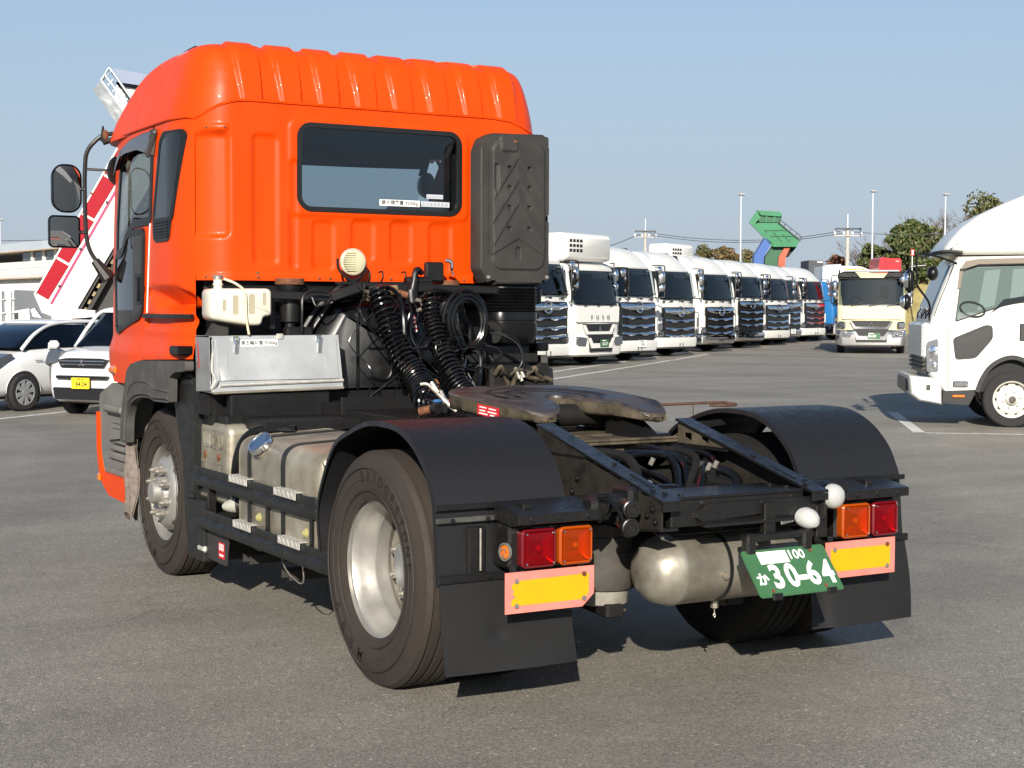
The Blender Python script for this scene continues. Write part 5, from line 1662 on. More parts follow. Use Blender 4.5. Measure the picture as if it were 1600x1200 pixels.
m.box2((-0.50, 1.16, 1.0), (0.30, 1.166, 1.056))
m.box2((-0.503, 1.17, 1.0), (-0.497, 1.95, 1.056))
m.box2((-0.53, 1.93, 1.03), (0.30, 1.95, 1.135), 0.004)
m.box2((-0.45, 0.95, 0.985), (0.40, 1.15, 1.03), 0.01)
obj('deck_skirt', m, M['black_metal'], dk2)
m = MB()
m.box2((-1.10, 2.16, 0.99), (-0.50, 2.24, 1.16), 0.01)
m.prism([(-1.235, 1.155), (-1.10, 1.155), (-1.17, 1.03), (-1.215, 1.04)], (0, 2.42, 0), (1, 0, 0), (0, 0, 1), (0, -0.10, 0))
m.box2((-1.14, 2.12, 0.985), (-0.95, 2.40, 1.04), 0.008)
m.box2((-1.16, 2.30, 0.9), (0.3, 2.5, 1.15))
m.box2((-0.56, 2.10, 0.9), (0.3, 2.3, 1.10))
obj('toolbox_stand', m, M['black_metal'], TR, kind='stuff')

# --- aluminium tool box, dented at its lower left
TB0, TB1 = 2.20, 2.43
m = MB()
m.prism([(2.43, 1.478), (2.195, 1.482), (2.175, 1.18), (2.42, 1.165)], (-1.212, 0, 0), (0, 1, 0), (0, 0, 1), (0.004, 0, 0))
m.prism([(2.43, 1.478), (2.195, 1.482), (2.175, 1.18), (2.42, 1.165)], (-0.447, 0, 0), (0, 1, 0), (0, 0, 1), (0.004, 0, 0))
m.box2((-1.212, 2.20, 1.474), (-0.443, 2.43, 1.482))
m.box2((-1.20, 2.19, 1.165), (-0.44, 2.43, 1.175))
m.box2((-1.20, 2.42, 1.17), (-0.45, 2.43, 1.48))
tb = obj('tool_box', m, M['toolbox_side'], TR, 20)
def tbf(x, z, o=0.0): return V(x, 2.192 - 0.028 * (1.482 - z) / 0.3 - o, z)
m = MB()
ff = [(-1.195, 1.481), (-0.437, 1.484), (-0.418, 1.181), (-1.205, 1.170)]
m.add([tbf(*p) for p in ff] + [tbf(p[0], p[1], -0.006) for p in ff], [(0, 1, 2, 3), (7, 6, 5, 4), (0, 4, 5, 1), (1, 5, 6, 2), (2, 6, 7, 3), (3, 7, 4, 0)])
obj('box_face', m, M['toolbox_steel'], tb, 0)
m = MB()
def dent(x, z): return 0.02 * math.exp(-((x + 1.19) ** 2 / 0.0010 + (z - 1.23) ** 2 / 0.004))
m.grid(lambda u, v: tbf(-1.175 + 0.718 * u + 0.01 * v, 1.462 - 0.228 * v, 0.009 - dent(-1.175 + 0.72 * u, 1.462 - 0.228 * v)), 40, 16)
m.grid(lambda u, v: tbf(-1.175 + 0.718 * u + 0.01 * v, 1.462 - 0.228 * v, 0.001), 40, 16)
for fa in (lambda t: (0, t), lambda t: (1, t), lambda t: (t, 0), lambda t: (t, 1)):
    m.grid(lambda u, v: tbf(-1.175 + 0.718 * fa(u)[0] + 0.01 * fa(u)[1], 1.462 - 0.228 * fa(u)[1], 0.001 + 0.008 * v), 30, 1)
bd = obj('box_door', m, M['toolbox_steel'], tb, 30)
m = MB()
m.tube([tbf(-1.115, 1.42, 0.0105), tbf(-1.118, 1.30, 0.0105), tbf(-1.105, 1.262, 0.0105)], 0.0025, 5)
m.tube([tbf(-0.53, 1.40, 0.0105), tbf(-0.515, 1.28, 0.0105)], 0.0025, 5)
m.tube(curve_pts([tbf(-0.96, 1.40, 0.009), tbf(-0.88, 1.36, 0.009), tbf(-0.86, 1.31, 0.009), tbf(-0.875, 1.265, 0.009)], 5), 0.0012, 4)
m.tube(curve_pts([tbf(-0.82, 1.345, 0.009), tbf(-0.795, 1.30, 0.009), tbf(-0.79, 1.25, 0.009)], 5), 0.0012, 4)
obj('door_crease', m, M['toolbox_steel'], bd, kind='stuff')
obj('box_hinge', MB().tube([tbf(-1.16, 1.208, 0.008), tbf(-0.42, 1.222, 0.008)], 0.009, 8), M['alu_light'], tb)
obj('box_sill', MB().bar(tbf(-1.20, 1.166, -0.01), tbf(-0.42, 1.180, -0.01), 0.06, 0.014, 0.003), M['alu'], tb)
obj('dented_edge', MB().tube(curve_pts([(-1.20, 2.178, 1.46), (-1.195, 2.185, 1.38), (-1.205, 2.165, 1.29), (-1.188, 2.15, 1.235), (-1.205, 2.17, 1.19), (-1.195, 2.17, 1.172)], 6), [0.004] * 6 + [0.007] * 12 + [0.013] * 7 + [0.008] * 6, 7), M['alu_light'], tb)
for x in (-1.065, -0.565):
    m = MB()
    m.box(tbf(x, 1.466, 0.013), (0.036, 0.014, 0.035), 0.003)
    m.box(tbf(x + 0.003, 1.425, 0.018), (0.024, 0.012, 0.085), 0.004, Matrix.Rotation(rad(3), 3, 'Y'))
    m.tube([tbf(x - 0.016, 1.475, 0.02), tbf(x - 0.01, 1.44, 0.022), tbf(x + 0.012, 1.44, 0.022), tbf(x + 0.018, 1.475, 0.02)], 0.003, 5)
    obj('box_clasp', m, M['chrome'], tb)
m = MB()
m.box(tbf(-0.80, 1.476, 0.009), (0.04, 0.012, 0.034), 0.003)
m.cyl(tbf(-0.80, 1.474, 0.014), tbf(-0.80, 1.474, 0.020), 0.010, n=10)
obj('box_lock', m, M['alu_light'], tb)
m = MB().add([tbf(-1.035, 1.458, 0.0105), tbf(-0.815, 1.460, 0.0105), tbf(-0.815, 1.424, 0.0105), tbf(-1.035, 1.422, 0.0105)], [(0, 1, 2, 3)])
ls = obj('load_sticker', m, M['sticker_white'], tb, 0)
m = MB()
put_text(m, '第五輪荷重 9500kg', tbf(-0.925, 1.441, 0.0112), (1, 0, 0.005), (0, -0.09, -1) if False else (0, 0.09, 1), 0.0262, 0.0003, bold=0.014)
obj('lettering', m, M['ink'], tb, 0, kind='stuff')
obj('red_sticker', MB().prism([(2.395, 1.43), (2.385, 1.45), (2.365, 1.37), (2.36, 1.30), (2.375, 1.30)], (-1.2125, 0, 0), (0, 1, 0), (0, 0, 1), (-0.0006, 0, 0)), M['red_print'], tb, 0)

# --- white coolant tank
WT = round_poly([(-1.205, 1.575), (-1.205, 1.745), (-0.845, 1.748), (-0.845, 1.592), (-0.895, 1.590), (-0.905, 1.540), (-0.97, 1.537), (-1.14, 1.560)], 0.035, 5)
Pw = WT if sum(WT[i][0] * WT[(i + 1) % len(WT)][1] - WT[(i + 1) % len(WT)][0] * WT[i][1] for i in range(len(WT))) > 0 else WT[::-1]
m = MB().loft([[V(p[0], y, p[1]) for p in inset(Pw, k)] for (y, k) in ((2.175, 0.022), (2.180, 0.010), (2.192, 0.002), (2.205, 0.0), (2.33, 0.0), (2.35, 0.02))])
wt = obj('coolant_tank', m, M['white_tank'], TR, 60)
for (x, w, h, z) in ((-1.128, 0.010, 0.05, 1.652), (-1.063, 0.022, 0.096, 1.655), (-0.968, 0.024, 0.10, 1.660), (-0.893, 0.010, 0.062, 1.690)):
    Q = rrect(x - w / 2 - 0.006, z - h / 2 - 0.006, x + w / 2 + 0.006, z + h / 2 + 0.006, 0.010 if w > 0.015 else 0.006, 4)
    m = MB().loft([[V(p[0], y, p[1]) for p in inset(Q, k)] for (y, k) in ((2.1745, 0.0), (2.1735, 0.001), (2.1738, 0.004))])
    obj('tank_recess', m, pmat('recess_shade', (0.36, 0.32, 0.23), 0.6) if 'recess_shade' not in M else M['recess_shade'], wt)  # shade of the recess painted as a darker patch on the face
m = MB().cyl((-1.143, 2.24, 1.735), (-1.143, 2.24, 1.795), 0.024, n=16)
m.cyl((-1.143, 2.24, 1.765), (-1.143, 2.24, 1.772), 0.029, n=16)
obj('tank_neck', m, M['white_tank'], wt)
m = MB().cyl((-1.143, 2.24, 1.795), (-1.143, 2.24, 1.818), 0.027, n=16, bev=0.004)
m.box((-1.143, 2.24, 1.815), (0.062, 0.02, 0.012), 0.003)
obj('tank_cap', m, M['nut_steel'], wt)
m = MB().tube(curve_pts([(-1.115, 2.22, 1.80), (-1.06, 2.19, 1.775), (-1.015, 2.17, 1.735), (-1.007, 2.165, 1.68), (-1.005, 2.165, 1.60), (-1.0, 2.165, 1.55), (-0.988, 2.17, 1.49)], 7), 0.007, 8)
obj('overflow_hose', m, M['cream_hose'], wt)
m = MB()
m.prism([(-1.20, 1.485), (-1.15, 1.57), (-1.08, 1.57), (-1.08, 1.485)], (0, 2.25, 0), (1, 0, 0), (0, 0, 1), (0, 0.05, 0))
obj('tank_leg', m, M['duct_grey'], wt)
m = MB().cyl((-1.0, 2.25, 1.545), (-1.0, 2.25, 1.53), 0.02, n=10)
obj('tank_outlet', m, M['rust'], wt)

# --- behind and under the cab: engine cover, cross bar, mounts
EC = round_poly([(-0.50, 1.06), (-0.50, 1.46), (-0.375, 1.68), (-0.27, 1.705), (0.46, 1.705), (0.60, 1.55), (0.62, 1.06)], 0.04, 4)
Pe = EC if sum(EC[i][0] * EC[(i + 1) % len(EC)][1] - EC[(i + 1) % len(EC)][0] * EC[i][1] for i in range(len(EC))) > 0 else EC[::-1]
m = MB().loft([[V(p[0], y, p[1]) for p in inset(Pe, k)] for (y, k) in ((3.4, 0.0), (2.47, 0.0), (2.44, 0.012), (2.375, 0.085), (2.365, 0.105))])
ec = obj('engine_cover', m, M['black_plastic'], TR, 40)
m = MB()
m.box((-0.02, 2.36, 1.52), (0.30, 0.02, 0.012), 0.004)
m.box((0.03, 2.36, 1.40), (0.40, 0.02, 0.012), 0.004)
m.tube(curve_pts([(0.12, 2.36, 1.345), (0.02, 2.36, 1.345), (-0.015, 2.36, 1.32), (-0.02, 2.36, 1.25), (-0.06, 2.36, 1.21), (-0.16, 2.36, 1.225)], 5), 0.010, 7)
m.box((-0.24, 2.36, 1.40), (0.012, 0.03, 0.50), 0.005)
obj('cover_rib', m, M['black_plastic'], ec, kind='stuff')
m = MB()
m.cyl((-0.02, 1.98, 1.10), (0.02, 1.98, 1.22), 0.07, n=16)
m.cyl((-0.05, 2.0, 1.15), (0.1, 1.98, 1.18), 0.05, n=14)
obj('turbo_casing', m, M['rust'], TR)
for k, c in enumerate(([(-0.20, 2.45, 1.80), (-0.32, 2.45, 1.76), (-0.47, 2.46, 1.62), (-0.58, 2.48, 1.44)], [(-0.15, 2.44, 1.79), (-0.28, 2.43, 1.745), (-0.43, 2.44, 1.62), (-0.53, 2.45, 1.45)], [(-0.05, 2.40, 1.765), (-0.20, 2.40, 1.75), (-0.36, 2.41, 1.69), (-0.48, 2.43, 1.54), (-0.53, 2.44, 1.45)])):
    obj('engine_pipe', MB().tube(curve_pts(c, 6), 0.013 if k else 0.022, 8), M['black_plastic'], TR)
m = MB()
m.bar((-0.85, 2.32, 1.715), (-0.45, 2.28, 1.70), 0.05, 0.05, 0.008)
m.bar((-0.45, 2.28, 1.70), (-0.26, 2.25, 1.765), 0.06, 0.06, 0.01)
m.bar((-0.26, 2.25, 1.765), (0.75, 2.25, 1.75), 0.05, 0.05, 0.008)
m.bar((-1.1, 2.5, 1.72), (1.1, 2.5, 1.72), 0.08, 0.10, 0.01)
obj('cab_crossbar', m, M['black_metal'], TR)
for x in (-0.66, 0.36):
    m = MB().lathe([(0.03, -0.10), (0.055, -0.09), (0.06, 0.0), (0.055, 0.07), (0.07, 0.09), (0.075, 0.14), (0.0001, 0.14)], (x, 2.38, 1.65), (0, 0, 1), 20)
    m.cyl((x, 2.38, 1.3), (x, 2.38, 1.56), 0.03, n=12)
    obj('cab_damper', m, M['black_metal'], TR)
    obj('damper_cap', MB().cyl((x, 2.38, 1.775), (x, 2.38, 1.81), 0.085, n=20), M['rust'], TR)
m = MB()
m.box2((-1.04, 2.62, 0.95), (-0.62, 3.9, 1.75))
m.box2((0.62, 2.62, 0.95), (1.1, 3.9, 1.75))
m.box2((-1.03, 2.55, 1.74), (1.0, 4.3, 1.79))
obj('cab_underside', m, M['gasket'], TR)
m = MB()
m.bar((-0.80, 2.31, 1.52), (-0.80, 2.31, 1.70), 0.03, 0.03)
m.box2((-0.74, 2.22, 1.47), (-0.58, 2.30, 1.53), 0.01)
m.tube(curve_pts([(-0.66, 2.2, 1.50), (-0.665, 2.18, 1.62), (-0.655, 2.19, 1.70), (-0.60, 2.2, 1.735), (-0.50, 2.2, 1.73)], 6), 0.009, 7)
m.tube(curve_pts([(-0.58, 2.24, 1.70), (-0.56, 2.22, 1.65), (-0.50, 2.22, 1.665), (-0.47, 2.22, 1.70)], 5), 0.006, 6)
obj('cab_tilt_pump', m, M['black_metal'], TR, kind='stuff')

# --- work lamp on the rear wall, with its shadow-casting bracket
m = MB().lathe([(0.0001, -0.075), (0.04, -0.07), (0.066, -0.045), (0.077, -0.01), (0.080, 0.0), (0.079, 0.010), (0.072, 0.012)], (-0.293, 2.31, 1.912), (-0.12, -1, 0.0), 32)
wlp = obj('work_lamp', m, pmat('lamp_beige', (0.36, 0.33, 0.26), 0.5, var=0.2, vscale=20), TR)
m = MB().lathe([(0.073, 0.010), (0.05, 0.018), (0.0001, 0.022)], (-0.293, 2.31, 1.912), (-0.12, -1, 0.0), 32)
obj('lamp_lens', m, pmat('lens_ribbed', (0.50, 0.47, 0.31), 0.25, coat=0.5), wlp)
m = MB()
for k in range(9):
    z = 1.912 - 0.052 + 0.013 * k
    w = math.sqrt(max(0.0, 0.068 ** 2 - (z - 1.912) ** 2))
    m.tube([(-0.293 - w, 2.292, z), (-0.293, 2.287, z), (-0.293 + w, 2.30, z)], 0.0035, 5)
obj('lens_rib', m, M['lens_ribbed'], wlp, kind='stuff')
m = MB().tube(curve_pts([(-0.385, 2.32, 1.93), (-0.38, 2.315, 1.87), (-0.34, 2.30, 1.82), (-0.293, 2.295, 1.80), (-0.245, 2.30, 1.825), (-0.208, 2.32, 1.87), (-0.205, 2.325, 1.92)], 6), 0.008, 7)
m.cyl((-0.293, 2.30, 1.80), (-0.293, 2.30, 1.76), 0.012, n=8)
obj('lamp_yoke', m, M['black_metal'], wlp)

# --- hose carrier: rail with couplings, hooks
m = MB()
m.bar((-0.40, 2.30, 1.785), (0.22, 2.30, 1.790), 0.05, 0.018, 0.003)
m.box2((0.18, 2.28, 1.80), (0.30, 2.33, 1.92), 0.01)
m.box2((0.05, 2.27, 1.79), (0.22, 2.34, 1.83), 0.01)
hc = obj('hose_carrier', m, M['black_metal'], TR)
for x in (-0.215, -0.13, 0.02, 0.10):
    obj('hose_hook', MB().tube(curve_pts([(x - 0.02, 2.26, 1.85), (x + 0.005, 2.26, 1.855), (x + 0.01, 2.26, 1.82), (x + 0.005, 2.28, 1.79)], 4), 0.005, 6), M['black_metal'], hc)
m = MB().box((-0.23, 2.24, 1.725), (0.05, 0.03, 0.09), 0.005)
m.cyl((-0.22, 2.22, 1.745), (-0.22, 2.20, 1.745), 0.010, n=8)
obj('latch_plate', m, M['cast_dirt'], hc)
m = MB().box((-0.095, 2.20, 1.745), (0.07, 0.06, 0.05), 0.012)
m.cyl((-0.13, 2.2, 1.75), (-0.06, 2.2, 1.755), 0.022, n=12)
obj('brass_coupling', m, pmat('brass_dirty', (0.30, 0.22, 0.10), 0.5, 0.4, var=0.4, vscale=30), hc)
obj('rusty_coupling', MB().cyl((-0.06, 2.2, 1.735), (0.0, 2.17, 1.715), 0.020, n=10), M['rust'], hc)
m = MB()
m.cyl((0.035, 2.2, 1.70), (0.06, 2.2, 1.82), 0.028, 0.022, 12)
m.cyl((0.03, 2.18, 1.66), (0.035, 2.2, 1.74), 0.040, n=14)
m.tube(curve_pts([(0.05, 2.2, 1.80), (0.07, 2.21, 1.86), (0.10, 2.23, 1.87), (0.13, 2.25, 1.85)], 5), 0.018, 8)
obj('coupling_head', m, M['black_metal'], hc)
obj('chrome_clip', MB().tube(curve_pts([(0.295, 2.26, 1.93), (0.33, 2.25, 1.92), (0.335, 2.25, 1.87), (0.345, 2.25, 1.84)], 5), [0.012] * 10 + [0.007] * 6, 7), M['chrome'], hc)
obj('coupling_ring', MB().tube(curve_pts([(0.035, 2.13, 1.69), (0.07, 2.13, 1.68), (0.075, 2.13, 1.64), (0.04, 2.13, 1.625)], 5), 0.011, 7), M['nut_steel'], hc)
obj('striped_tag', MB().cyl((0.01, 2.12, 1.60), (0.03, 2.12, 1.50), 0.008, n=8), M['red_plastic'], hc)
m = MB()
for k in range(4): m.cyl((0.0125 + 0.005 * k, 2.12, 1.588 - 0.025 * k), (0.015 + 0.005 * k, 2.12, 1.576 - 0.025 * k), 0.0088, n=8)
obj('tag_stripe', m, M['sticker_white'], hc, kind='stuff')
# coiled air hoses
obj('coiled_hose', MB().tube(coil([(-0.235, 2.08, 1.75), (-0.225, 2.03, 1.64), (-0.20, 1.98, 1.50), (-0.165, 1.90, 1.36), (-0.13, 1.78, 1.24), (-0.16, 1.58, 1.14)], 0.058, 27, 0.0085, R1=0.068), 0.0088, 7), M['hose_black'], TR)
obj('coiled_hose', MB().tube(coil([(0.09, 2.06, 1.70), (0.085, 2.02, 1.58), (0.08, 1.94, 1.46), (0.085, 1.84, 1.33), (0.10, 1.74, 1.22), (0.11, 1.62, 1.13)], 0.052, 25, 0.0085, R1=0.062), 0.0088, 7), M['hose_black'], TR)
obj('coiled_hose', MB().tube(coil([(-0.24, 1.55, 1.13), (-0.20, 1.42, 1.12), (-0.17, 1.30, 1.12)], 0.045, 7, 0.007), 0.0075, 6), M['hose_black'], TR)
# hank of thick cable on its hook
hk = []
for i in range(4 * 34 + 1):
    a = 2 * PI * i / 34
    kx = 1 + 0.05 * sin(i * 0.11)
    hk.append(V(0.275 + (0.150 - 0.014 * (i / 34)) * cos(a) * kx + 0.01 * sin(i * 0.05), 1.98 - 0.016 * (i / 34), 1.555 + (0.185 - 0.013 * (i / 34)) * sin(a) * kx))
obj('cable_hank', MB().tube(hk, 0.0135, 8), M['hose_black'], TR)
for c, r in (([(0.30, 1.95, 1.40), (0.34, 1.9, 1.36), (0.31, 1.85, 1.22), (0.22, 1.75, 1.12), (0.15, 1.7, 1.08)], 0.013), ([(0.27, 1.97, 1.36), (0.22, 1.9, 1.29), (0.12, 1.82, 1.27), (0.05, 1.75, 1.28)], 0.016), ([(0.235, 1.96, 1.74), (0.236, 1.93, 1.68), (0.237, 1.95, 1.62)], 0.009), ([(-0.10, 2.08, 1.72), (-0.115, 2.0, 1.62), (-0.12, 1.97, 1.50), (-0.125, 1.97, 1.42)], 0.013), ([(-0.03, 2.1, 1.70), (-0.06, 2.0, 1.6), (-0.085, 1.95, 1.48), (-0.05, 1.92, 1.41), (0.04, 1.92, 1.40), (0.10, 1.9, 1.36), (0.06, 1.88, 1.31), (-0.02, 1.88, 1.34)], 0.0075), ([(-0.12, 1.95, 1.40), (0.0, 1.9, 1.415), (0.06, 1.88, 1.37), (0.0, 1.86, 1.33), (-0.08, 1.85, 1.355), (-0.02, 1.84, 1.27), (0.06, 1.82, 1.22), (0.0, 1.8, 1.17)], 0.006), ([(0.06, 2.1, 1.70), (0.10, 2.05, 1.74), (0.20, 2.05, 1.735), (0.32, 2.1, 1.70)], 0.017), ([(-0.28, 2.1, 1.745), (-0.22, 2.06, 1.765), (-0.16, 2.05, 1.75), (-0.12, 2.06, 1.72)], 0.014)):
    obj('loose_cable', MB().tube(curve_pts(c, 7), r, 8), M['hose_black'], TR)
obj('cable_plug', MB().tube(curve_pts([(0.19, 1.95, 1.62), (0.20, 1.94, 1.55), (0.225, 1.94, 1.48), (0.25, 1.94, 1.43)], 5), [0.020] * 5 + [0.015] * 11, 9), M['hose_black'], TR)
# thin pipes and wires between the couplings and the deck
wr = random.Random(23)
for k in range(14):
    x0 = -0.30 + 0.05 * k
    c = [(x0, 2.22, 1.74 + wr.uniform(-.03, .03)), (x0 + wr.uniform(-.08, .08), 2.12, 1.60 + wr.uniform(-.06, .06)), (x0 + wr.uniform(-.12, .12), 2.12, 1.44 + wr.uniform(-.06, .06)), (x0 + wr.uniform(-.1, .16), 2.06, 1.28 + wr.uniform(-.05, .05)), (x0 + wr.uniform(-.1, .2), 1.95, 1.13)]
    obj('thin_cable', MB().tube(curve_pts(c, 7), wr.choice([0.004, 0.005, 0.007]), 6), M['hose_black'], TR)
for k in range(5):
    a0, cx_, cz_, r_ = wr.uniform(0, 6), 0.0 + 0.07 * k, 1.36 + wr.uniform(-.05, .12), wr.uniform(.05, .10)
    obj('cable_loop', MB().tube([V(cx_ + r_ * cos(a0 + t * 0.35) * (1 - t * 0.012), 1.93 - 0.004 * t, cz_ + r_ * 0.8 * sin(a0 + t * 0.35)) for t in range(26)], 0.0055, 6), M['hose_black'], TR)
# couplings lying on the deck
ctr = V(-0.22, 1.22, 1.12)
m = MB()
m.tube(curve_pts([(-0.36, 1.28, 1.235), (-0.33, 1.26, 1.235), (-0.30, 1.24, 1.205), (-0.27, 1.22, 1.17), (-0.25, 1.20, 1.145)], 6), 0.010, 8)
obj('braided_hose', m, M['nut_steel'], TR)
m = MB()
m.cyl((-0.262, 1.21, 1.158), (-0.235, 1.19, 1.125), 0.018, n=10)
m.cyl((-0.235, 1.19, 1.125), (-0.205, 1.16, 1.095), 0.013, n=8)
m.cyl((-0.26, 1.24, 1.20), (-0.25, 1.22, 1.16), 0.011, n=8)
gh = obj('silver_coupling', m, pmat('zinc', (0.36, 0.35, 0.31), 0.38, 0.5, var=0.3, vscale=40), TR)
m = MB().cyl((-0.30, 1.27, 1.245), (-0.275, 1.24, 1.19), 0.012, n=8)
obj('coupling_nipple', m, M['zinc'], gh)
obj('coupling_cap', MB().box((-0.225, 1.185, 1.148), (0.03, 0.03, 0.022), 0.006), M['red_plastic'], gh)
m = MB()
m.cyl((-0.34, 1.17, 1.115), (-0.33, 1.13, 1.112), 0.028, n=16)
m.box((-0.29, 1.18, 1.11), (0.055, 0.06, 0.055), 0.008)
pg = obj('trailer_plug', m, M['guard_black'], TR)
obj('plug_lid', MB().sphere((-0.30, 1.2, 1.148), 0.026, 12, 8, (1.1, 0.8, 0.45)), M['blue_plastic'], pg)
obj('plug_sleeve', MB().cyl((-0.40, 1.22, 1.095), (-0.34, 1.18, 1.11), 0.022, n=10), M['rust'], pg)

# --- air intake on the right rear corner
AI = [(0.495, 2.60), (0.525, 2.675), (0.60, 2.712), (0.97, 2.722), (0.995, 2.70), (1.003, 2.22), (0.975, 2.21), (0.975, 2.19), (1.005, 2.18), (1.01, 1.865), (0.985, 1.845), (0.995, 1.82), (0.975, 1.80), (0.945, 1.815), (0.945, 1.778), (0.615, 1.778), (0.605, 1.81), (0.545, 1.79), (0.515, 1.85), (0.495, 1.88)]
Pa = AI if sum(AI[i][0] * AI[(i + 1) % len(AI)][1] - AI[(i + 1) % len(AI)][0] * AI[i][1] for i in range(len(AI))) > 0 else AI[::-1]
Pa = round_poly(Pa, 0.015, 3)
m = MB().loft([[V(p[0], y, p[1]) for p in inset(Pa, k)] for (y, k) in ((2.33, 0.02), (2.31, 0.0), (2.235, 0.0), (2.205, 0.014), (2.200, 0.022))])
ai = obj('air_intake', m, M['duct_grey'], TR, 30)
def ai_h(x, z):
    h = 0.012 * rbox_mask(x, z, 0.585, 1.88, 0.955, 2.66, 0.07, 0.008)
    h -= 0.010 * rbox_mask(x, z, 0.565, 1.95, 0.580, 2.60, 0.007, 0.006)
    cx = 0.765
    for z0, w in ((2.56, 0.17), (2.42, 0.20), (2.28, 0.20), (2.07, 0.19)):
        d = z - (z0 - abs(x - cx) * (1.45 if z0 > 2.1 else 0.55))
        if abs(x - cx) < w and -0.5 < d < 0.5: h += 0.007 * sstep(-0.004, 0.003, d) * (1 - sstep(0.0, 0.13, d))
    for zz in (2.50, 2.38, 2.26, 2.13):
        for xx in (0.70, 0.842):
            r = math.hypot(x - xx, z - zz)
            if r < 0.02: h -= 0.030 * (1 - sstep(0.007, 0.016, r))
    r = max(abs(x - 0.765) / 0.45, abs(z - 1.99) / 1.1)
    h -= 0.025 * rbox_mask(x, z, 0.752, 1.945, 0.778, 2.015, 0.011, 0.006)
    h -= 0.012 * rbox_mask(x, z, 0.60, 2.35, 0.625, 2.52, 0.012, 0.008)
    h += 0.010 * rbox_mask(x, z, 0.64, 2.60, 0.755, 2.69, 0.02, 0.008)
    return h
m = MB().grid(lambda u, v: V(0.515 + 0.475 * u, 2.198 - ai_h(0.515 + 0.475 * u, 1.80 + 0.905 * v), 1.80 + 0.905 * v), 120, 200, skip=lambda c: not inside((c.x, c.z), inset(Pa, 0.008)))
obj('moulded_face', m, M['duct_grey'], ai, 60)
for (x, z, c) in ((0.556, 1.83, 'nut_steel'), (0.972, 1.835, 'nut_steel'), (0.737, 2.660, 'rust')):
    obj('intake_bolt', MB().hexnut((x, 2.197 if z < 2 else 2.19, z), (0, -1, 0), 0.013, 0.012), M[c], ai)
prof = [(0.155, 0.0)]
for k in range(8):
    z = -0.012 - 0.0195 * k
    prof += [(0.157, z + 0.004), (0.163, z), (0.157, z - 0.006), (0.150, z - 0.010)]
def rr_ring(cx, cy, hw, hd, z, k): return [V(cx + p[0], cy + p[1], z) for p in rrect(-hw - k, -hd - k, hw + k, hd + k, 0.09, 6)]
rings = []
for (r, z) in prof: rings.append(rr_ring(0.777, 2.30, 0.162, 0.10, 1.775 + z, r - 0.157))
bl = obj('intake_bellows', MB().loft(rings), M['black_plastic'], TR, 30)
rings = [rr_ring(0.77, 2.30, 0.165, 0.11, z, k) for (z, k) in ((1.618, 0.0), (1.60, 0.004), (1.568, 0.004), (1.565, 0.0), (1.548, 0.0), (1.545, 0.004), (1.48, 0.003), (1.43, -0.012), (1.405, -0.05))]
obj('intake_trunk', MB().loft(rings), M['black_plastic'], TR, 40)
m = MB().cyl((0.62, 2.25, 1.50), (0.58, 2.2, 1.49), 0.07, n=16)
obj('trunk_elbow', m, M['dark_grime'], TR)

# --- battery terminals, valve block and cables at the right
m = MB()
m.box2((0.46, 1.98, 1.06), (0.86, 2.3, 1.29), 0.02)
m.box2((0.40, 2.25, 1.30), (0.95, 2.33, 1.36), 0.01)
m.box((0.84, 2.02, 1.24), (0.08, 0.05, 0.14), 0.015)
obj('valve_block', m, M['dark_grime'], TR, kind='stuff')
jr = random.Random(11)
for k in range(9):
    a = V(0.48 + 0.035 * k, 1.97, 1.25 + jr.uniform(-.03, .03))
    obj('valve_pipe', MB().tube(curve_pts([a, a + V(jr.uniform(-.03, .05), -0.04, jr.uniform(0, .05)), a + V(jr.uniform(0, .1), -0.02, jr.uniform(-.03, .06)), a + V(jr.uniform(0.02, .14), 0.0, jr.uniform(-.08, .02))], 5), jr.choice([0.007, 0.010, 0.014]), 7), M['dark_grime'] if k % 2 else M['cast_dirt'], TR)
for x, z in ((0.60, 1.285), (0.615, 1.255), (0.645, 1.262), (0.632, 1.24)):
    obj('pipe_fitting', MB().cyl((x, 1.94, z), (x + 0.012, 1.93, z - 0.035), 0.012, n=8), M['zinc'], TR)
for c in ([(0.46, 2.05, 1.52), (0.52, 2.0, 1.50), (0.61, 1.96, 1.46), (0.66, 1.95, 1.37), (0.665, 1.95, 1.29), (0.645, 1.95, 1.25)], [(0.46, 2.05, 1.50), (0.55, 1.99, 1.48), (0.63, 1.95, 1.42), (0.65, 1.94, 1.33), (0.62, 1.94, 1.27)], [(0.43, 2.0, 1.42), (0.49, 1.95, 1.40), (0.50, 1.93, 1.35), (0.45, 1.93, 1.33), (0.43, 1.95, 1.36)], [(0.36, 2.15, 1.70), (0.45, 2.1, 1.66), (0.47, 2.08, 1.58), (0.44, 2.05, 1.5)]):
    obj('loose_cable', MB().tube(curve_pts(c, 7), 0.008, 7), M['hose_black'], TR)

# --- rag tied to the front step
def rag(u, v):
    z = 0.80 - 0.50 * v
    return V(-1.235 + 0.03 * sin(9 * u + 4 * v), 3.66 + (u - 0.5) * (0.05 + 0.16 * v * (1 - 0.3 * v)) + 0.02 * sin(7 * v), z + 0.03 * sin(11 * u) * v)
m = MB().grid(rag, 14, 20)
m.grid(lambda u, v: rag(u, v) + V(0.012, 0.004, 0), 14, 20)
rg = obj('rag', m, M['cloth_rag'], None, 60)
tag(rg, 'dirty grey-brown rag hanging between the orange bumper and the front wheel', 'rag')
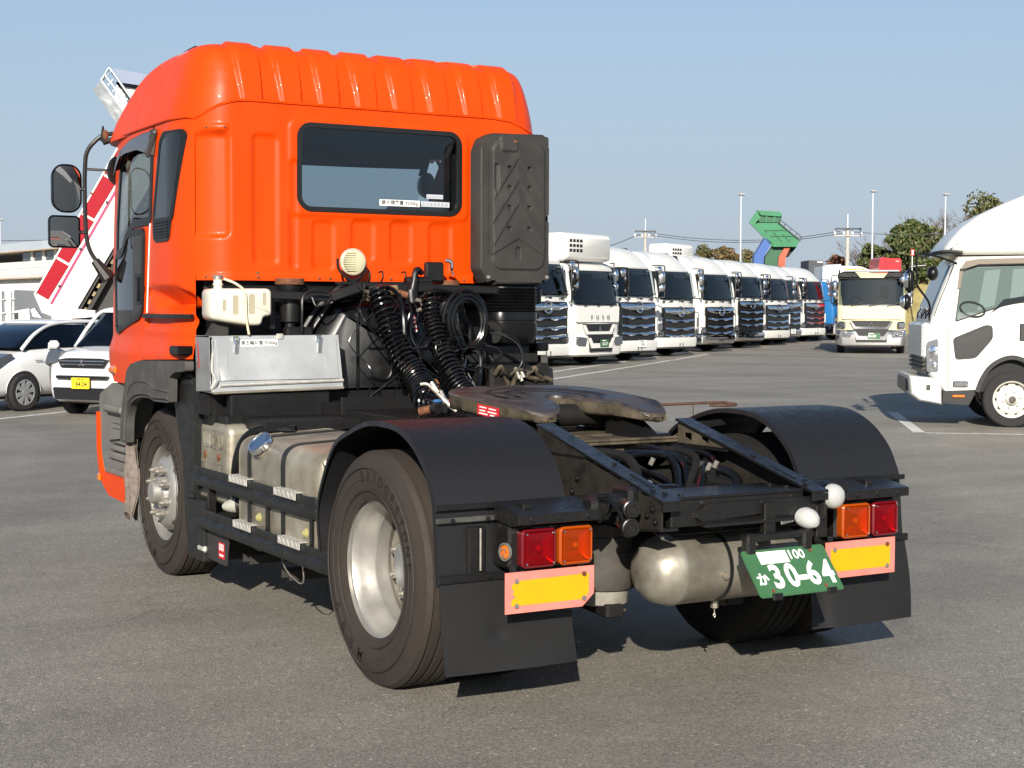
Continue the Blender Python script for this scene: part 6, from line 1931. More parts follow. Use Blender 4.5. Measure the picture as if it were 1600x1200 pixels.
# ================================================================ materials of the yard
pmat('white_cab', (0.68, 0.672, 0.635), 0.32, var=0.03, vscale=2, coat=0.3)
pmat('white_body', (0.76, 0.76, 0.73), 0.4, var=0.05, vscale=1)
pmat('blue_cab', (0.018, 0.14, 0.36), 0.3, coat=0.4)
pmat('cream_cab', (0.66, 0.60, 0.38), 0.32, coat=0.3)
pmat('truck_glass', (0.03, 0.042, 0.045), 0.06, spec=0.75)
pmat('cab_dark', (0.022, 0.028, 0.031), 0.7)
pmat('pale_curtain', (0.42, 0.47, 0.42), 0.8)
pmat('grille_black', (0.012, 0.012, 0.013), 0.35)
pmat('headlamp', (0.20, 0.21, 0.225), 0.10, 0.7, coat=0.7, bump=0.5, bscale=22, dist=0.02)
pmat('wheel_dark', (0.016, 0.015, 0.015), 0.85)
pmat('undercarriage', (0.012, 0.012, 0.012), 0.8)
pmat('car_white', (0.66, 0.665, 0.665), 0.25, coat=0.6)
pmat('alloy', (0.52, 0.53, 0.55), 0.3, 0.6)
pmat('road_line', (0.68, 0.68, 0.65), 0.7, var=0.35, vscale=9, col2=(0.36, 0.355, 0.34))
pmat('corrugated', (0.66, 0.66, 0.63), 0.6, var=0.06, vscale=0.6)
pmat('roof_steel', (0.42, 0.47, 0.52), 0.5, var=0.08, vscale=0.5)
pmat('ledge_rust', (0.52, 0.42, 0.32), 0.7, var=0.3, vscale=1.5)
pmat('window_dark', (0.05, 0.06, 0.07), 0.12, spec=0.7)
pmat('red_stripe', (0.30, 0.004, 0.014), 0.5, spec=0.15)
pmat('purple_stripe', (0.36, 0.02, 0.10), 0.4)
pmat('dump_white', (0.66, 0.65, 0.61), 0.42, var=0.04, vscale=1)
pmat('dump_under', (0.030, 0.028, 0.026), 0.6, var=0.5, vscale=2)
pmat('gold_grime', (0.28, 0.21, 0.10), 0.6, var=0.5, vscale=6)
pmat('wavy_steel', (0.62, 0.60, 0.55), 0.13, 1.0, bump=0.35, bscale=0.8, dist=0.2)
pmat('visor_shade_blue', (0.15, 0.19, 0.28), 0.5)  # blue-grey of the visor top in shade, put into the colour
pmat('green_paint', (0.009, 0.165, 0.062), 0.45, var=0.2, vscale=1.2)
pmat('green_shade', (0.006, 0.085, 0.032), 0.5, var=0.2, vscale=1.2)  # shaded copy of the green paint, for recesses, ribs and leg
pmat('blue_paint', (0.025, 0.09, 0.30), 0.4)
pmat('orange_ram', (0.42, 0.075, 0.028), 0.45, var=0.2, vscale=2)
pmat('pole_white', (0.72, 0.73, 0.75), 0.5)
pmat('pole_grey', (0.50, 0.52, 0.55), 0.5)
pmat('concrete_pole', (0.42, 0.40, 0.36), 0.8, var=0.15, vscale=2)
pmat('wire', (0.05, 0.05, 0.055), 0.6)
pmat('bark', (0.14, 0.11, 0.085), 0.9, var=0.3, vscale=5)
pmat('twig', (0.13, 0.10, 0.075), 0.9, var=0.3, vscale=3)
pmat('leaf_green', (0.082, 0.108, 0.030), 0.55, var=0.5, vscale=1.1, col2=(0.034, 0.054, 0.016))
pmat('leaf_olive', (0.125, 0.118, 0.042), 0.6, var=0.5, vscale=1.1, col2=(0.06, 0.063, 0.024))
pmat('leaf_brown', (0.17, 0.105, 0.042), 0.65, var=0.5, vscale=1.1, col2=(0.08, 0.056, 0.026))
pmat('leaf_red', (0.17, 0.045, 0.03), 0.65, var=0.5, vscale=1.1, col2=(0.075, 0.028, 0.02))
pmat('dry_grass', (0.30, 0.25, 0.10), 0.9, var=0.35, vscale=1.4, bump=0.5, bscale=6)
pmat('guard_white', (0.66, 0.66, 0.64), 0.5)
pmat('red_cab', (0.55, 0.012, 0.02), 0.35, coat=0.3)
pmat('yellow_orange', (0.75, 0.32, 0.02), 0.45)
pmat('dark_box', (0.03, 0.036, 0.042), 0.5)
pmat('film', (0.62, 0.63, 0.63), 0.2, 0.1, bump=0.7, bscale=14, dist=0.02)
pmat('plate_white', (0.78, 0.78, 0.76), 0.45)
pmat('plate_yellow', (0.80, 0.60, 0.02), 0.45)
glass_mat('yard_glass', (0.45, 0.5, 0.5), ior=1.55)
glass_mat('clear_glass', (0.78, 0.82, 0.81), ior=1.55)
glass_mat('car_glass', (0.20, 0.23, 0.24), ior=1.6)

MESH = {}
def part(name, key, build, mats, parent, smooth=35, kind=None):
    """A part whose mesh is built once per key and shared by its repeats."""
    k = (name,) + tuple(key)
    if k not in MESH: MESH[k] = mesh_of(name, build(), mats, smooth)
    o = bpy.data.objects.new(name, MESH[k])
    COL.objects.link(o)
    o.parent = parent
    if kind: o['kind'] = kind
    return o
def sub(o, loc):
    o.location = loc
    return o

# ---------------------------------------------------------------- painted bay lines
def line_strip(name, a, b, w):
    a, b = V(*a, 0), V(*b, 0)
    d = (b - a).normalized()
    n = V(-d.y, d.x, 0) * w / 2
    m = MB()
    K = max(2, int((b - a).length / 3))
    for i in range(K):
        p, q = a.lerp(b, i / K), a.lerp(b, (i + 1) / K)
        vs_ = [p + n, q + n, q - n, p - n]
        m.add([V(v.x, v.y, gz(v.x, v.y) + 0.004) for v in vs_], [(3, 2, 1, 0)])
    return obj(name, m, M['road_line'], kind='structure')
line_strip('bay_line', (-1.6, 15.2), (2.25, 18.75), 0.13)
line_strip('bay_line', (10.96, 9.04), (13.75, 12.49), 0.16)
line_strip('bay_line', (10.90, 9.11), (15.2, 5.67), 0.12)
line_strip('bay_line', (13.63, 12.42), (18.0, 8.86), 0.12)
line_strip('bay_line', (14.05, 12.05), (15.4, 10.95), 0.30)
line_strip('bay_line', (10.3, 22.3), (44.5, 53.7), 0.15)
line_strip('bay_line', (14.2, 24.3), (30.0, 38.8), 0.14)
for k in range(6): line_strip('bay_line', (15.8 + 3.9 * k, 27.3 + 3.55 * k), (15.1 + 3.9 * k, 29.2 + 3.55 * k), 0.14)

# ---------------------------------------------------------------- heavy trucks in a row
def cab_plan(y0, hw, dep, r=0.22, bow=0.06):
    """Outline of the cab seen from above: front at y0, bowed, corners rounded; counter-clockwise."""
    out = []
    n = 10
    for i in range(n + 1):
        x = -(hw - r) + 2 * (hw - r) * i / n
        out.append((x, y0 - bow * (1 - (x / (hw - r)) ** 2)))
    for k in range(1, 6):
        t = rad(-90 + 90 * k / 5)
        out.append((hw - r + r * cos(t), y0 + r + r * sin(t)))
    out += [(hw, y0 + dep), (-hw, y0 + dep)]
    for k in range(1, 6):
        t = rad(180 + 90 * k / 5)
        out.append((-hw + r + r * cos(t), y0 + r + r * sin(t)))
    return out
def truck_cab(zs, hw=1.235, dep=2.2):
    rings = []
    for (z, y0, w, r, bow) in zs:
        rings.append([V(p[0], p[1], z) for p in cab_plan(y0, w, max(0.3, dep - y0), r, bow)])
    return MB().loft(rings)
def screen_sheet(z0, z1, yf, hw, off, th=0.0, nx=14, nz=5, bow=0.06, x0=None, x1=None):
    m = MB()
    x0 = -hw if x0 is None else x0
    x1 = hw if x1 is None else x1
    def f(u, v):
        x = x0 + (x1 - x0) * u
        z = z0 + (z1 - z0) * v
        e = max(0.0, abs(x) - 1.0)
        return V(x, yf(z) - bow * (1 - min(1.0, abs(x) / 1.015) ** 2) - off + e * e * 2.6, z)
    m.grid(f, nx, nz)
    return m
def emblem_ring(m, c, r):
    m.tube([c + V(r * 1.0 * cos(t), 0, r * 0.92 * sin(t)) for t in [2 * PI * i / 24 for i in range(24)]], r * 0.15, 7, closed=True)
    m.prism([(-0.75 * r, 0.06 * r), (-0.3 * r, 0.42 * r), (0.3 * r, 0.42 * r), (0.75 * r, 0.06 * r), (0.75 * r, -0.06 * r), (0.3 * r, -0.42 * r), (-0.3 * r, -0.42 * r), (-0.75 * r, -0.06 * r)], c + V(0, 0.01, 0), (1, 0, 0), (0, 0, 1), (0, 0.01, 0))
def diamonds(m, c, s):
    for a in (90, 210, 330):
        d = V(cos(rad(a)), 0, sin(rad(a)))
        p = V(-d.z, 0, d.x)
        pts = [c, c + d * s * 0.55 + p * s * 0.28, c + d * s * 1.1, c + d * s * 0.55 - p * s * 0.28]
        m.add(pts + [q + V(0, 0.012, 0) for q in pts], [(0, 1, 2, 3), (7, 6, 5, 4), (0, 4, 5, 1), (1, 5, 6, 2), (2, 6, 7, 3), (3, 7, 4, 0)])
def simple_wheel(R, wd, rim):
    m = MB().lathe([(rim, 0.0), (R - 0.03, 0.0), (R, 0.03), (R, wd - 0.03), (R - 0.03, wd), (rim, wd)], (0, 0, 0), (1, 0, 0), 32)
    return m
def rim_mesh(R, s=1):
    return MB().lathe([(R, -0.005), (R - 0.02, 0.01), (R * 0.86, 0.05), (R * 0.62, 0.01), (R * 0.5, -0.01), (R * 0.3, -0.02), (R * 0.25, -0.06), (0.0001, -0.065)], (0, 0, 0), (1, 0, 0), 28)

def heavy_truck(label, loc, ang, style='high', plate=None, plate_col='white', chrome_bumper=False, emz=0.0, fairing=True, body_top=3.3, body='white_body', cabm='white_cab', panel=None, mirrors_dark=False, group='white trucks parked in a row', name='parked_truck', reefer=None, curtain=True):
    T = thing(name, label, 'truck', loc, ang, group)
    hw = 1.235
    low = style in ('fuso', 'fuso_low')
    zb, zw0, zw1 = (0.62, 1.80, 2.76) if low else (0.70, 2.06 + emz * 0.5, 2.92)
    yf = lambda z: interp([(0.3, 0.0), (zw0 - 0.1, 0.02), (zw0 - 0.05, 0.02), (zw1, 0.185 if low else 0.21), (zw1 + 0.2, 0.3)], z)
    if style == 'high':
        zs_ = [(0.70, 0.05, 1.20, 0.2, 0.06), (0.9, 0.0, hw, 0.22, 0.07), (zw0 - 0.05, 0.02, hw, 0.22, 0.07), (zw1, 0.22, hw - 0.02, 0.22, 0.07), (zw1 + 0.05, 0.22, hw - 0.01, 0.22, 0.08), (3.10, 0.36, hw - 0.02, 0.25, 0.09), (3.35, 0.58, hw - 0.05, 0.28, 0.10), (3.52, 0.82, hw - 0.09, 0.3, 0.10), (3.60, 1.05, hw - 0.16, 0.3, 0.08), (3.64, 1.3, hw - 0.3, 0.3, 0.05)]
    elif style == 'mid':
        zs_ = [(0.70, 0.05, 1.20, 0.2, 0.06), (0.9, 0.0, hw, 0.22, 0.07), (zw0 - 0.05, 0.02, hw, 0.22, 0.07), (zw1, 0.22, hw - 0.02, 0.22, 0.07), (zw1 + 0.1, 0.22, hw - 0.01, 0.22, 0.08), (3.12, 0.42, hw - 0.06, 0.25, 0.09), (3.18, 0.7, hw - 0.2, 0.25, 0.06)]
    else:
        zs_ = [(0.62, 0.05, 1.20, 0.2, 0.05), (0.8, 0.0, hw, 0.16, 0.06), (zw0 - 0.05, 0.02, hw, 0.16, 0.07), (zw1, 0.20, hw - 0.02, 0.18, 0.07), (zw1 + 0.07, 0.20, hw, 0.2, 0.07), (2.92, 0.32, hw - 0.03, 0.25, 0.08), (2.98, 0.5, hw - 0.12, 0.25, 0.06), (3.0, 0.8, hw - 0.3, 0.25, 0.03)]
    cab = part('cab', (style, cabm, round(emz, 2)), lambda: truck_cab(zs_), M[cabm], T, 40)
    # windscreen over a dim interior
    part('screen_surround', (low, round(emz, 2)), lambda: screen_sheet(zw0 - 0.03, zw1 + 0.01, yf, 1.20, 0.012), M['grille_black'], cab)
    def inner():
        m = screen_sheet(zw0 + 0.02, zw1 - 0.03, yf, 1.12, 0.020)
        m.cur = 1
        if curtain:
            for g in (screen_sheet(zw0 + 0.03, zw1 - 0.05, yf, 0, 0.026, x0=0.86, x1=1.10, nx=3), screen_sheet(zw1 - 0.22, zw1 - 0.10, yf, 0, 0.026, x0=-0.1, x1=0.75, nx=4)):
                m.add(g.v, g.f)
        m.cur = 2
        m.tube([V(-0.55 + 0.21 * cos(t), yf(zw0 + 0.2) - 0.085, zw0 + 0.16 + 0.14 * sin(t)) for t in [2 * PI * i / 16 for i in range(16)]], 0.015, 5, closed=True)
        m.box((0.45, yf(zw0 + 0.4) - 0.08, zw0 + 0.45), (0.30, 0.03, 0.46), 0.01)
        return m
    part('cab_interior', (low, round(emz, 2), curtain), inner, [M['cab_dark'], M['pale_curtain'], M['interior']], cab)
    part('windscreen', (low, round(emz, 2)), lambda: screen_sheet(zw0, zw1 - 0.01, yf, 1.17, 0.115), M['yard_glass'], T, 30)
    def wipers():
        m = MB()
        for x in (-0.75, -0.1, 0.55):
            m.tube([V(x, yf(zw0) - 0.15, zw0 - 0.06), V(x + 0.22, yf(zw0) - 0.17, zw0 + 0.02), V(x + 0.50, yf(zw0 + 0.1) - 0.17, zw0 + 0.10)], 0.014, 5)
        return m
    part('wiper', (low, round(emz, 2)), wipers, M['grille_black'], T, kind='stuff')
    if not low:
        def vents():
            m = MB()
            for x in (-0.95, -0.45, 0.25, 0.85): m.box((x, -0.055, zw0 - 0.10), (0.17, 0.02, 0.045), 0.02)
            return m
        part('wiper_pivot', (round(emz, 2),), vents, M['grille_black'], T, kind='stuff')
        part('grille', (round(emz, 2),), lambda: MB().prism(round_poly([(-0.98, 0.66), (0.98, 0.66), (1.02, 0.9), (1.02, 1.84 + emz), (-1.02, 1.84 + emz), (-1.02, 0.9)], 0.08), (0, -0.095, 0), (1, 0, 0), (0, 0, 1), (0, 0.06, 0)), M['grille_black'], T)
        bars = ((1.60, 0.20), (1.31, 0.11), (1.03, 0.11), (0.79, 0.11))
        for i, (z, h) in enumerate(bars):
            z += emz
            w = 1.00 - (0.06 if i else 0)
            def barm():
                m = MB()
                K = 16
                def row(fz, yo, wk): return [V(-wk + 2 * wk * q / K, yo - 0.05 * (1 - (2 * q / K - 1) ** 2), fz(2 * q / K - 1)) for q in range(K + 1)]
                notch = lambda t: 0.05 * (1 - sstep(0.18, 0.30, abs(t))) if i else 0.0
                sweep = lambda t: 0.03 * sstep(0.5, 1.0, abs(t))
                A = row(lambda t: z + h * 0.95 + sweep(t), -0.085, w - 0.02)
                B = row(lambda t: z + h * 0.62 + sweep(t), -0.125, w)
                C_ = row(lambda t: z + h * 0.30 + sweep(t) + notch(t) * 0.5, -0.135, w - 0.02)
                D = row(lambda t: z - 0.005 + sweep(t) * 2 + notch(t), -0.105, w - 0.10)
                E_ = row(lambda t: z + h * 0.5 + sweep(t), -0.06, w - 0.06)
                return m.loft([[p for p in (A[q], B[q], C_[q], D[q], E_[q])] for q in range(K + 1)])
            part('grille_bar', (i, round(emz, 2)), barm, M['chrome'], T)
        def emb():
            m = MB()
            emblem_ring(m, V(0, -0.175, 1.68 + emz), 0.175)
            return m
        part('emblem', (round(emz, 2),), emb, M['chrome'], T)
        part('emblem_backing', (round(emz, 2),), lambda: MB().cyl((0, -0.160, 1.68 + emz), (0, -0.12, 1.68 + emz), 0.19, n=24), M['grille_black'], T)
        bm_ = M['chrome'] if chrome_bumper else M[cabm]
        def bump():
            rings = []
            for (z, y0, w) in ((0.29, -0.02, 1.12), (0.34, -0.10, 1.22), (0.50, -0.13, 1.245), (0.62, -0.12, 1.245), (0.66, -0.08, 1.23)):
                rings.append([V(p[0], p[1], z) for p in cab_plan(y0, w, 0.7, 0.2, 0.05)])
            return MB().loft(rings)
        part('bumper', (chrome_bumper, cabm), bump, bm_, T, 30)
        def bslots():
            m = MB()
            for x in (-0.1, 0.1): m.box((x, -0.19, 0.42), (0.035, 0.02, 0.10), 0.008)
            m.box((0, -0.175, 0.30), (1.5, 0.03, 0.06), 0.01)
            return m
        part('bumper_slot', (), bslots, M['grille_black'], T, kind='stuff')
        for sg in (-1, 1):
            part('headlight', (sg,), lambda: MB().box((sg * 1.09, -0.035, 0.80), (0.24, 0.12, 0.20), 0.05, Matrix.Rotation(sg * rad(24), 3, 'Z')), M['headlamp'], T)
            part('corner_panel', (sg, cabm), lambda: MB().box((sg * 1.13, -0.02, 1.15), (0.18, 0.14, 0.46), 0.04, Matrix.Rotation(sg * rad(20), 3, 'Z')), M[cabm], T)
        pz, px = 0.56, 0.12
        part('shutter_line', (), lambda: MB().box((0, -0.14, 0.70), (1.7, 0.02, 0.03), 0.005), M['grille_black'], T)
    else:
        gm = 'chrome' if panel else 'grille_black'
        def fpanel(): return MB().prism(round_poly([(-1.06, 1.27), (1.06, 1.27), (1.08, 1.74), (-1.08, 1.74)], 0.05), (0, -0.085, 0), (1, 0, 0), (0, 0, 1), (0, 0.05, 0))
        part('front_panel', (cabm,), fpanel, M[cabm], T)
        part('grille', (), lambda: MB().prism([(-0.72, 1.22), (0.72, 1.22), (0.60, 0.94), (-0.60, 0.94)], (0, -0.10, 0), (1, 0, 0), (0, 0, 1), (0, 0.08, 0)), M['grille_black'], T)
        part('grille_bar', ('f', bool(panel)), lambda: MB().prism([(-0.78, 1.19), (-0.70, 1.19), (-0.56, 1.0), (0.56, 1.0), (0.70, 1.19), (0.78, 1.19), (0.62, 0.92), (-0.62, 0.92)], (0, -0.135, 0), (1, 0, 0), (0, 0, 1), (0, 0.05, 0)), M['chrome'] if panel else M[cabm], T)
        def emb():
            m = MB()
            diamonds(m, V(0, -0.15, 1.075), 0.085)
            return m
        part('emblem', ('f',), emb, M['chrome'], T)
        if not panel:
            def word():
                m = MB()
                for ch, x in zip('FUSO', (-0.42, -0.14, 0.14, 0.42)): put_text(m, ch, (x, -0.152, 1.42), (1, 0, 0), (0, 0, 1), 0.14, 0.004, bold=0.01, sx=1.25)
                return m
            part('lettering', ('fuso',), word, M['grille_black'], T, 0, kind='stuff')
        def bump():
            rings = []
            for (z, y0, w) in ((0.28, -0.02, 1.12), (0.33, -0.10, 1.22), (0.55, -0.13, 1.245), (0.82, -0.12, 1.245), (0.88, -0.06, 1.23)):
                rings.append([V(p[0], p[1], z) for p in cab_plan(y0, w, 0.7, 0.2, 0.05)])
            return MB().loft(rings)
        part('bumper', ('f', bool(panel), cabm), bump, M['chrome'] if panel else M[cabm], T, 30)
        part('lower_intake', (), lambda: MB().prism([(-0.62, 0.92), (0.62, 0.92), (0.55, 0.42), (-0.55, 0.42)], (0, -0.20, 0), (1, 0, 0), (0, 0, 1), (0, 0.05, 0)), M['grille_black'], T)
        part('intake_bar', (bool(panel),), lambda: MB().prism([(-0.66, 0.82), (-0.56, 0.82), (-0.45, 0.66), (0.45, 0.66), (0.56, 0.82), (0.66, 0.82), (0.52, 0.52), (-0.52, 0.52)], (0, -0.225, 0), (1, 0, 0), (0, 0, 1), (0, 0.03, 0)), M['chrome'] if panel else M[cabm], T)
        for sg in (-1, 1):
            part('headlight', ('f', sg), lambda: MB().prism(round_poly([(sg * 0.66, 0.82), (sg * 1.12, 0.86), (sg * 1.14, 0.62), (sg * 0.76, 0.58)] if sg > 0 else [(sg * 0.66, 0.82), (sg * 0.76, 0.58), (sg * 1.14, 0.62), (sg * 1.12, 0.86)], 0.03), (0, -0.175, 0), (1, 0, 0), (0, 0, 1), (0, 0.10, 0)), M['headlamp'], T)
            if panel:
                part('corner_panel', ('f', sg), lambda: MB().box((sg * 1.06, -0.06, 1.06), (0.30, 0.12, 0.26), 0.05, Matrix.Rotation(sg * rad(20), 3, 'Z')), M['chrome'], T)
                part('fog_lamp', (sg,), lambda: MB().lathe([(0.0001, 0.02), (0.05, 0.015), (0.06, 0.0)], (sg * 0.93, -0.185, 0.71), (0, -1, 0), 14), M['headlamp'], T)
        pz, px = (0.66, 0.10) if not panel else (0.68, 0.02)
    if cabm == 'cream_cab':
        for sg in (-1, 1):
            def cf():
                return MB().loft([[V(sg * p[0], y, p[1]) for p in inset([(0.42, 2.80), (1.24, 2.80), (1.22, 2.94), (1.05, 3.02), (0.60, 3.00)], k)] for (y, k) in ((0.02, 0.03), (-0.03, 0.0), (0.9, 0.0))])
            part('roof_fairing', (sg, 'cream'), cf, M['black_plastic'], T)
        part('roof_visor', ('cream',), lambda: MB().box2((-1.22, 0.0, 2.755), (1.22, 0.16, 2.80), 0.01), M['black_plastic'], T)
        part('roof_rail', ('cream',), lambda: MB().box2((-1.0, 0.5, 3.03), (1.0, 1.2, 3.09), 0.02), M['roof_steel'], T)
    if fairing and style != 'fuso':
        for sg in (-1, 1):
            part('side_fairing', (sg, low), lambda: MB().prism([(0.95, (2.86 if low else 3.30)), (1.15, (3.10 if low else 3.62)), (2.0, (3.14 if low else 3.68)), (2.0, (2.84 if low else 3.26))], (sg * 1.21, 0, 0), (0, 1, 0), (0, 0, 1), (-sg * 0.06, 0, 0)), M['guard_black'], T)
    if plate:
        pm = M['plate_white'] if plate_col == 'white' else M['plate_green']
        yq = -0.205 if not low else -0.245
        np_ = part('number_plate', (plate_col, low), lambda: MB().prism(rrect(px - 0.22, pz - 0.11, px + 0.22, pz + 0.11, 0.015), (0, yq, 0), (1, 0, 0), (0, 0, 1), (0, 0.006, 0)), pm, T, 0)
        def chars():
            m = MB()
            put_text(m, plate, (px + 0.01, yq - 0.001, pz - 0.025), (1, 0, 0), (0, 0, 1), 0.125, 0.001, bold=0.02, sx=0.95)
            m.box((px - 0.03, yq - 0.001, pz + 0.075), (0.18, 0.002, 0.026))
            return m
        part('plate_characters', (plate,), chars, M['plate_green'] if plate_col == 'white' else M['white_paint'], np_, 0, kind='stuff')
    # mirrors
    mm = M['black_plastic'] if mirrors_dark else M['chrome']
    zt = zw1 - 0.05
    for sg in (-1, 1):
        def arm():
            m = MB()
            m.tube(curve_pts([(sg * 1.18, 0.15, zt + 0.18), (sg * 1.38, -0.12, zt + 0.17), (sg * 1.45, -0.16, zt + 0.05), (sg * 1.45, -0.16, zt - 0.75), (sg * 1.40, -0.1, zt - 0.85), (sg * 1.2, 0.1, zt - 0.86)], 4), 0.02, 6)
            return m
        a_ = part('mirror_arm', (sg, round(zt, 2)), arm, M['guard_black'], T)
        part('mirror_housing', (sg, round(zt, 2), mirrors_dark), lambda: MB().box((sg * 1.33, -0.16, zt - 0.20), (0.20, 0.12, 0.38), 0.055), mm, a_, 60)
        part('mirror_housing', (sg, 'b', round(zt, 2), mirrors_dark), lambda: MB().box((sg * 1.33, -0.16, zt - 0.54), (0.20, 0.11, 0.22), 0.045), mm, a_, 60)
        if sg > 0: part('round_mirror', (round(zt, 2),), lambda: MB().sphere((1.10, -0.20, zt + 0.02), 0.13, 14, 9, (1, 0.45, 1)), M['chrome'], a_, 60)
    # wheels and load body
    for (yy, R) in ((1.15, 0.5), (6.6, 0.5), (7.95, 0.5)):
        for sg in (-1, 1):
            w_ = part('wheel', (R,), lambda: simple_wheel(R, 0.28, 0.29), M['wheel_dark'], T)
            w_.location = (sg * 1.09 - 0.14, yy, R)
            q = part('rim', (R,), lambda: rim_mesh(0.30), M['rim_paint'], w_)
            q.location = (0.28 if sg > 0 else 0.0, 0, 0)
            if sg > 0: q.rotation_euler = (0, 0, PI)
    def chas():
        m = MB()
        m.box2((-0.45, 0.4, 0.6), (0.45, 9.6, 0.95))
        m.box2((-1.15, 0.3, 0.55), (1.15, 2.2, 0.72))
        m.box2((-1.1, 2.6, 0.5), (1.1, 5.6, 0.9))
        m.box2((-1.18, 2.16, 0.72), (1.18, 2.22, 2.9))
        return m
    part('chassis', (), chas, M['undercarriage'], T)
    def bodyb():
        m = MB()
        m.box2((-1.24, 2.35, 1.0), (1.24, 9.8, body_top), 0.05)
        return m
    b_ = part('load_body', (body_top, body), bodyb, M[body], T)
    part('body_rail', (body_top,), lambda: MB().box2((-1.25, 2.33, body_top - 0.02), (1.25, 2.43, body_top + 0.05), 0.01), M['roof_steel'], b_)
    if reefer:
        x0, x1, z0, z1, ry = reefer
        def rf():
            Q = rrect(x0, z0, x1, z1, 0.16, 5)
            m = MB()
            m.loft([[V(p[0], y, p[1]) for p in inset(Q, k)] for (y, k) in ((2.35, 0.0), (ry + 0.24, 0.0), (ry + 0.06, 0.05), (ry, 0.14))])
            return m
        r_ = part('cooling_unit', reefer, rf, M['white_cab'], T, 50)
        def gr():
            m = MB()
            for i in range(3):
                for j in range(4): m.box((x0 + 0.25 + 0.17 * j, ry - 0.004, z1 - 0.24 - 0.14 * i), (0.13, 0.01, 0.09), 0.01)
            return m
        part('cooling_grille', reefer, gr, M['grille_black'], r_, kind='stuff')
    return T

A0 = rad(22)
def row(x, y): return (x, y, gz(x, y))
heavy_truck('white truck nearest in the row, half hidden by the black air intake', row(18.3, 31.0), A0, 'mid', None, emz=0.02, fairing=False, body_top=3.15)
heavy_truck('low-roofed white truck with FUSO letters and a green number plate 12-17', row(20.55, 31.75), A0, 'fuso', '12-17', 'green', body_top=2.9, reefer=(-1.22, 1.15, 3.03, 3.86, 0.22), mirrors_dark=True, curtain=True)
heavy_truck('white high-roof truck with white number plate 1261, beside the FUSO truck', row(23.55, 34.1), A0, 'high', '1261', 'white', emz=0.02, body_top=3.75, chrome_bumper=False)
heavy_truck('white high-roof truck with plain white bumper and low emblem, fourth in the row', row(27.5, 37.3), A0, 'high', None, emz=-0.14, body_top=3.5)
heavy_truck('white high-roof truck with black mirrors and chrome bumper, before a tall cooling unit', row(31.95, 40.8), A0, 'high', None, emz=-0.14, chrome_bumper=True, mirrors_dark=True, body_top=3.66, reefer=(-1.2, 0.6, 3.3, 4.12, 1.42))
heavy_truck('white high-roof truck with dark chrome grille and black mirrors, sixth in the row', row(36.1, 44.1), A0, 'high', None, emz=0.10, chrome_bumper=True, mirrors_dark=True, body_top=3.6)
heavy_truck('white high-roof truck with low-set emblem and plain white bumper, seventh in the row', row(39.9, 47.0), A0, 'high', None, emz=-0.06, body_top=3.6)
heavy_truck('white high-roof truck with number plate 129, its left half hidden by its neighbour', row(42.8, 49.6), A0, 'high', '129', 'white', emz=0.06, chrome_bumper=True, mirrors_dark=True, body_top=3.6)
heavy_truck('white high-roof truck with white plate 120 beside the blue truck', row(46.2, 51.8), A0, 'high', '120', 'white', emz=0.06, chrome_bumper=False, body_top=3.55)
heavy_truck('bright blue truck between the last white truck and the cream truck', row(50.2, 54.0), A0, 'fuso_low', '1 20', 'white', cabm='blue_cab', panel='chrome', body_top=2.9, body='white_body', group=None, fairing=False)
CR = heavy_truck('cream-fronted truck with chrome grille and green number plate 55-50', row(35.7, 36.5), rad(-42), 'fuso_low', '55-50', 'green', cabm='cream_cab', panel='chrome', body_top=2.6, body='undercarriage', group=None, curtain=False)

# ---------------------------------------------------------------- white medium truck at the right edge, side on
FW = thing('medium_truck', 'white medium truck seen from its side at the right edge, front wrapped in clear film', 'truck', (12.817, 9.21, 0), math.atan2(-0.775, -0.632))
# local frame: -Y is forwards, +X its left side facing us; s = -y
def fprof(k):
    P = [(0.88, 0.48), (1.10, 0.74), (1.13, 1.20), (1.10, 1.50), (1.03, 1.72), (0.92, 2.02), (0.80, 2.30), (0.72, 2.40), (-0.62, 2.42), (-0.66, 0.60), (-0.42, 0.52), (-0.40, 0.62), (-0.30, 0.84), (-0.12, 0.955), (0.06, 0.955), (0.24, 0.84), (0.36, 0.64), (0.42, 0.50)]
    return P
def fring(x, k):
    P = fprof(0)
    area = sum(P[i][0] * P[(i + 1) % len(P)][1] - P[(i + 1) % len(P)][0] * P[i][1] for i in range(len(P)))
    Q = inset(P if area > 0 else P[::-1], k)
    return [V(x, -p[0], p[1]) for p in Q]
m = MB().loft([fring(x, k) for (x, k) in ((0.05, 0.030), (0.015, 0.012), (-0.02, 0.002), (-0.06, 0.0), (-2.0, 0.0), (-2.05, 0.01), (-2.1, 0.03))])
fcab = obj('cab', m, M['white_cab'], FW, 30)
def fsheet(P, x, th=0.004): return MB().prism(P, (x, 0, 0), (0, -1, 0), (0, 0, 1), (-th, 0, 0))
DW = [(0.755, 1.475), (0.675, 2.18), (0.53, 2.27), (-0.55, 2.30), (-0.55, 1.78), (-0.18, 1.765), (0.10, 1.70), (0.40, 1.60)]
obj('door_window_gasket', fsheet(round_poly(DW, 0.04), 0.053), M['gasket'], FW, 0)
dwo = round_poly([(0.735, 1.50), (0.66, 2.165), (0.53, 2.25), (-0.53, 2.28), (-0.53, 1.80), (-0.18, 1.785), (0.10, 1.72), (0.40, 1.622)], 0.03)
dw = obj('door_window', fsheet(dwo, 0.085), M['clear_glass'], FW, 0)
m = MB()
m.add([V(0.056, -p[0], p[1]) for p in inset(dwo if True else dwo, 0.0)], [tuple(range(len(dwo)))])
m.cur = 1
m.prism([(0.45, 1.64), (0.36, 2.20), (0.15, 2.22), (0.22, 1.72)], (0.062, 0, 0), (0, -1, 0), (0, 0, 1), (-0.003, 0, 0))
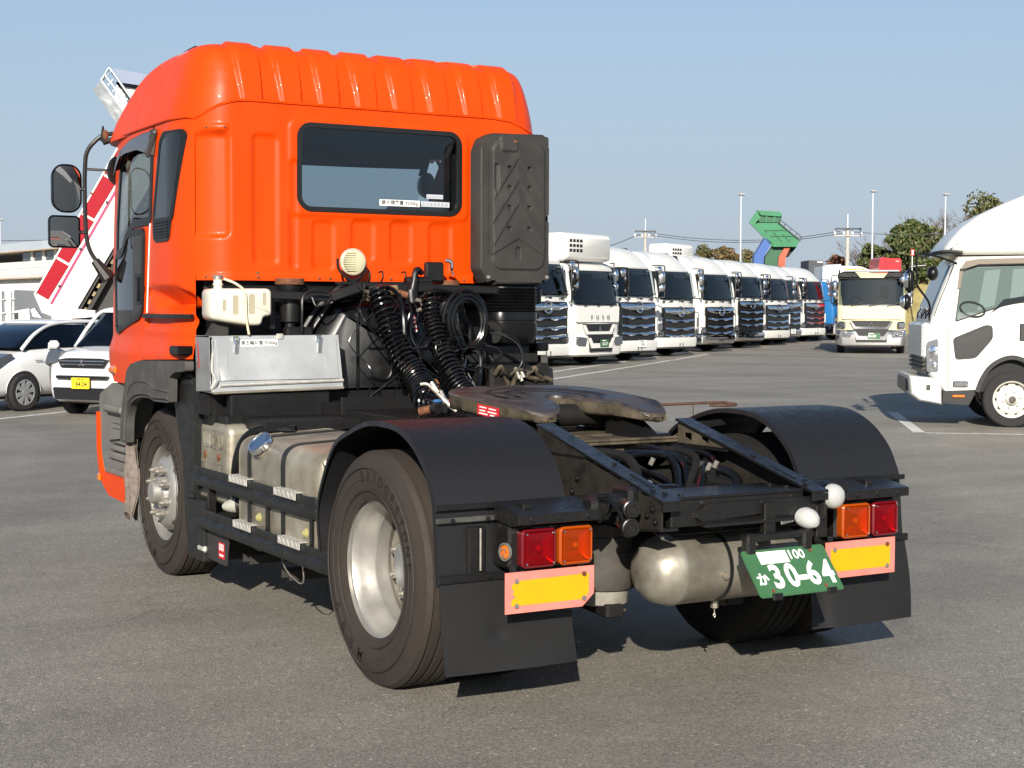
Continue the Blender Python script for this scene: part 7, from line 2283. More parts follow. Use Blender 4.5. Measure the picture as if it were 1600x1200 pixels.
m.prism([(0.02, 1.78), (-0.02, 2.22), (-0.2, 2.23), (-0.16, 1.80)], (0.062, 0, 0), (0, -1, 0), (0, 0, 1), (-0.003, 0, 0))
m.cur = 2
m.tube([V(0.070, -0.52 + 0.17 * cos(t), 1.66 + 0.10 * sin(t) + 0.1 * cos(t) * -0.3) for t in [2 * PI * i / 18 for i in range(18)]], 0.013, 6, closed=True)
m.prism([(0.28, 1.60), (0.10, 1.80), (-0.5, 1.90), (-0.5, 1.80), (0.1, 1.72)], (0.066, 0, 0), (0, -1, 0), (0, 0, 1), (-0.003, 0, 0))
obj('cab_interior', m, [pmat('cab_mid', (0.30, 0.33, 0.32), 0.8), pmat('cab_pale', (0.50, 0.55, 0.55), 0.8), M['interior']], FW, 0)
LWN = [(0.78, 1.25), (0.33, 1.445), (0.24, 1.43), (0.23, 1.25), (0.46, 0.97), (0.74, 0.945)]
lwn = obj('lower_window_frame', fsheet(round_poly(LWN, 0.05), 0.054), M['gasket'], FW, 0)
obj('lower_window', fsheet(round_poly(inset(LWN if sum(LWN[i][0] * LWN[(i + 1) % 6][1] - LWN[(i + 1) % 6][0] * LWN[i][1] for i in range(6)) > 0 else LWN[::-1], 0.045), 0.04), 0.057), M['dark_glass'], lwn, 0)
obj('door_handle', MB().box((0.058, 0.17, 1.34), (0.02, 0.09, 0.24), 0.01), M['gasket'], FW)
m = MB().tube([V(0.053, -0.86, 1.60), V(0.053, -0.845, 0.78), V(0.053, -0.84, 0.53)], 0.004, 5)
m.tube(curve_pts([V(0.053, -0.53, 0.52), V(0.053, -0.47, 0.80), V(0.053, -0.30, 1.02), V(0.053, -0.05, 1.12), V(0.053, 0.3, 1.13)], 5), 0.003, 5)
obj('door_seam', m, M['arch_grey'], FW)
m = MB().prism([(0.70, 2.22), (0.63, 2.335), (0.45, 2.365), (-0.55, 2.385), (-0.55, 2.31), (0.45, 2.29), (0.60, 2.24)], (0.14, 0, 0), (0, -1, 0), (0, 0, 1), (-0.10, 0, 0))
m.prism([(0.73, 1.95), (0.70, 2.24), (0.655, 2.24), (0.69, 1.95)], (0.075, 0, 0), (0, -1, 0), (0, 0, 1), (-0.02, 0, 0))
obj('door_visor', m, pmat('visor_brown', (0.20, 0.165, 0.13), 0.25, coat=0.5), FW)
# windscreen
def scr(u, v):
    s_ = interp([(0, 1.085), (0.25, 1.03), (0.6, 0.93), (1, 0.825)], v) + 0.012
    z = 1.56 + 0.72 * v
    x = 0.03 - 2.05 * u
    return V(x, -(s_ - 0.06 * (1 - min(1, u * 12)) ** 2 - 0.06 * (1 - min(1, (1 - u) * 12)) ** 2), z)
obj('windscreen', MB().grid(scr, 24, 8), M['dark_glass'], FW, 60)
m = MB()
for (y, x) in ((-1.10, -0.3), (-1.10, -0.9), (-1.10, -1.5)):
    m.tube([V(x, -1.12, 1.53), V(x + 0.1, -1.13, 1.60), V(x + 0.45, -1.10, 1.68)], 0.012, 5)
obj('wiper', m, M['grille_black'], FW, kind='stuff')
obj('windscreen_seal', MB().tube([scr(0.0, v / 10) + V(0.012, 0, 0) for v in range(11)], 0.012, 6), M['gasket'], FW)
# roof deflector, a curved wedge
RP = [(0.93, 2.44), (0.90, 2.54), (0.83, 2.64), (0.68, 2.81), (0.47, 2.97), (0.17, 3.12), (-0.16, 3.26), (-0.60, 3.40), (-0.72, 3.40), (-0.72, 2.43), (0.60, 2.425)]
def rring(x, k):
    area = sum(RP[i][0] * RP[(i + 1) % len(RP)][1] - RP[(i + 1) % len(RP)][0] * RP[i][1] for i in range(len(RP)))
    return [V(x, -p[0], p[1]) for p in inset(RP if area > 0 else RP[::-1], k)]
obj('roof_deflector', MB().loft([rring(x, k) for (x, k) in ((0.02, 0.09), (-0.02, 0.035), (-0.08, 0.008), (-0.16, 0.0), (-1.9, 0.0), (-2.0, 0.02), (-2.08, 0.09))]), M['white_cab'], FW, 40)
m = MB().tube(curve_pts([V(0.0, -0.66, 2.445), V(0.0, -0.85, 2.47), V(-0.06, -0.99, 2.455), V(-0.4, -1.06, 2.45), (-1.4, -1.06, 2.45)], 6), 0.028, 8)
obj('sun_visor', m, M['guard_black'], FW)
# front: film-wrapped grille, lamps, bumper
m = MB().box2((0.02, -1.05, 0.96), (-2.05, -1.20, 1.47), 0.04)
obj('grille_film', m, M['film'], FW)
for k in range(3): obj('grille_bar', MB().box2((0.0, -1.05, 0.80 + 0.06 * k), (-2.0, -1.19, 0.835 + 0.06 * k), 0.01), M['arch_grey'], FW)
obj('grille_back', MB().box2((-0.01, -1.0, 0.74), (-2.0, -1.15, 1.0)), M['grille_black'], FW)
m = MB().prism(round_poly([(1.14, 1.19), (0.98, 1.25), (0.97, 0.77), (1.13, 0.77)], 0.04), (0.058, 0, 0), (0, -1, 0), (0, 0, 1), (-0.25, 0, 0))
hl = obj('headlight', m, M['headlamp'], FW)
m = MB().lathe([(0.0001, 0.004), (0.05, 0.003), (0.055, 0.0)], (0.056, -1.05, 0.87), (1, -0.3, 0), 18)
m.lathe([(0.0001, 0.01), (0.08, 0.006), (0.09, 0.0)], (0.06, -1.05, 1.06), (1, -0.3, 0), 18)
obj('lamp_reflector', m, M['chrome'], hl, kind='stuff')
m = MB().loft([[V(x, -s_, z) for (s_, z) in inset([(0.905, 0.30), (1.22, 0.36), (1.345, 0.46), (1.37, 0.72), (0.915, 0.68)], k)] for (x, k) in ((0.03, 0.03), (0.0, 0.005), (-0.05, 0.0), (-2.0, 0.0), (-2.08, 0.03))])
bu = obj('bumper', m, M['white_cab'], FW)
obj('bumper_socket', MB().box((0.025, -1.10, 0.55), (0.03, 0.06, 0.08), 0.01), M['arch_grey'], bu)
m = MB()
m.box2((-0.3, -1.365, 0.48), (-1.7, -1.385, 0.66))
obj('bumper_grille', m, M['grille_black'], bu)
m = MB().prism([(0.90, 0.76), (0.83, 0.76), (0.83, 0.52), (0.44, 0.51), (0.54, 0.31), (0.90, 0.33)], (0.03, 0, 0), (0, -1, 0), (0, 0, 1), (-0.3, 0, 0))
obj('step_panel', m, M['guard_black'], FW)
obj('side_lamp', MB().box((0.058, -0.665, 0.605), (0.03, 0.21, 0.09), 0.015), M['headlamp'], FW)
obj('side_indicator', MB().box((0.04, -0.685, 0.435), (0.03, 0.17, 0.035), 0.008), M['amber_lens'], FW)
ar = [V(0.06, -0.44, 0.50), V(0.06, -0.37, 0.69), V(0.06, -0.25, 0.865), V(0.06, -0.06, 0.975), V(0.06, 0.12, 0.975), V(0.06, 0.32, 0.86), V(0.06, 0.42, 0.62)]
m = MB()
for a, b in zip(curve_pts(ar, 4), curve_pts(ar, 4)[1:]): m.bar(a, b, 0.06, 0.045, up=(1, 0, 0))
obj('arch_trim', m, M['guard_black'], FW)
def wheel_at(par, x, y, R, face, rimk=0.65, big=True):
    w_ = obj('wheel', MB().lathe([(R * rimk, 0.0), (R - 0.02, -0.0), (R, 0.02), (R, 0.20), (R - 0.02, 0.22), (R * rimk, 0.22)], (0, 0, 0), (-1, 0, 0), 40), M['wheel_dark'], par)
    w_.location = (x, y, R)
    rr = R * rimk
    q = obj('rim', MB().lathe([(rr + 0.004, -0.008), (rr - 0.01, 0.0), (rr * 0.93, 0.01), (rr * 0.90, 0.05), (rr * 0.86, 0.055), (rr * 0.78, 0.02), (rr * 0.55, 0.0), (rr * 0.36, 0.004), (rr * 0.34, -0.02), (rr * 0.22, -0.05), (rr * 0.10, -0.055), (0.0001, -0.05)], (0, 0, 0), (-1, 0, 0), 36), pmat('rim_cream', (0.60, 0.58, 0.52), 0.45) if 'rim_cream' not in M else M['rim_cream'], w_)
    m = MB()
    for k in range(6):
        a = 2 * PI * (k + 0.2) / 6
        m.hexnut((0.0, rr * 0.45 * cos(a), rr * 0.45 * sin(a)), (1, 0, 0), 0.016, 0.02)
    obj('wheel_nut', m, M['nut_steel'], q, kind='stuff')
    m = MB()
    for k in range(10):
        a = 2 * PI * k / 10
        m.lathe([(0.0001, 0.002), (0.022, 0.002), (0.024, -0.004)], (-0.031, rr * 0.80 * cos(a), rr * 0.80 * sin(a)), (0.86, 0.5 * cos(a), 0.5 * sin(a)), 10)
    obj('hand_holes', m, M['grille_black'], q, kind='stuff')  # black discs stand in for the shaded holes
    obj('hub_cap', MB().lathe([(rr * 0.2, -0.05), (rr * 0.18, -0.075), (0.0001, -0.08)], (0, 0, 0), (-1, 0, 0), 20), M['rim_dark'], q)
    return w_
wheel_at(FW, 0.0, 0.045, 0.395, 1)
w_ = wheel_at(FW, -1.86, 0.045, 0.395, 1)
wheel_at(FW, 0.0, 4.4, 0.395, 1)
wheel_at(FW, -1.86, 4.4, 0.395, 1)
m = MB()
m.box2((-0.3, -0.6, 0.5), (-1.75, 5.0, 0.75))
m.box2((-0.05, -0.40, 0.5), (-0.3, 0.5, 0.98))
obj('chassis', m, M['undercarriage'], FW)
obj('load_body', MB().box2((0.10, 0.85, 0.95), (-2.2, 6.2, 3.35), 0.04), M['white_body'], FW)
# mirrors of the white truck
m = MB()
m.tube(curve_pts([V(0.05, -0.74, 2.30), V(0.16, -1.0, 2.39), V(0.24, -1.24, 2.435), V(0.25, -1.31, 2.38), V(0.25, -1.30, 2.1), V(0.25, -1.29, 1.98), V(0.22, -1.13, 1.75), V(0.12, -1.11, 1.56), V(0.05, -1.10, 1.50)], 6), 0.016, 8)
m.tube(curve_pts([V(0.25, -1.38, 2.15), V(0.25, -1.40, 2.24), V(0.25, -1.32, 2.26), V(0.25, -1.18, 2.27)], 5), 0.011, 7)
am = obj('mirror_arm', m, M['black_plastic'], FW)
obj('mirror_housing', MB().box((0.25, -1.40, 2.05), (0.22, 0.12, 0.33), 0.05), M['black_plastic'], am, 60)
obj('mirror_housing', MB().box((0.25, -1.44, 1.755), (0.22, 0.12, 0.22), 0.05), M['black_plastic'], am, 60)
obj('mirror_cap', MB().box((0.25, -1.475, 1.76), (0.18, 0.10, 0.19), 0.04), M['chrome'], am, 60)
obj('mirror_cap', MB().box((0.25, -1.43, 2.06), (0.18, 0.10, 0.28), 0.045), M['chrome'], am, 60)
obj('near_mirror', MB().sphere((0.20, -1.085, 2.16), 0.105, 18, 12, (1.0, 0.75, 0.98)), M['black_plastic'], am, 60)

# ---------------------------------------------------------------- two white cars on the left
def car(T, L, tabs, glass, hw, paint='car_white'):
    """Body shell from tables along the length: bonnet line, belt width, sill; then a glazed cabin with painted roof."""
    zs_, ws = tabs['top'], tabs['w']
    N = 150
    rings = []
    for i in range(N + 1):
        y = L * i / N
        zt, w = interp(zs_, y), interp(ws, y)
        zl = interp(tabs['low'], y)
        r = []
        for (fx, fz) in ((0.0, 0.0), (0.80, 0.0), (0.93, 0.06), (0.985, 0.22), (1.0, 0.45), (0.985, 0.66), (0.95, 0.84), (0.86, 0.95), (0.6, 0.99), (0.3, 1.0), (0.0, 1.0)):
            r.append(V(w * fx, y, zl + (zt - zl) * fz))
        r += [V(-p.x, p.y, p.z) for p in r[-2:0:-1]]
        rings.append(r)
    arches = tabs['arch']
    m = MB().loft(rings)
    b = obj('body', m, M[paint], T, 50)
    for sg in (-1, 1):
        for (ay, R0, Ra) in arches:
            xo = interp(ws, ay)
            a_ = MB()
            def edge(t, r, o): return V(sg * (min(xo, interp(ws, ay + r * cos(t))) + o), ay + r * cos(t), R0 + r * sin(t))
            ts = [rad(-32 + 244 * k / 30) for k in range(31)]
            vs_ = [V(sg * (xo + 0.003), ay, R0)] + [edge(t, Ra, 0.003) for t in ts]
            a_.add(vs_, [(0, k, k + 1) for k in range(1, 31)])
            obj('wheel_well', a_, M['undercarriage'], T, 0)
            obj('arch_lip', MB().tube([edge(t, Ra, 0.002) for t in ts[4:-4]], 0.005, 6), M[paint], T)
    # cabin
    g = tabs['cabin']
    rings = []
    for (y0b, y1b, z, w) in g: rings.append((y0b, y1b, z, w))
    def ring(y0b, y1b, z, w, k=0.0):
        q = rrect(-w, y0b, w, y1b, 0.16, 4)
        return [V(p[0], p[1], z) for p in q]
    obj('windows', MB().loft([ring(*q) for q in rings]), M['car_glass'], T, 40)
    top = g[-1]
    obj('roof', MB().loft([ring(top[0] - 0.07, top[1] + 0.10, top[2] - 0.05, top[3] + 0.02), ring(top[0] - 0.02, top[1] + 0.05, top[2] + 0.005, top[3] + 0.01), ring(top[0] + 0.12, top[1] - 0.2, top[2] + 0.035, top[3] - 0.12), ring(top[0] + 0.5, top[1] - 0.6, top[2] + 0.045, top[3] - 0.35)]), M[paint], T, 50)
    base = g[0]
    for sg in (-1, 1):
        m = MB()
        m.tube(curve_pts([V(sg * (base[3] + 0.0), base[0] + 0.10, base[2] - 0.02), V(sg * (base[3] - 0.02), base[0] + 0.42, (base[2] + top[2]) / 2 + 0.03), V(sg * (top[3] + 0.01), top[0] + 0.05, top[2] - 0.02), V(sg * (top[3] + 0.02), (top[0] + top[1]) / 2, top[2] + 0.01), V(sg * (top[3]), top[1], top[2] - 0.03)], 6), 0.032, 7)
        obj('roof_pillar', m, M[paint], T, 60)
        ym = tabs['bpillar']
        m = MB().bar((sg * (base[3] + 0.005), ym, base[2] - 0.02), (sg * (top[3] + 0.005), ym + 0.05, top[2] - 0.01), 0.03, 0.09, 0.01, up=(0, 1, 0))
        obj('door_pillar', m, M['gasket'], T)
    obj('cabin_lining', MB().box2((-0.55, base[0] + 0.55, 0.5), (0.55, base[1] - 0.3, base[2] + 0.12), 0.05), M['interior'], T)
    for x in (-0.36, 0.36):
        obj('seat', MB().box((x, (base[0] + base[1]) / 2 - 0.1, base[2] + 0.1), (0.44, 0.14, 0.6), 0.06), M['seat_cloth'], T)
    return b
def car_wheel(T, x, y, R, sg, spokes=8):
    w_ = obj('wheel', MB().lathe([(R * 0.66, 0.0), (R - 0.03, -0.005), (R, 0.02), (R, 0.17), (R - 0.03, 0.185), (R * 0.66, 0.18)], (0, 0, 0), (-sg, 0, 0), 36), M['wheel_dark'], T)
    w_.location = (x, y, R)
    rr = R * 0.68
    c = obj('rim', MB().lathe([(rr, -0.004), (rr - 0.015, -0.008), (rr * 0.92, 0.01)], (0, 0, 0), (-sg, 0, 0), 36), M['alloy'], w_)
    obj('rim_back', MB().lathe([(rr, 0.05), (0.0001, 0.05)], (0, 0, 0), (-sg, 0, 0), 30), M['grille_black'], w_)
    for k in range(spokes):
        a = 2 * PI * (k + 0.3) / spokes
        d, p = V(0, cos(a), sin(a)), V(0, -sin(a), cos(a))
        P = [d * rr * 0.18 + p * rr * 0.10, d * rr * 0.95 + p * rr * 0.21, d * rr * 0.95 - p * rr * 0.21, d * rr * 0.18 - p * rr * 0.10]
        m = MB().add([q + V(sg * 0.004, 0, 0) for q in P] + [q - V(sg * 0.02, 0, 0) for q in P], [(0, 1, 2, 3), (7, 6, 5, 4), (0, 4, 5, 1), (1, 5, 6, 2), (2, 6, 7, 3), (3, 7, 4, 0)])
        obj('spoke', m, M['alloy'], w_)
    obj('hub_cap', MB().cyl((sg * 0.008, 0, 0), (-sg * 0.02, 0, 0), rr * 0.26, n=18), M['alloy'], w_)
    return w_
ca = math.atan2(-0.85, 0.527)
# hatchback: front left wheel at local (0.80, 0.83)
def place(px, py, lx, ly, a): return (px - (lx * cos(a) - ly * sin(a)), py - (lx * sin(a) + ly * cos(a)), 0.0)
HB = thing('hatchback', 'white hatchback with silver eight-spoke wheel covers at the left edge', 'car', place(1.42, 18.95, 0.82, 0.83, ca), ca)
tabs = {'top': [(0, 0.62), (0.10, 0.74), (0.35, 0.84), (0.8, 0.93), (1.10, 1.0), (1.5, 1.02), (2.4, 1.03), (3.4, 1.06), (3.85, 1.02), (3.995, 0.75)], 'w': [(0, 0.52), (0.08, 0.66), (0.3, 0.79), (0.8, 0.845), (2.0, 0.85), (3.2, 0.84), (3.8, 0.76), (3.995, 0.62)], 'low': [(0, 0.28), (0.2, 0.22), (3.8, 0.24), (3.995, 0.32)], 'arch': [(0.83, 0.30, 0.345), (3.38, 0.30, 0.345)], 'cabin': [(0.78, 3.75, 1.0, 0.745), (1.20, 3.62, 1.20, 0.68), (1.72, 3.35, 1.40, 0.58)], 'bpillar': 2.42}
b = car(HB, 3.995, tabs, None, 0.85)
for (x, y, sg) in ((0.82, 0.83, 1), (-0.82, 0.83, -1), (0.82, 3.38, 1), (-0.82, 3.38, -1)): car_wheel(HB, x * 1.055, y, 0.30, sg)
obj('undertray', MB().box2((-0.7, 0.3, 0.2), (0.7, 3.7, 0.75)), M['undercarriage'], HB)
for sg in (-1, 1):
    m = MB().box((sg * 0.90, 1.42, 1.045), (0.22, 0.13, 0.14), 0.05)
    m.box((sg * 0.80, 1.45, 1.0), (0.08, 0.06, 0.05), 0.01)
    obj('door_mirror', m, M['car_white'], HB, 60)
    m = MB().prism(round_poly([(0.06, 0.70), (0.16, 0.80), (0.62, 0.92), (0.66, 0.86), (0.36, 0.70), (0.14, 0.64)], 0.03), (sg * 0.80, 0, 0), (0, 1, 0), (0, 0, 1), (-sg * 0.28, 0, 0))
    obj('headlight', m, M['headlamp'], HB)
    m = MB().tube(curve_pts([V(sg * 0.853, 1.40, 0.96), V(sg * 0.865, 1.36, 0.70), V(sg * 0.85, 1.40, 0.38), V(sg * 0.84, 1.50, 0.30), V(sg * 0.84, 2.3, 0.29), V(sg * 0.865, 2.45, 0.6), V(sg * 0.855, 2.45, 0.97)], 5), 0.006, 5)
    obj('door_seam', m, M['arch_grey'], HB)
    obj('side_badge', MB().box((sg * 0.855, 1.14, 0.80), (0.01, 0.17, 0.02), 0.004), M['alloy'], HB)
m = MB()
for k in range(2): m.tube([V(-0.45 + 0.5 * k, 0.97, 1.02), V(-0.2 + 0.5 * k, 1.03, 1.045), V(0.1 + 0.5 * k, 1.06, 1.06)], 0.01, 5)
obj('wiper', m, M['grille_black'], HB, kind='stuff')
# small van, its front showing beside the orange truck
cb = math.atan2(-0.80, 0.60)
KV = thing('small_van', 'white small van with yellow number plate 84-04, partly hidden by the orange truck', 'car', place(2.05, 18.05, -0.62, 0.62, cb), cb)
tabs = {'top': [(0, 0.78), (0.05, 0.90), (0.20, 0.985), (0.55, 1.05), (0.75, 1.07), (1.2, 1.07), (3.2, 1.08), (3.395, 0.8)], 'w': [(0, 0.58), (0.06, 0.68), (0.25, 0.73), (3.2, 0.737), (3.395, 0.68)], 'low': [(0, 0.26), (0.15, 0.21), (3.3, 0.22), (3.395, 0.3)], 'arch': [(0.62, 0.27, 0.31), (3.0, 0.27, 0.31)], 'cabin': [(0.58, 3.3, 1.05, 0.70), (0.95, 3.3, 1.35, 0.66), (1.25, 3.25, 1.62, 0.60)], 'bpillar': 1.9}
car(KV, 3.395, tabs, None, 0.737)
for (x, y, sg) in ((0.70, 0.62, 1), (-0.70, 0.62, -1), (0.70, 3.0, 1), (-0.70, 3.0, -1)): car_wheel(KV, x * 1.065, y, 0.27, sg)
obj('undertray', MB().box2((-0.6, 0.25, 0.18), (0.6, 3.2, 0.7)), M['undercarriage'], KV)
m = MB().prism(round_poly([(-0.46, 0.86), (-0.40, 0.745), (0.40, 0.745), (0.46, 0.86), (0.3, 0.885), (-0.3, 0.885)], 0.02), (0, -0.035, 0), (1, 0, 0), (0, 0, 1), (0, 0.12, 0))
gk = obj('grille', m, M['grille_black'], KV)
m = MB()
m.box((0, -0.045, 0.845), (0.84, 0.02, 0.022), 0.006)
m.box((0, -0.045, 0.79), (0.80, 0.02, 0.018), 0.006)
diamonds(m, V(0, -0.06, 0.80), 0.055)
obj('grille_chrome', m, M['chrome'], gk, kind='stuff')
for sg in (-1, 1):
    m = MB().prism(round_poly([(0.01, 0.80), (0.10, 0.98), (0.22, 0.99), (0.30, 0.90), (0.12, 0.74)], 0.03), (sg * 0.74, 0, 0), (0, 1, 0), (0, 0, 1), (-sg * 0.24, 0, 0))
    obj('headlight', m, M['headlamp'], KV)
    obj('door_mirror', MB().box((sg * 0.80, 0.98, 1.13), (0.16, 0.10, 0.16), 0.05), M['car_white'], KV, 60)
m = MB().box((0, -0.03, 0.60), (0.95, 0.08, 0.045), 0.01)
m.box((-0.25, -0.05, 0.60), (0.02, 0.06, 0.05), 0.005)
obj('upper_slot', m, M['grille_black'], KV, kind='stuff')
m = MB().prism(round_poly([(-0.56, 0.44), (-0.52, 0.26), (0.52, 0.26), (0.56, 0.44)], 0.03), (0, -0.03, 0), (1, 0, 0), (0, 0, 1), (0, 0.12, 0))
obj('lower_intake', m, M['grille_black'], KV)
kp = obj('number_plate', MB().prism(rrect(-0.165, 0.43, 0.165, 0.595, 0.01), (0.0, -0.085, 0), (1, 0, 0), (0, 0, 1), (0, 0.01, 0)), M['plate_yellow'], KV, 0)
m = MB()
put_text(m, '84-04', (0.018, -0.086, 0.493), (1, 0, 0), (0, 0, 1), 0.098, 0.001, bold=0.012, sx=0.92)
put_text(m, '大阪 581', (0.0, -0.086, 0.568), (1, 0, 0), (0, 0, 1), 0.034, 0.001, bold=0.01)
put_text(m, 'ち', (-0.135, -0.086, 0.495), (1, 0, 0), (0, 0, 1), 0.036, 0.001, bold=0.01)
obj('plate_characters', m, M['ink'], kp, 0, kind='stuff')

# ---------------------------------------------------------------- helpers for far things: a frame square to the view, D metres out
VR, VF = V(0.86696, -0.49838, 0), V(0.4979, 0.8659, 0).normalized()
CAM0 = V(-4.0082, -6.0387, 0)
def far_frame(D): return CAM0 + VF * D
def fpt(D, u, v_):
    """World point for a measured bearing (u, v as picture pixels of 1600x1200) at depth D."""
    h = 486.0 + (u - 800) * 0.0032
    return V(*(far_frame(D) + VR * ((u - 800) / 2404.4 * D)).xy, 1.6324 + (h - v_) / 2404.4 * D)
def wedge(m, D, poly, th):
    """A solid whose face is given by its measured corners at depth D and which runs th metres further back."""
    A = [fpt(D, *p) for p in poly]
    c = len(poly)
    m.add(A + [p + VF * th for p in A], [tuple(range(c)), tuple(range(2 * c - 1, c - 1, -1))] + [(i, c + i, c + (i + 1) % c, (i + 1) % c) for i in range(c)])
    return m

# raised dump body with red band
DT = thing('dump_truck', 'raised white dump body with a red band and polished visor behind the orange cab', 'dump truck', fpt(46, 150, 560).xy.to_3d())
def dobj(n, m, mat, sm=35, kind=None, par=None):
    o = obj(n, m, mat, None, sm, kind=kind)
    o.parent = par or DT
    o.matrix_parent_inverse = Matrix.Translation(-Vector(DT.location)) if par is None else par.matrix_parent_inverse
    return o
dobj('body_side', wedge(MB(), 46, [(66, 490), (84, 497), (100, 520), (262, 250), (262, 110), (200, 215), (54, 462)], 0.10), M['dump_white'])
dobj('floor', wedge(MB(), 46.1, [(98, 522), (104, 524), (266, 252), (262, 248)], 2.3), M['dump_under'])
def along(t, s_):
    a, b = V(55, 462), V(200, 212)
    p = a.lerp(b, t)
    n_ = V(0.865, 0.50)
    return (p.x + n_.x * s_, p.y + n_.y * s_)
tt = (0.012, 0.225, 0.24, 0.50, 0.515, 0.74, 0.755, 1.06)
for a, b in zip(tt[::2], tt[1::2]): dobj('red_panel', wedge(MB(), 45.97, [along(a, 1.5), along(b, 1.5), along(b, 24), along(a, 22)], 0.03), M['red_stripe'])
dobj('pin_stripe', wedge(MB(), 45.97, [along(0.0, 27.5), along(1.1, 28.5), along(1.1, 32), along(0.0, 31)], 0.03), M['purple_stripe'])
dobj('top_rail', wedge(MB(), 45.95, [along(0.0, -1.5), along(1.06, -1.5), along(1.06, 1), along(0.0, 1)], 0.12), M['dump_white'])
for t in (0.10, 0.33, 0.62, 0.88): dobj('rail_bolt', wedge(MB(), 45.94, [along(t, 25), along(t + 0.012, 25), along(t + 0.012, 29), along(t, 29)], 0.05), M['grille_black'])
for t in (0.3, 0.62): dobj('side_catch', wedge(MB(), 45.94, [along(t, -3), along(t + 0.01, -3), along(t + 0.01, 1), along(t, 1)], 0.05), M['rust'])
m = MB()
for k in range(26):
    t = k / 26
    wedge(m, 46.0, [along(t * 1.3 - 0.15, 78), along(t * 1.3 - 0.125, 78), along(t * 1.3 - 0.125, 82), along(t * 1.3 - 0.15, 82)], 0.2)
dobj('hinge_blocks', m, M['gold_grime'], kind='stuff')
dobj('sub_frame', wedge(MB(), 46.05, [along(-0.2, 82), along(1.2, 82), along(1.2, 88), along(-0.2, 88)], 0.4), M['duct_grey'])
dobj('body_underside', wedge(MB(), 46.4, [along(-0.25, 88), along(1.0, 88), along(0.8, 150), along(-0.1, 120)], 1.6), M['dump_under'])
dobj('hydraulic_tank', wedge(MB(), 45.9, [(113, 484), (149, 487), (150, 497), (112, 500)], 0.6), M['toolbox_side'])
dobj('tail_light', wedge(MB(), 45.9, [(48, 486), (54, 483), (66, 499), (52, 497)], 0.2), M['toolbox_side'])
dobj('chassis', wedge(MB(), 46.6, [(20, 520), (250, 520), (250, 540), (20, 540)], 0.9), M['undercarriage'])
for u in (60, 110, 205):
    c = fpt(46.2, u, 540)
    dobj('wheel', MB().cyl(V(c.x, c.y, 0.5), V(c.x, c.y, 0.5) + VF * 0.5, 0.5, n=24), M['wheel_dark'])
dobj('truck_cab', wedge(MB(), 46.0, [(205, 540), (310, 540), (310, 440), (215, 440)], 2.3), M['white_cab'])
# visor: polished wrapper, open grating beside it, top with its shade painted in slate blue
dobj('visor_wrap', wedge(MB(), 45.6, [(149, 146), (161, 131), (207, 196), (207, 235), (197, 213)], 0.05), M['wavy_steel'], 0)
vb = dobj('visor_frame', wedge(MB(), 45.62, [(161, 131), (163, 129), (209, 194), (207, 197)], 0.15), M['roof_steel'])
for (a, b) in (((166, 122), (212, 182)), ((174, 112), (215, 170))):
    dobj('visor_rail', wedge(MB(), 45.6, [a, (a[0] + 2, a[1] - 1.5), (b[0] + 2, b[1] - 1.5), b], 0.12), M['roof_steel'])
for k in range(6):
    t = k / 6
    a = (164 + 44 * t, 128 + 60 * t)
    dobj('visor_rung', wedge(MB(), 45.66, [a, (a[0] + 1.5, a[1] + 2), (a[0] + 10, a[1] - 8), (a[0] + 8.5, a[1] - 10)], 0.06), M['roof_steel'])
dobj('visor_post', wedge(MB(), 45.6, [(160, 131), (163, 131), (175, 111), (173, 111)], 0.12), M['roof_steel'])
dobj('visor_side', wedge(MB(), 46.2, [(176, 114), (187, 139), (240, 148), (240, 210), (215, 172)], 0.06), M['dump_white'])
dobj('front_wall', wedge(MB(), 47.5, [(187, 133), (240, 141), (240, 300), (200, 230), (180, 170)], 0.06), M['dump_white'])
dobj('visor_top', wedge(MB(), 45.9, [(174, 111.5), (240, 123), (240, 141), (184, 133)], 0.06), M['visor_shade_blue'])

# raised green tipper beyond the row
GT = thing('tipper_body', 'raised green tipper bed on blue and orange supports beyond the white trucks', 'dump truck', fpt(92, 1205, 486).xy.to_3d())
def gobj(n, m, mat, kind=None):
    o = obj(n, m, mat, None, 20, kind=kind)
    o.parent = GT
    o.matrix_parent_inverse = Matrix.Translation(-Vector(GT.location))
    return o
gobj('bed_side', wedge(MB(), 92.0, [(1168, 350), (1181, 332), (1186, 343), (1178, 351), (1214, 383), (1205, 388)], 0.12), M['green_paint'])
gobj('bed_floor', wedge(MB(), 92.3, [(1178, 351), (1217, 351), (1247, 378), (1243, 388), (1212, 384)], 0.2), M['green_paint'])
gobj('front_board', wedge(MB(), 92.4, [(1181, 331.5), (1216, 333.5), (1220, 338), (1218, 341), (1187, 339)], 0.5), M['green_paint'])
for (u0, u1) in ((1182, 1191), (1194, 1205), (1207, 1216)):
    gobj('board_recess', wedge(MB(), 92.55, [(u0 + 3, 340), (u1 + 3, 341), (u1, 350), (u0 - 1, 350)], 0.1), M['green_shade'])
gobj('board_backing', wedge(MB(), 92.7, [(1181, 335), (1220, 338), (1217, 352), (1177, 351)], 0.1), M['green_paint'])
for u in (1193, 1206): gobj('board_stay', wedge(MB(), 92.45, [(u - 1, 350), (u + 1, 350), (u + 4, 339), (u + 2, 339)], 0.2), M['green_paint'])
gobj('tail_beam', wedge(MB(), 91.9, [(1205, 381), (1244, 381), (1243, 388), (1207, 388)], 0.5), M['green_paint'])
m = MB()
for k in range(3): wedge(m, 92.25, [(1192 + 14 * k, 362 + 3 * k), (1193 + 14 * k, 362 + 3 * k), (1208 + 12 * k, 380), (1207 + 12 * k, 380)], 0.05)
wedge(m, 92.25, [(1190, 362), (1228, 362), (1228, 363), (1190, 363)], 0.05)
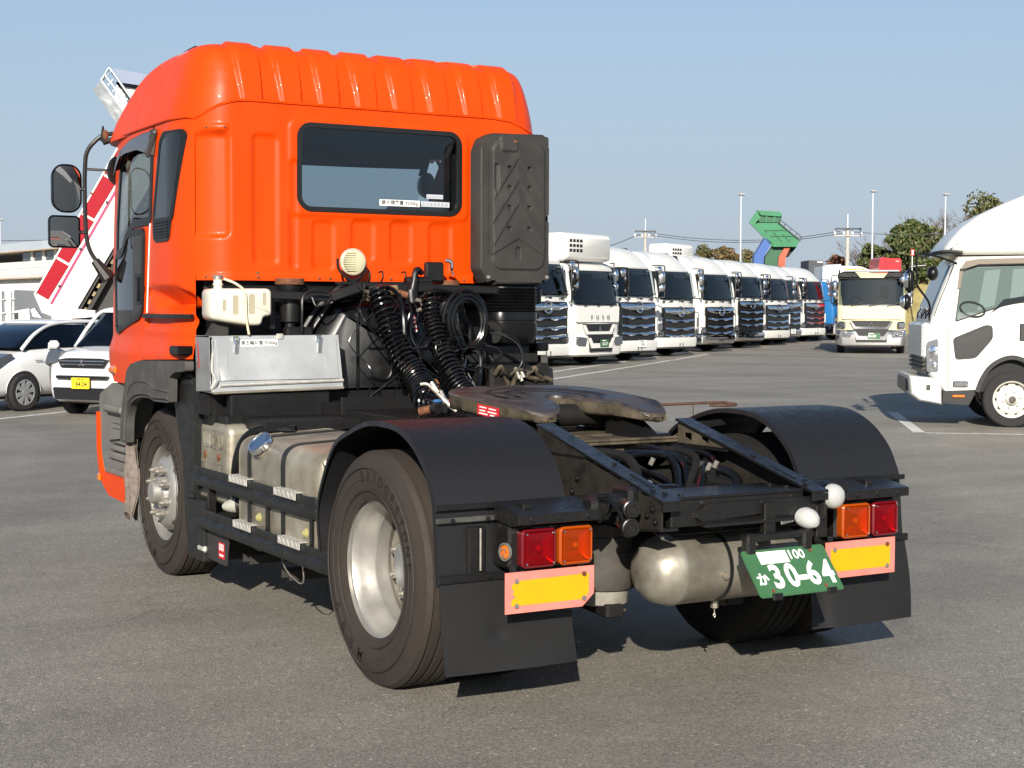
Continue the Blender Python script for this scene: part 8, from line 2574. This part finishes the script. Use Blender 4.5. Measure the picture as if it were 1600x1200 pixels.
wedge(m, 92.25, [(1200, 371), (1238, 371), (1238, 372), (1200, 372)], 0.05)
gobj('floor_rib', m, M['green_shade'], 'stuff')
m = MB()
for (a, b) in (((1216, 345), (1251, 373)), ((1214, 350), (1247, 377)), ((1251, 373), (1247, 380)), ((1216, 345), (1214, 352)), ((1225, 352), (1222, 358)), ((1234, 359), (1231, 365)), ((1243, 367), (1240, 373))):
    m.tube([fpt(92.2, *a), fpt(92.2, *b)], 0.025, 5)
gobj('side_ladder', m, M['wire'], 'stuff')
gobj('blue_support', wedge(MB(), 92.0, [(1177, 402), (1194, 374), (1204, 381), (1192, 404), (1190, 470), (1175, 470)], 0.8), M['blue_paint'])
gobj('orange_ram', wedge(MB(), 92.1, [(1215, 404), (1228, 383), (1236, 383), (1226, 404), (1222, 470), (1212, 470)], 0.4), M['orange_ram'])
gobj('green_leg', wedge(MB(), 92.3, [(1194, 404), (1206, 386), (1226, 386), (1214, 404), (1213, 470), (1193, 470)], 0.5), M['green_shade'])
gobj('pivot_shadow_box', wedge(MB(), 92.5, [(1204, 402), (1214, 388), (1243, 388), (1230, 404)], 0.5), M['undercarriage'])  # dark solid put in for the shade under the bed
gobj('chassis', wedge(MB(), 92.2, [(1165, 470), (1250, 470), (1250, 500), (1165, 500)], 2.2), M['undercarriage'])
for u in (1180, 1205, 1240):
    c = fpt(92.1, u, 530)
    gobj('wheel', MB().cyl(V(c.x, c.y, gz(c.x, c.y) + 0.5), V(c.x, c.y, gz(c.x, c.y) + 0.5) + VF * 2.3, 0.5, n=20), M['wheel_dark'])

# far vehicles above the row
def far_box(name, label, cat, D, polys, group=None):
    T = thing(name, label, cat, fpt(D, polys[0][2][0][0], 486).xy.to_3d(), 0, group)
    T.location.z = gz(T.location.x, T.location.y)
    for (n, dd, poly, th, mat) in polys:
        o = obj(n, wedge(MB(), D + dd, poly, th), M[mat], None, 20)
        o.parent = T
        o.matrix_parent_inverse = Matrix.Translation(-Vector(T.location))
    return T
far_box('crane_truck', 'white truck body with a slanting orange band behind the cream truck', 'truck', 80, [
    ('body', 0, [(1284, 418), (1296, 417), (1345, 419), (1366, 428), (1368, 500), (1284, 500)], 2.3, 'white_body'),
    ('orange_band', -0.06, [(1318, 424), (1321, 422), (1350, 423), (1352, 426), (1330, 426), (1326, 431), (1321, 431)], 0.1, 'yellow_orange'),
    ('roof_gear', -0.03, [(1288, 416), (1312, 415), (1313, 418), (1288, 419)], 0.6, 'roof_steel'),
    ('chassis', 0.2, [(1284, 500), (1368, 500), (1368, 518), (1284, 518)], 1.8, 'undercarriage')])
far_box('dark_container', 'dark grey container beside the blue truck roof', 'container', 86, [
    ('body', 0, [(1262, 409), (1284.5, 409.5), (1284.5, 520), (1262, 520)], 2.4, 'dark_box'),
    ('sign_panel', -0.04, [(1275, 410.5), (1283.5, 410.8), (1283.5, 413), (1275, 412.7)], 0.03, 'toolbox_side')])
far_box('red_truck', 'red truck cab standing beyond the cream truck roof', 'truck', 78, [
    ('cab', 0, [(1371, 425), (1373, 407), (1377, 404), (1383, 405), (1382, 426), (1382, 500), (1371, 500)], 2.2, 'red_cab'),
    ('cab_side', 0.1, [(1383, 406), (1404, 406), (1406, 409), (1406, 500), (1383, 500)], 2.2, 'red_cab'),
    ('side_marking', 0.04, [(1397, 409), (1403, 409), (1403, 412), (1397, 412)], 0.03, 'marker_red'),
    ('chassis', 0.3, [(1371, 500), (1406, 500), (1406, 520), (1371, 520)], 1.8, 'undercarriage')])
# ---------------------------------------------------------------- warehouse on the left, container truck before it
WH = thing('warehouse', 'long white corrugated warehouse with a strip of windows under its roof, far left', 'building', fpt(88, 0, 486).xy.to_3d())
W0, W1 = fpt(93, -70, 486), fpt(66, 330, 486)
wd = (W1 - W0).normalized()
wd = V(wd.x, wd.y, 0).normalized()
wn_ = V(wd.y, -wd.x, 0)
if wn_.dot(CAM0 - W0) < 0: wn_ = -wn_
WL_ = (W1 - W0).length
def wobj(n, m, mat, par=None, kind=None):
    o = obj(n, m, mat, None, 20, kind=kind)
    o.parent = par or WH
    o.matrix_parent_inverse = Matrix.Translation(-Vector(WH.location))
    return o
def wpt(t, out, z): return V(W0.x, W0.y, 0) + wd * t + wn_ * out + V(0, 0, z)
def wbox(m, t0, t1, o0, o1, z0, z1):
    c = [wpt(t, o, z) for t in (t0, t1) for o in (o0, o1) for z in (z0, z1)]
    return m.add(c, [(0, 1, 3, 2), (4, 6, 7, 5), (0, 4, 5, 1), (2, 3, 7, 6), (0, 2, 6, 4), (1, 5, 7, 3)])
m = MB()
k = 0
t = -40
while t < WL_:
    wbox(m, t, t + 0.28, -0.3, 0.0, 0, 3.25)
    wbox(m, t + 0.28, t + 0.40, -0.3, -0.03, 0, 3.25)
    t += 0.40
wobj('lower_wall', m, M['corrugated'])
for k in range(5): wobj('upper_board', wbox(MB(), -40, WL_, -1.6, -1.22 + 0.02 * (k % 2), 3.32 + 0.19 * k, 3.50 + 0.19 * k), M['corrugated'])
wobj('ledge', wbox(MB(), -40, WL_, -1.6, 0.35, 3.22, 3.31), M['ledge_rust'])
wobj('roof', wbox(MB(), -40, WL_, -9, -0.8, 4.86, 5.30), M['roof_steel'])
wobj('eaves', wbox(MB(), -40, WL_, -9, -0.75, 4.80, 4.86), M['ledge_rust'])
for k in range(16):
    t0 = 8 + 1.75 * k
    wobj('window', wbox(MB(), t0, t0 + 1.45, -1.5, -1.30, 4.30, 4.78), M['window_dark'])
    wobj('window_post', wbox(MB(), t0 + 1.45, t0 + 1.75, -1.6, -1.22, 4.26, 4.80), M['corrugated'])
sh = wobj('shutter', wbox(MB(), 22.6, 23.6, 0.0, 0.06, 1.0, 2.9), M['arch_grey'])
for k in range(11): wobj('shutter_slat', wbox(MB(), 22.6, 23.6, 0.06, 0.09, 1.05 + 0.17 * k, 1.15 + 0.17 * k), M['corrugated'], sh)
CT = far_box('box_truck', 'white box truck showing its barred rear doors at the far left edge', 'truck', 62, [
    ('load_body', 0, [(-60, 455), (23, 455), (23, 520), (-60, 520)], 5.0, 'white_body'),
    ('door', -0.05, [(-14, 457), (8, 457), (8, 515), (-14, 515)], 0.05, 'toolbox_steel'),
    ('door', -0.05, [(9, 457), (22, 457), (22, 515), (9, 515)], 0.05, 'toolbox_steel'),
    ('chassis', 0.1, [(-60, 520), (23, 520), (23, 545), (-60, 545)], 4.5, 'undercarriage')])
for u in (4, 6, 18.5):
    o = obj('lock_rod', MB().tube([fpt(61.9, u, 456), fpt(61.9, u, 516)], 0.018, 6), M['chrome'])
    o.parent = CT; o.matrix_parent_inverse = Matrix.Translation(-Vector(CT.location))
for (u, v_) in ((5, 470), (20, 469), (5, 491), (20, 490)):
    o = obj('hinge', wedge(MB(), 61.85, [(u - 4, v_ - 1), (u + 4, v_ - 1), (u + 4, v_ + 1), (u - 4, v_ + 1)], 0.05), M['toolbox_side'])
    o.parent = CT; o.matrix_parent_inverse = Matrix.Translation(-Vector(CT.location))
far_box('light_truck', 'small white truck cab between the box truck and the dump body', 'truck', 60, [
    ('cab', 0, [(22, 488), (46, 484), (48, 530), (22, 530)], 1.8, 'white_cab'),
    ('side_window', -0.04, [(22.5, 491), (29, 490), (29, 500), (22.5, 501)], 0.05, 'truck_glass'),
    ('bumper', -0.05, [(20, 530), (50, 530), (50, 545), (20, 545)], 1.8, 'undercarriage')])

# ---------------------------------------------------------------- poles and wires
def light_pole(label, D, u, vtop, base=520):
    top = fpt(D, u, vtop)
    g_ = gz(top.x, top.y)
    T = thing('light_pole', label, 'lamp post', (top.x, top.y, g_), 0, 'tall white lamp posts round the yard')
    h = top.z - g_
    o = obj('pole', MB().cyl((0, 0, 0), (0, 0, h), 0.065, 0.045, 10), M['pole_grey'], T)
    o = obj('lamp_head', MB().box((0.06, 0, h + 0.05), (0.42, 0.3, 0.14), 0.05), M['lamp_white'], T)
    return T
light_pole('white lamp post rising left of the green tipper', 95, 1155.5, 308)
light_pole('white lamp post right of the utility pole, beyond the cream truck', 95, 1360.5, 303)
light_pole('white lamp post in front of the bare tree', 92, 1473.5, 308)
light_pole('white lamp post behind the warehouse at the left edge', 118, 2.5, 347)
def utility_pole(label, D, u, vtop, w):
    top = fpt(D, u, vtop)
    g_ = gz(top.x, top.y)
    T = thing('utility_pole', label, 'utility pole', (top.x, top.y, g_), -0.5219, 'utility poles carrying the wires')
    h = top.z - g_
    obj('pole', MB().cyl((0, 0, 0), (0, 0, h), 0.17, 0.12, 12), M['concrete_pole'], T)
    obj('pole_tip', MB().cyl((0, 0, h), (0, 0, h + 0.9), 0.03, n=6), M['pole_white'], T)
    obj('crossarm', MB().box((0, -0.15, h - 0.05), (w, 0.1, 0.1), 0.01), M['wire'], T)
    obj('crossarm', MB().box((0, -0.15, h - 0.5), (w * 1.1, 0.1, 0.08), 0.01), M['concrete_pole'], T)
    for k in range(4):
        x = -w * 0.5 + w * k / 3
        obj('insulator', MB().lathe([(0.03, 0), (0.09, 0.05), (0.05, 0.10), (0.09, 0.15), (0.04, 0.22), (0.0001, 0.24)], (x, -0.15, h - 0.45), (0, 0, 1), 8), M['pole_white'], T)
        obj('strut', MB().tube([(x, -0.15, h - 0.30), (x * 0.85, -0.15, h - 0.02)], 0.025, 5), M['wire'], T)
    return T, h
P1, h1 = utility_pole('utility pole with crossarms left of the green tipper', 118, 1007, 363, 1.6)
P2, h2 = utility_pole('utility pole with wide crossarms behind the cream truck', 100, 1322, 359, 1.7)
def wire(name, label, pts, r=0.022):
    o = obj(name, MB().tube(curve_pts(pts, 8), r, 5), M['wire'])
    tag(o, label, 'wire', 'overhead wires between the utility poles')
wire('overhead_wire', 'upper overhead wire sagging between the two utility poles', [fpt(118, 1012, 366), fpt(113, 1080, 374.5), fpt(108, 1160, 378), fpt(104, 1240, 374), fpt(100, 1310, 364)])
wire('overhead_wire', 'lower overhead wire sagging between the two utility poles', [fpt(118, 1016, 370), fpt(113, 1090, 379), fpt(108, 1170, 381), fpt(104, 1250, 376), fpt(100, 1314, 367)])
wire('overhead_wire', 'overhead wire running right from the wide-armed utility pole to the trees', [fpt(100, 1332, 365), fpt(99, 1400, 369.5), fpt(98, 1470, 367), fpt(97, 1560, 360)])
wire('overhead_wire', 'overhead wire dropping left from the first utility pole', [fpt(118, 1002, 368), fpt(119, 985, 374), fpt(120, 960, 384), fpt(121, 920, 396)], 0.03)
wire('overhead_wire', 'overhead wire above the warehouse roof at the far left', [fpt(120, -60, 379), fpt(120, 60, 378), fpt(121, 180, 374), fpt(122, 330, 366)], 0.03)

# ---------------------------------------------------------------- trees and bank
def leafy(label, D, u, vtop, vbot, wpx, mats, n, seed, leaf=0.30, group='trees beyond the yard', trunk=True, name='broadleaf_tree'):
    r = random.Random(seed)
    top, bot = fpt(D, u, vtop), fpt(D, u, vbot)
    g_ = gz(bot.x, bot.y)
    T = thing(name, label, 'tree', (bot.x, bot.y, g_), 0, group)
    H, zb, W = top.z - g_, max(0.3, bot.z - g_), wpx / 2404.4 * D / 2
    if trunk:
        m = MB().tube([V(0, 0, 0), V(0.08, 0, H * 0.3), V(-0.05, 0.1, H * 0.55), V(0.1, 0, H * 0.8)], [0.22, 0.18, 0.12, 0.05], 8)
        for k in range(7):
            a = 2 * PI * k / 7 + r.random()
            z0 = H * (0.3 + 0.06 * k)
            m.tube([V(0, 0, z0), V(W * 0.35 * cos(a), W * 0.35 * sin(a), z0 + H * 0.10), V(W * 0.7 * cos(a), W * 0.7 * sin(a), z0 + H * 0.2)], [0.09, 0.06, 0.02], 6)
        obj('trunk', m, M['bark'], T)
    clumps = []
    for k in range(44):
        a, t = r.uniform(0, 2 * PI), r.uniform(0, 1)
        z = zb + (H - zb) * (0.10 + 0.80 * t)
        rw = W * math.sqrt(max(0.05, 1 - (2 * t - 0.8) ** 2 * 0.62)) * r.uniform(0.25, 0.92)
        clumps.append((V(rw * cos(a), rw * sin(a) * 0.8, z), r.uniform(0.10, 0.27) * (H - zb) * 0.75))
    m = MB()
    for k in range(n):
        c, cr = clumps[r.randrange(len(clumps))]
        d = V(r.gauss(0, 1), r.gauss(0, 1), r.gauss(0, 1)).normalized() * cr * r.uniform(0.55, 1.0) ** 0.7
        p = c + V(d.x, d.y, d.z * 0.85)
        if p.z < 0.1: continue
        s_ = leaf * r.uniform(0.6, 1.25)
        a = V(r.gauss(0, 1), r.gauss(0, 1), r.gauss(0, 1)).normalized()
        b = a.cross(V(r.gauss(0, 1), r.gauss(0, 1), r.gauss(0, 1))).normalized()
        m.cur = 0 if r.random() < 0.72 else 1
        m.add([p - a * s_ * 0.5, p + b * s_ * 0.28, p + a * s_ * 0.5, p - b * s_ * 0.28], [(0, 1, 2, 3)])
    obj('crown', m, [M[q] for q in mats], T, 0, kind='stuff')
    return T
def bare_tree(label, D, u, vtop, vbot, wpx, seed):
    r = random.Random(seed)
    top, bot = fpt(D, u, vtop), fpt(D, u, vbot)
    g_ = gz(bot.x, bot.y)
    T = thing('bare_tree', label, 'tree', (bot.x, bot.y, g_), 0, 'bare trees beyond the yard')
    H = top.z - g_
    W = wpx / 2404.4 * D / 2
    tr, tw = MB(), MB()
    def grow(p, d, l, rad_, depth):
        q = p + d * l
        mid = p + d * l * 0.5 + V(r.gauss(0, .05), r.gauss(0, .05), r.gauss(0, .03)) * l
        (tr if depth < 2 else tw).tube([p, mid, q], [max(0.016, rad_), max(0.015, rad_ * 0.85), max(0.012, rad_ * 0.66)], 6 if depth < 2 else 3, caps=False)
        if depth >= 6: return
        for k in range(3 if depth < 4 else 2):
            nd = (d + V(r.gauss(0, .45), r.gauss(0, .45), r.gauss(0.16, .28))).normalized()
            grow(q if r.random() < 0.7 else mid, nd, l * r.uniform(0.60, 0.82), rad_ * 0.6, depth + 1)
    grow(V(0, 0, 0), V(0, 0, 1), H * 0.40, 0.20, 0)
    for k in range(3):
        a = 2 * PI * k / 3 + r.random()
        grow(V(0, 0, H * 0.16), V(0.65 * cos(a), 0.65 * sin(a), 0.75).normalized(), H * 0.36, 0.12, 1)
    obj('trunk', tr, M['bark'], T)
    obj('crown', tw, M['twig'], T, 0, kind='stuff')
leafy('large dark green tree left of the bare tree, behind the red cab', 104, 1426, 344, 452, 92, ('leaf_green', 'leaf_olive'), 7500, 3, 0.34)
leafy('olive-brown tree behind the lamp post beside the white truck roof', 108, 1470, 368, 452, 80, ('leaf_olive', 'leaf_brown'), 2300, 9, 0.28)
leafy('round olive green tree crown showing above the white truck roof', 112, 1537, 309, 452, 64, ('leaf_olive', 'leaf_green'), 5600, 5, 0.36)
leafy('light green bushy tree beside the wide-armed utility pole', 106, 1356, 382, 452, 78, ('leaf_green', 'leaf_olive'), 5000, 13, 0.32)
leafy('dark reddish bush left of the wide-armed utility pole', 104, 1306, 397, 445, 34, ('leaf_red', 'leaf_brown'), 1800, 21, 0.26, name='red_bush')
leafy('green bush behind the red truck cab', 102, 1385, 398, 445, 52, ('leaf_olive', 'leaf_green'), 2400, 33)
leafy('brown autumn tree top above the fifth white truck', 112, 1133, 384, 440, 46, ('leaf_brown', 'leaf_olive'), 2600, 41, 0.26, 'autumn trees above the white trucks')
leafy('olive-brown tree top right of the tall white cooling unit', 114, 1100, 386, 440, 40, ('leaf_olive', 'leaf_brown'), 2200, 42, 0.26, 'autumn trees above the white trucks')
leafy('small grey-green tree top beside the lamp post', 116, 1167, 392, 440, 24, ('leaf_olive', 'leaf_brown'), 1200, 44, 0.26, 'autumn trees above the white trucks')
bare_tree('tall bare tree with spreading twigs behind the large green tree', 112, 1474, 352, 440, 90, 6)
bare_tree('bare tree right of the lamp post beside the white truck roof', 110, 1500, 352, 440, 70, 16)
bare_tree('small bare tree between the light green tree and the large green tree', 108, 1386, 380, 440, 44, 26)
m = MB()
B0, B1 = fpt(100, 1392, 486), fpt(100, 1640, 486)
def bank(u, v):
    p = B0.lerp(B1, u)
    return V(p.x, p.y, 0) + VF * (6.0 * v) + V(0, 0, gz(p.x, p.y) + 4.62 * sstep(0, 1, v) + 0.08 * sin(u * 60) * v)
m.grid(bank, 40, 8)
m.grid(lambda u, v: bank(u, 1) + VF * 30 * v, 40, 1)
obj('grass_bank', m, M['dry_grass'], kind='structure')
GR = thing('guard_rail', 'white guard rail along the top of the dry grass bank', 'guard rail', fpt(105.8, 1440, 486).xy.to_3d())
for (z, h) in ((5.0, 0.34),):
    a, b = fpt(105.6, 1398, 486), fpt(105.6, 1640, 486)
    o = obj('rail', MB().bar((a.x, a.y, z), (b.x, b.y, z), 0.06, h, 0.02), M['guard_white'])
    o.parent = GR; o.matrix_parent_inverse = Matrix.Translation(-Vector(GR.location))
for k in range(16):
    p = fpt(105.7, 1400 + 15 * k, 486)
    o = obj('post', MB().cyl((p.x, p.y, 4.5), (p.x, p.y, 5.15), 0.06, n=8), M['guard_white'])
    o.parent = GR; o.matrix_parent_inverse = Matrix.Translation(-Vector(GR.location))
p = fpt(101, 1423.5, 397)
SG = thing('road_sign', 'small red and white roadside sign in front of the trees', 'sign', (p.x, p.y, 2.0), -0.5219)
obj('sign_board', MB().box((0, 0, p.z - 2.0), (0.24, 0.03, 0.42), 0.01), M['red_print'], SG)
obj('sign_panel', MB().box((0, -0.02, p.z - 2.0), (0.12, 0.02, 0.30), 0.004), M['white_paint'], SG)
obj('sign_post', MB().cyl((0, 0.05, 0), (0, 0.05, p.z - 2.2), 0.03, n=8), M['pole_white'], SG)
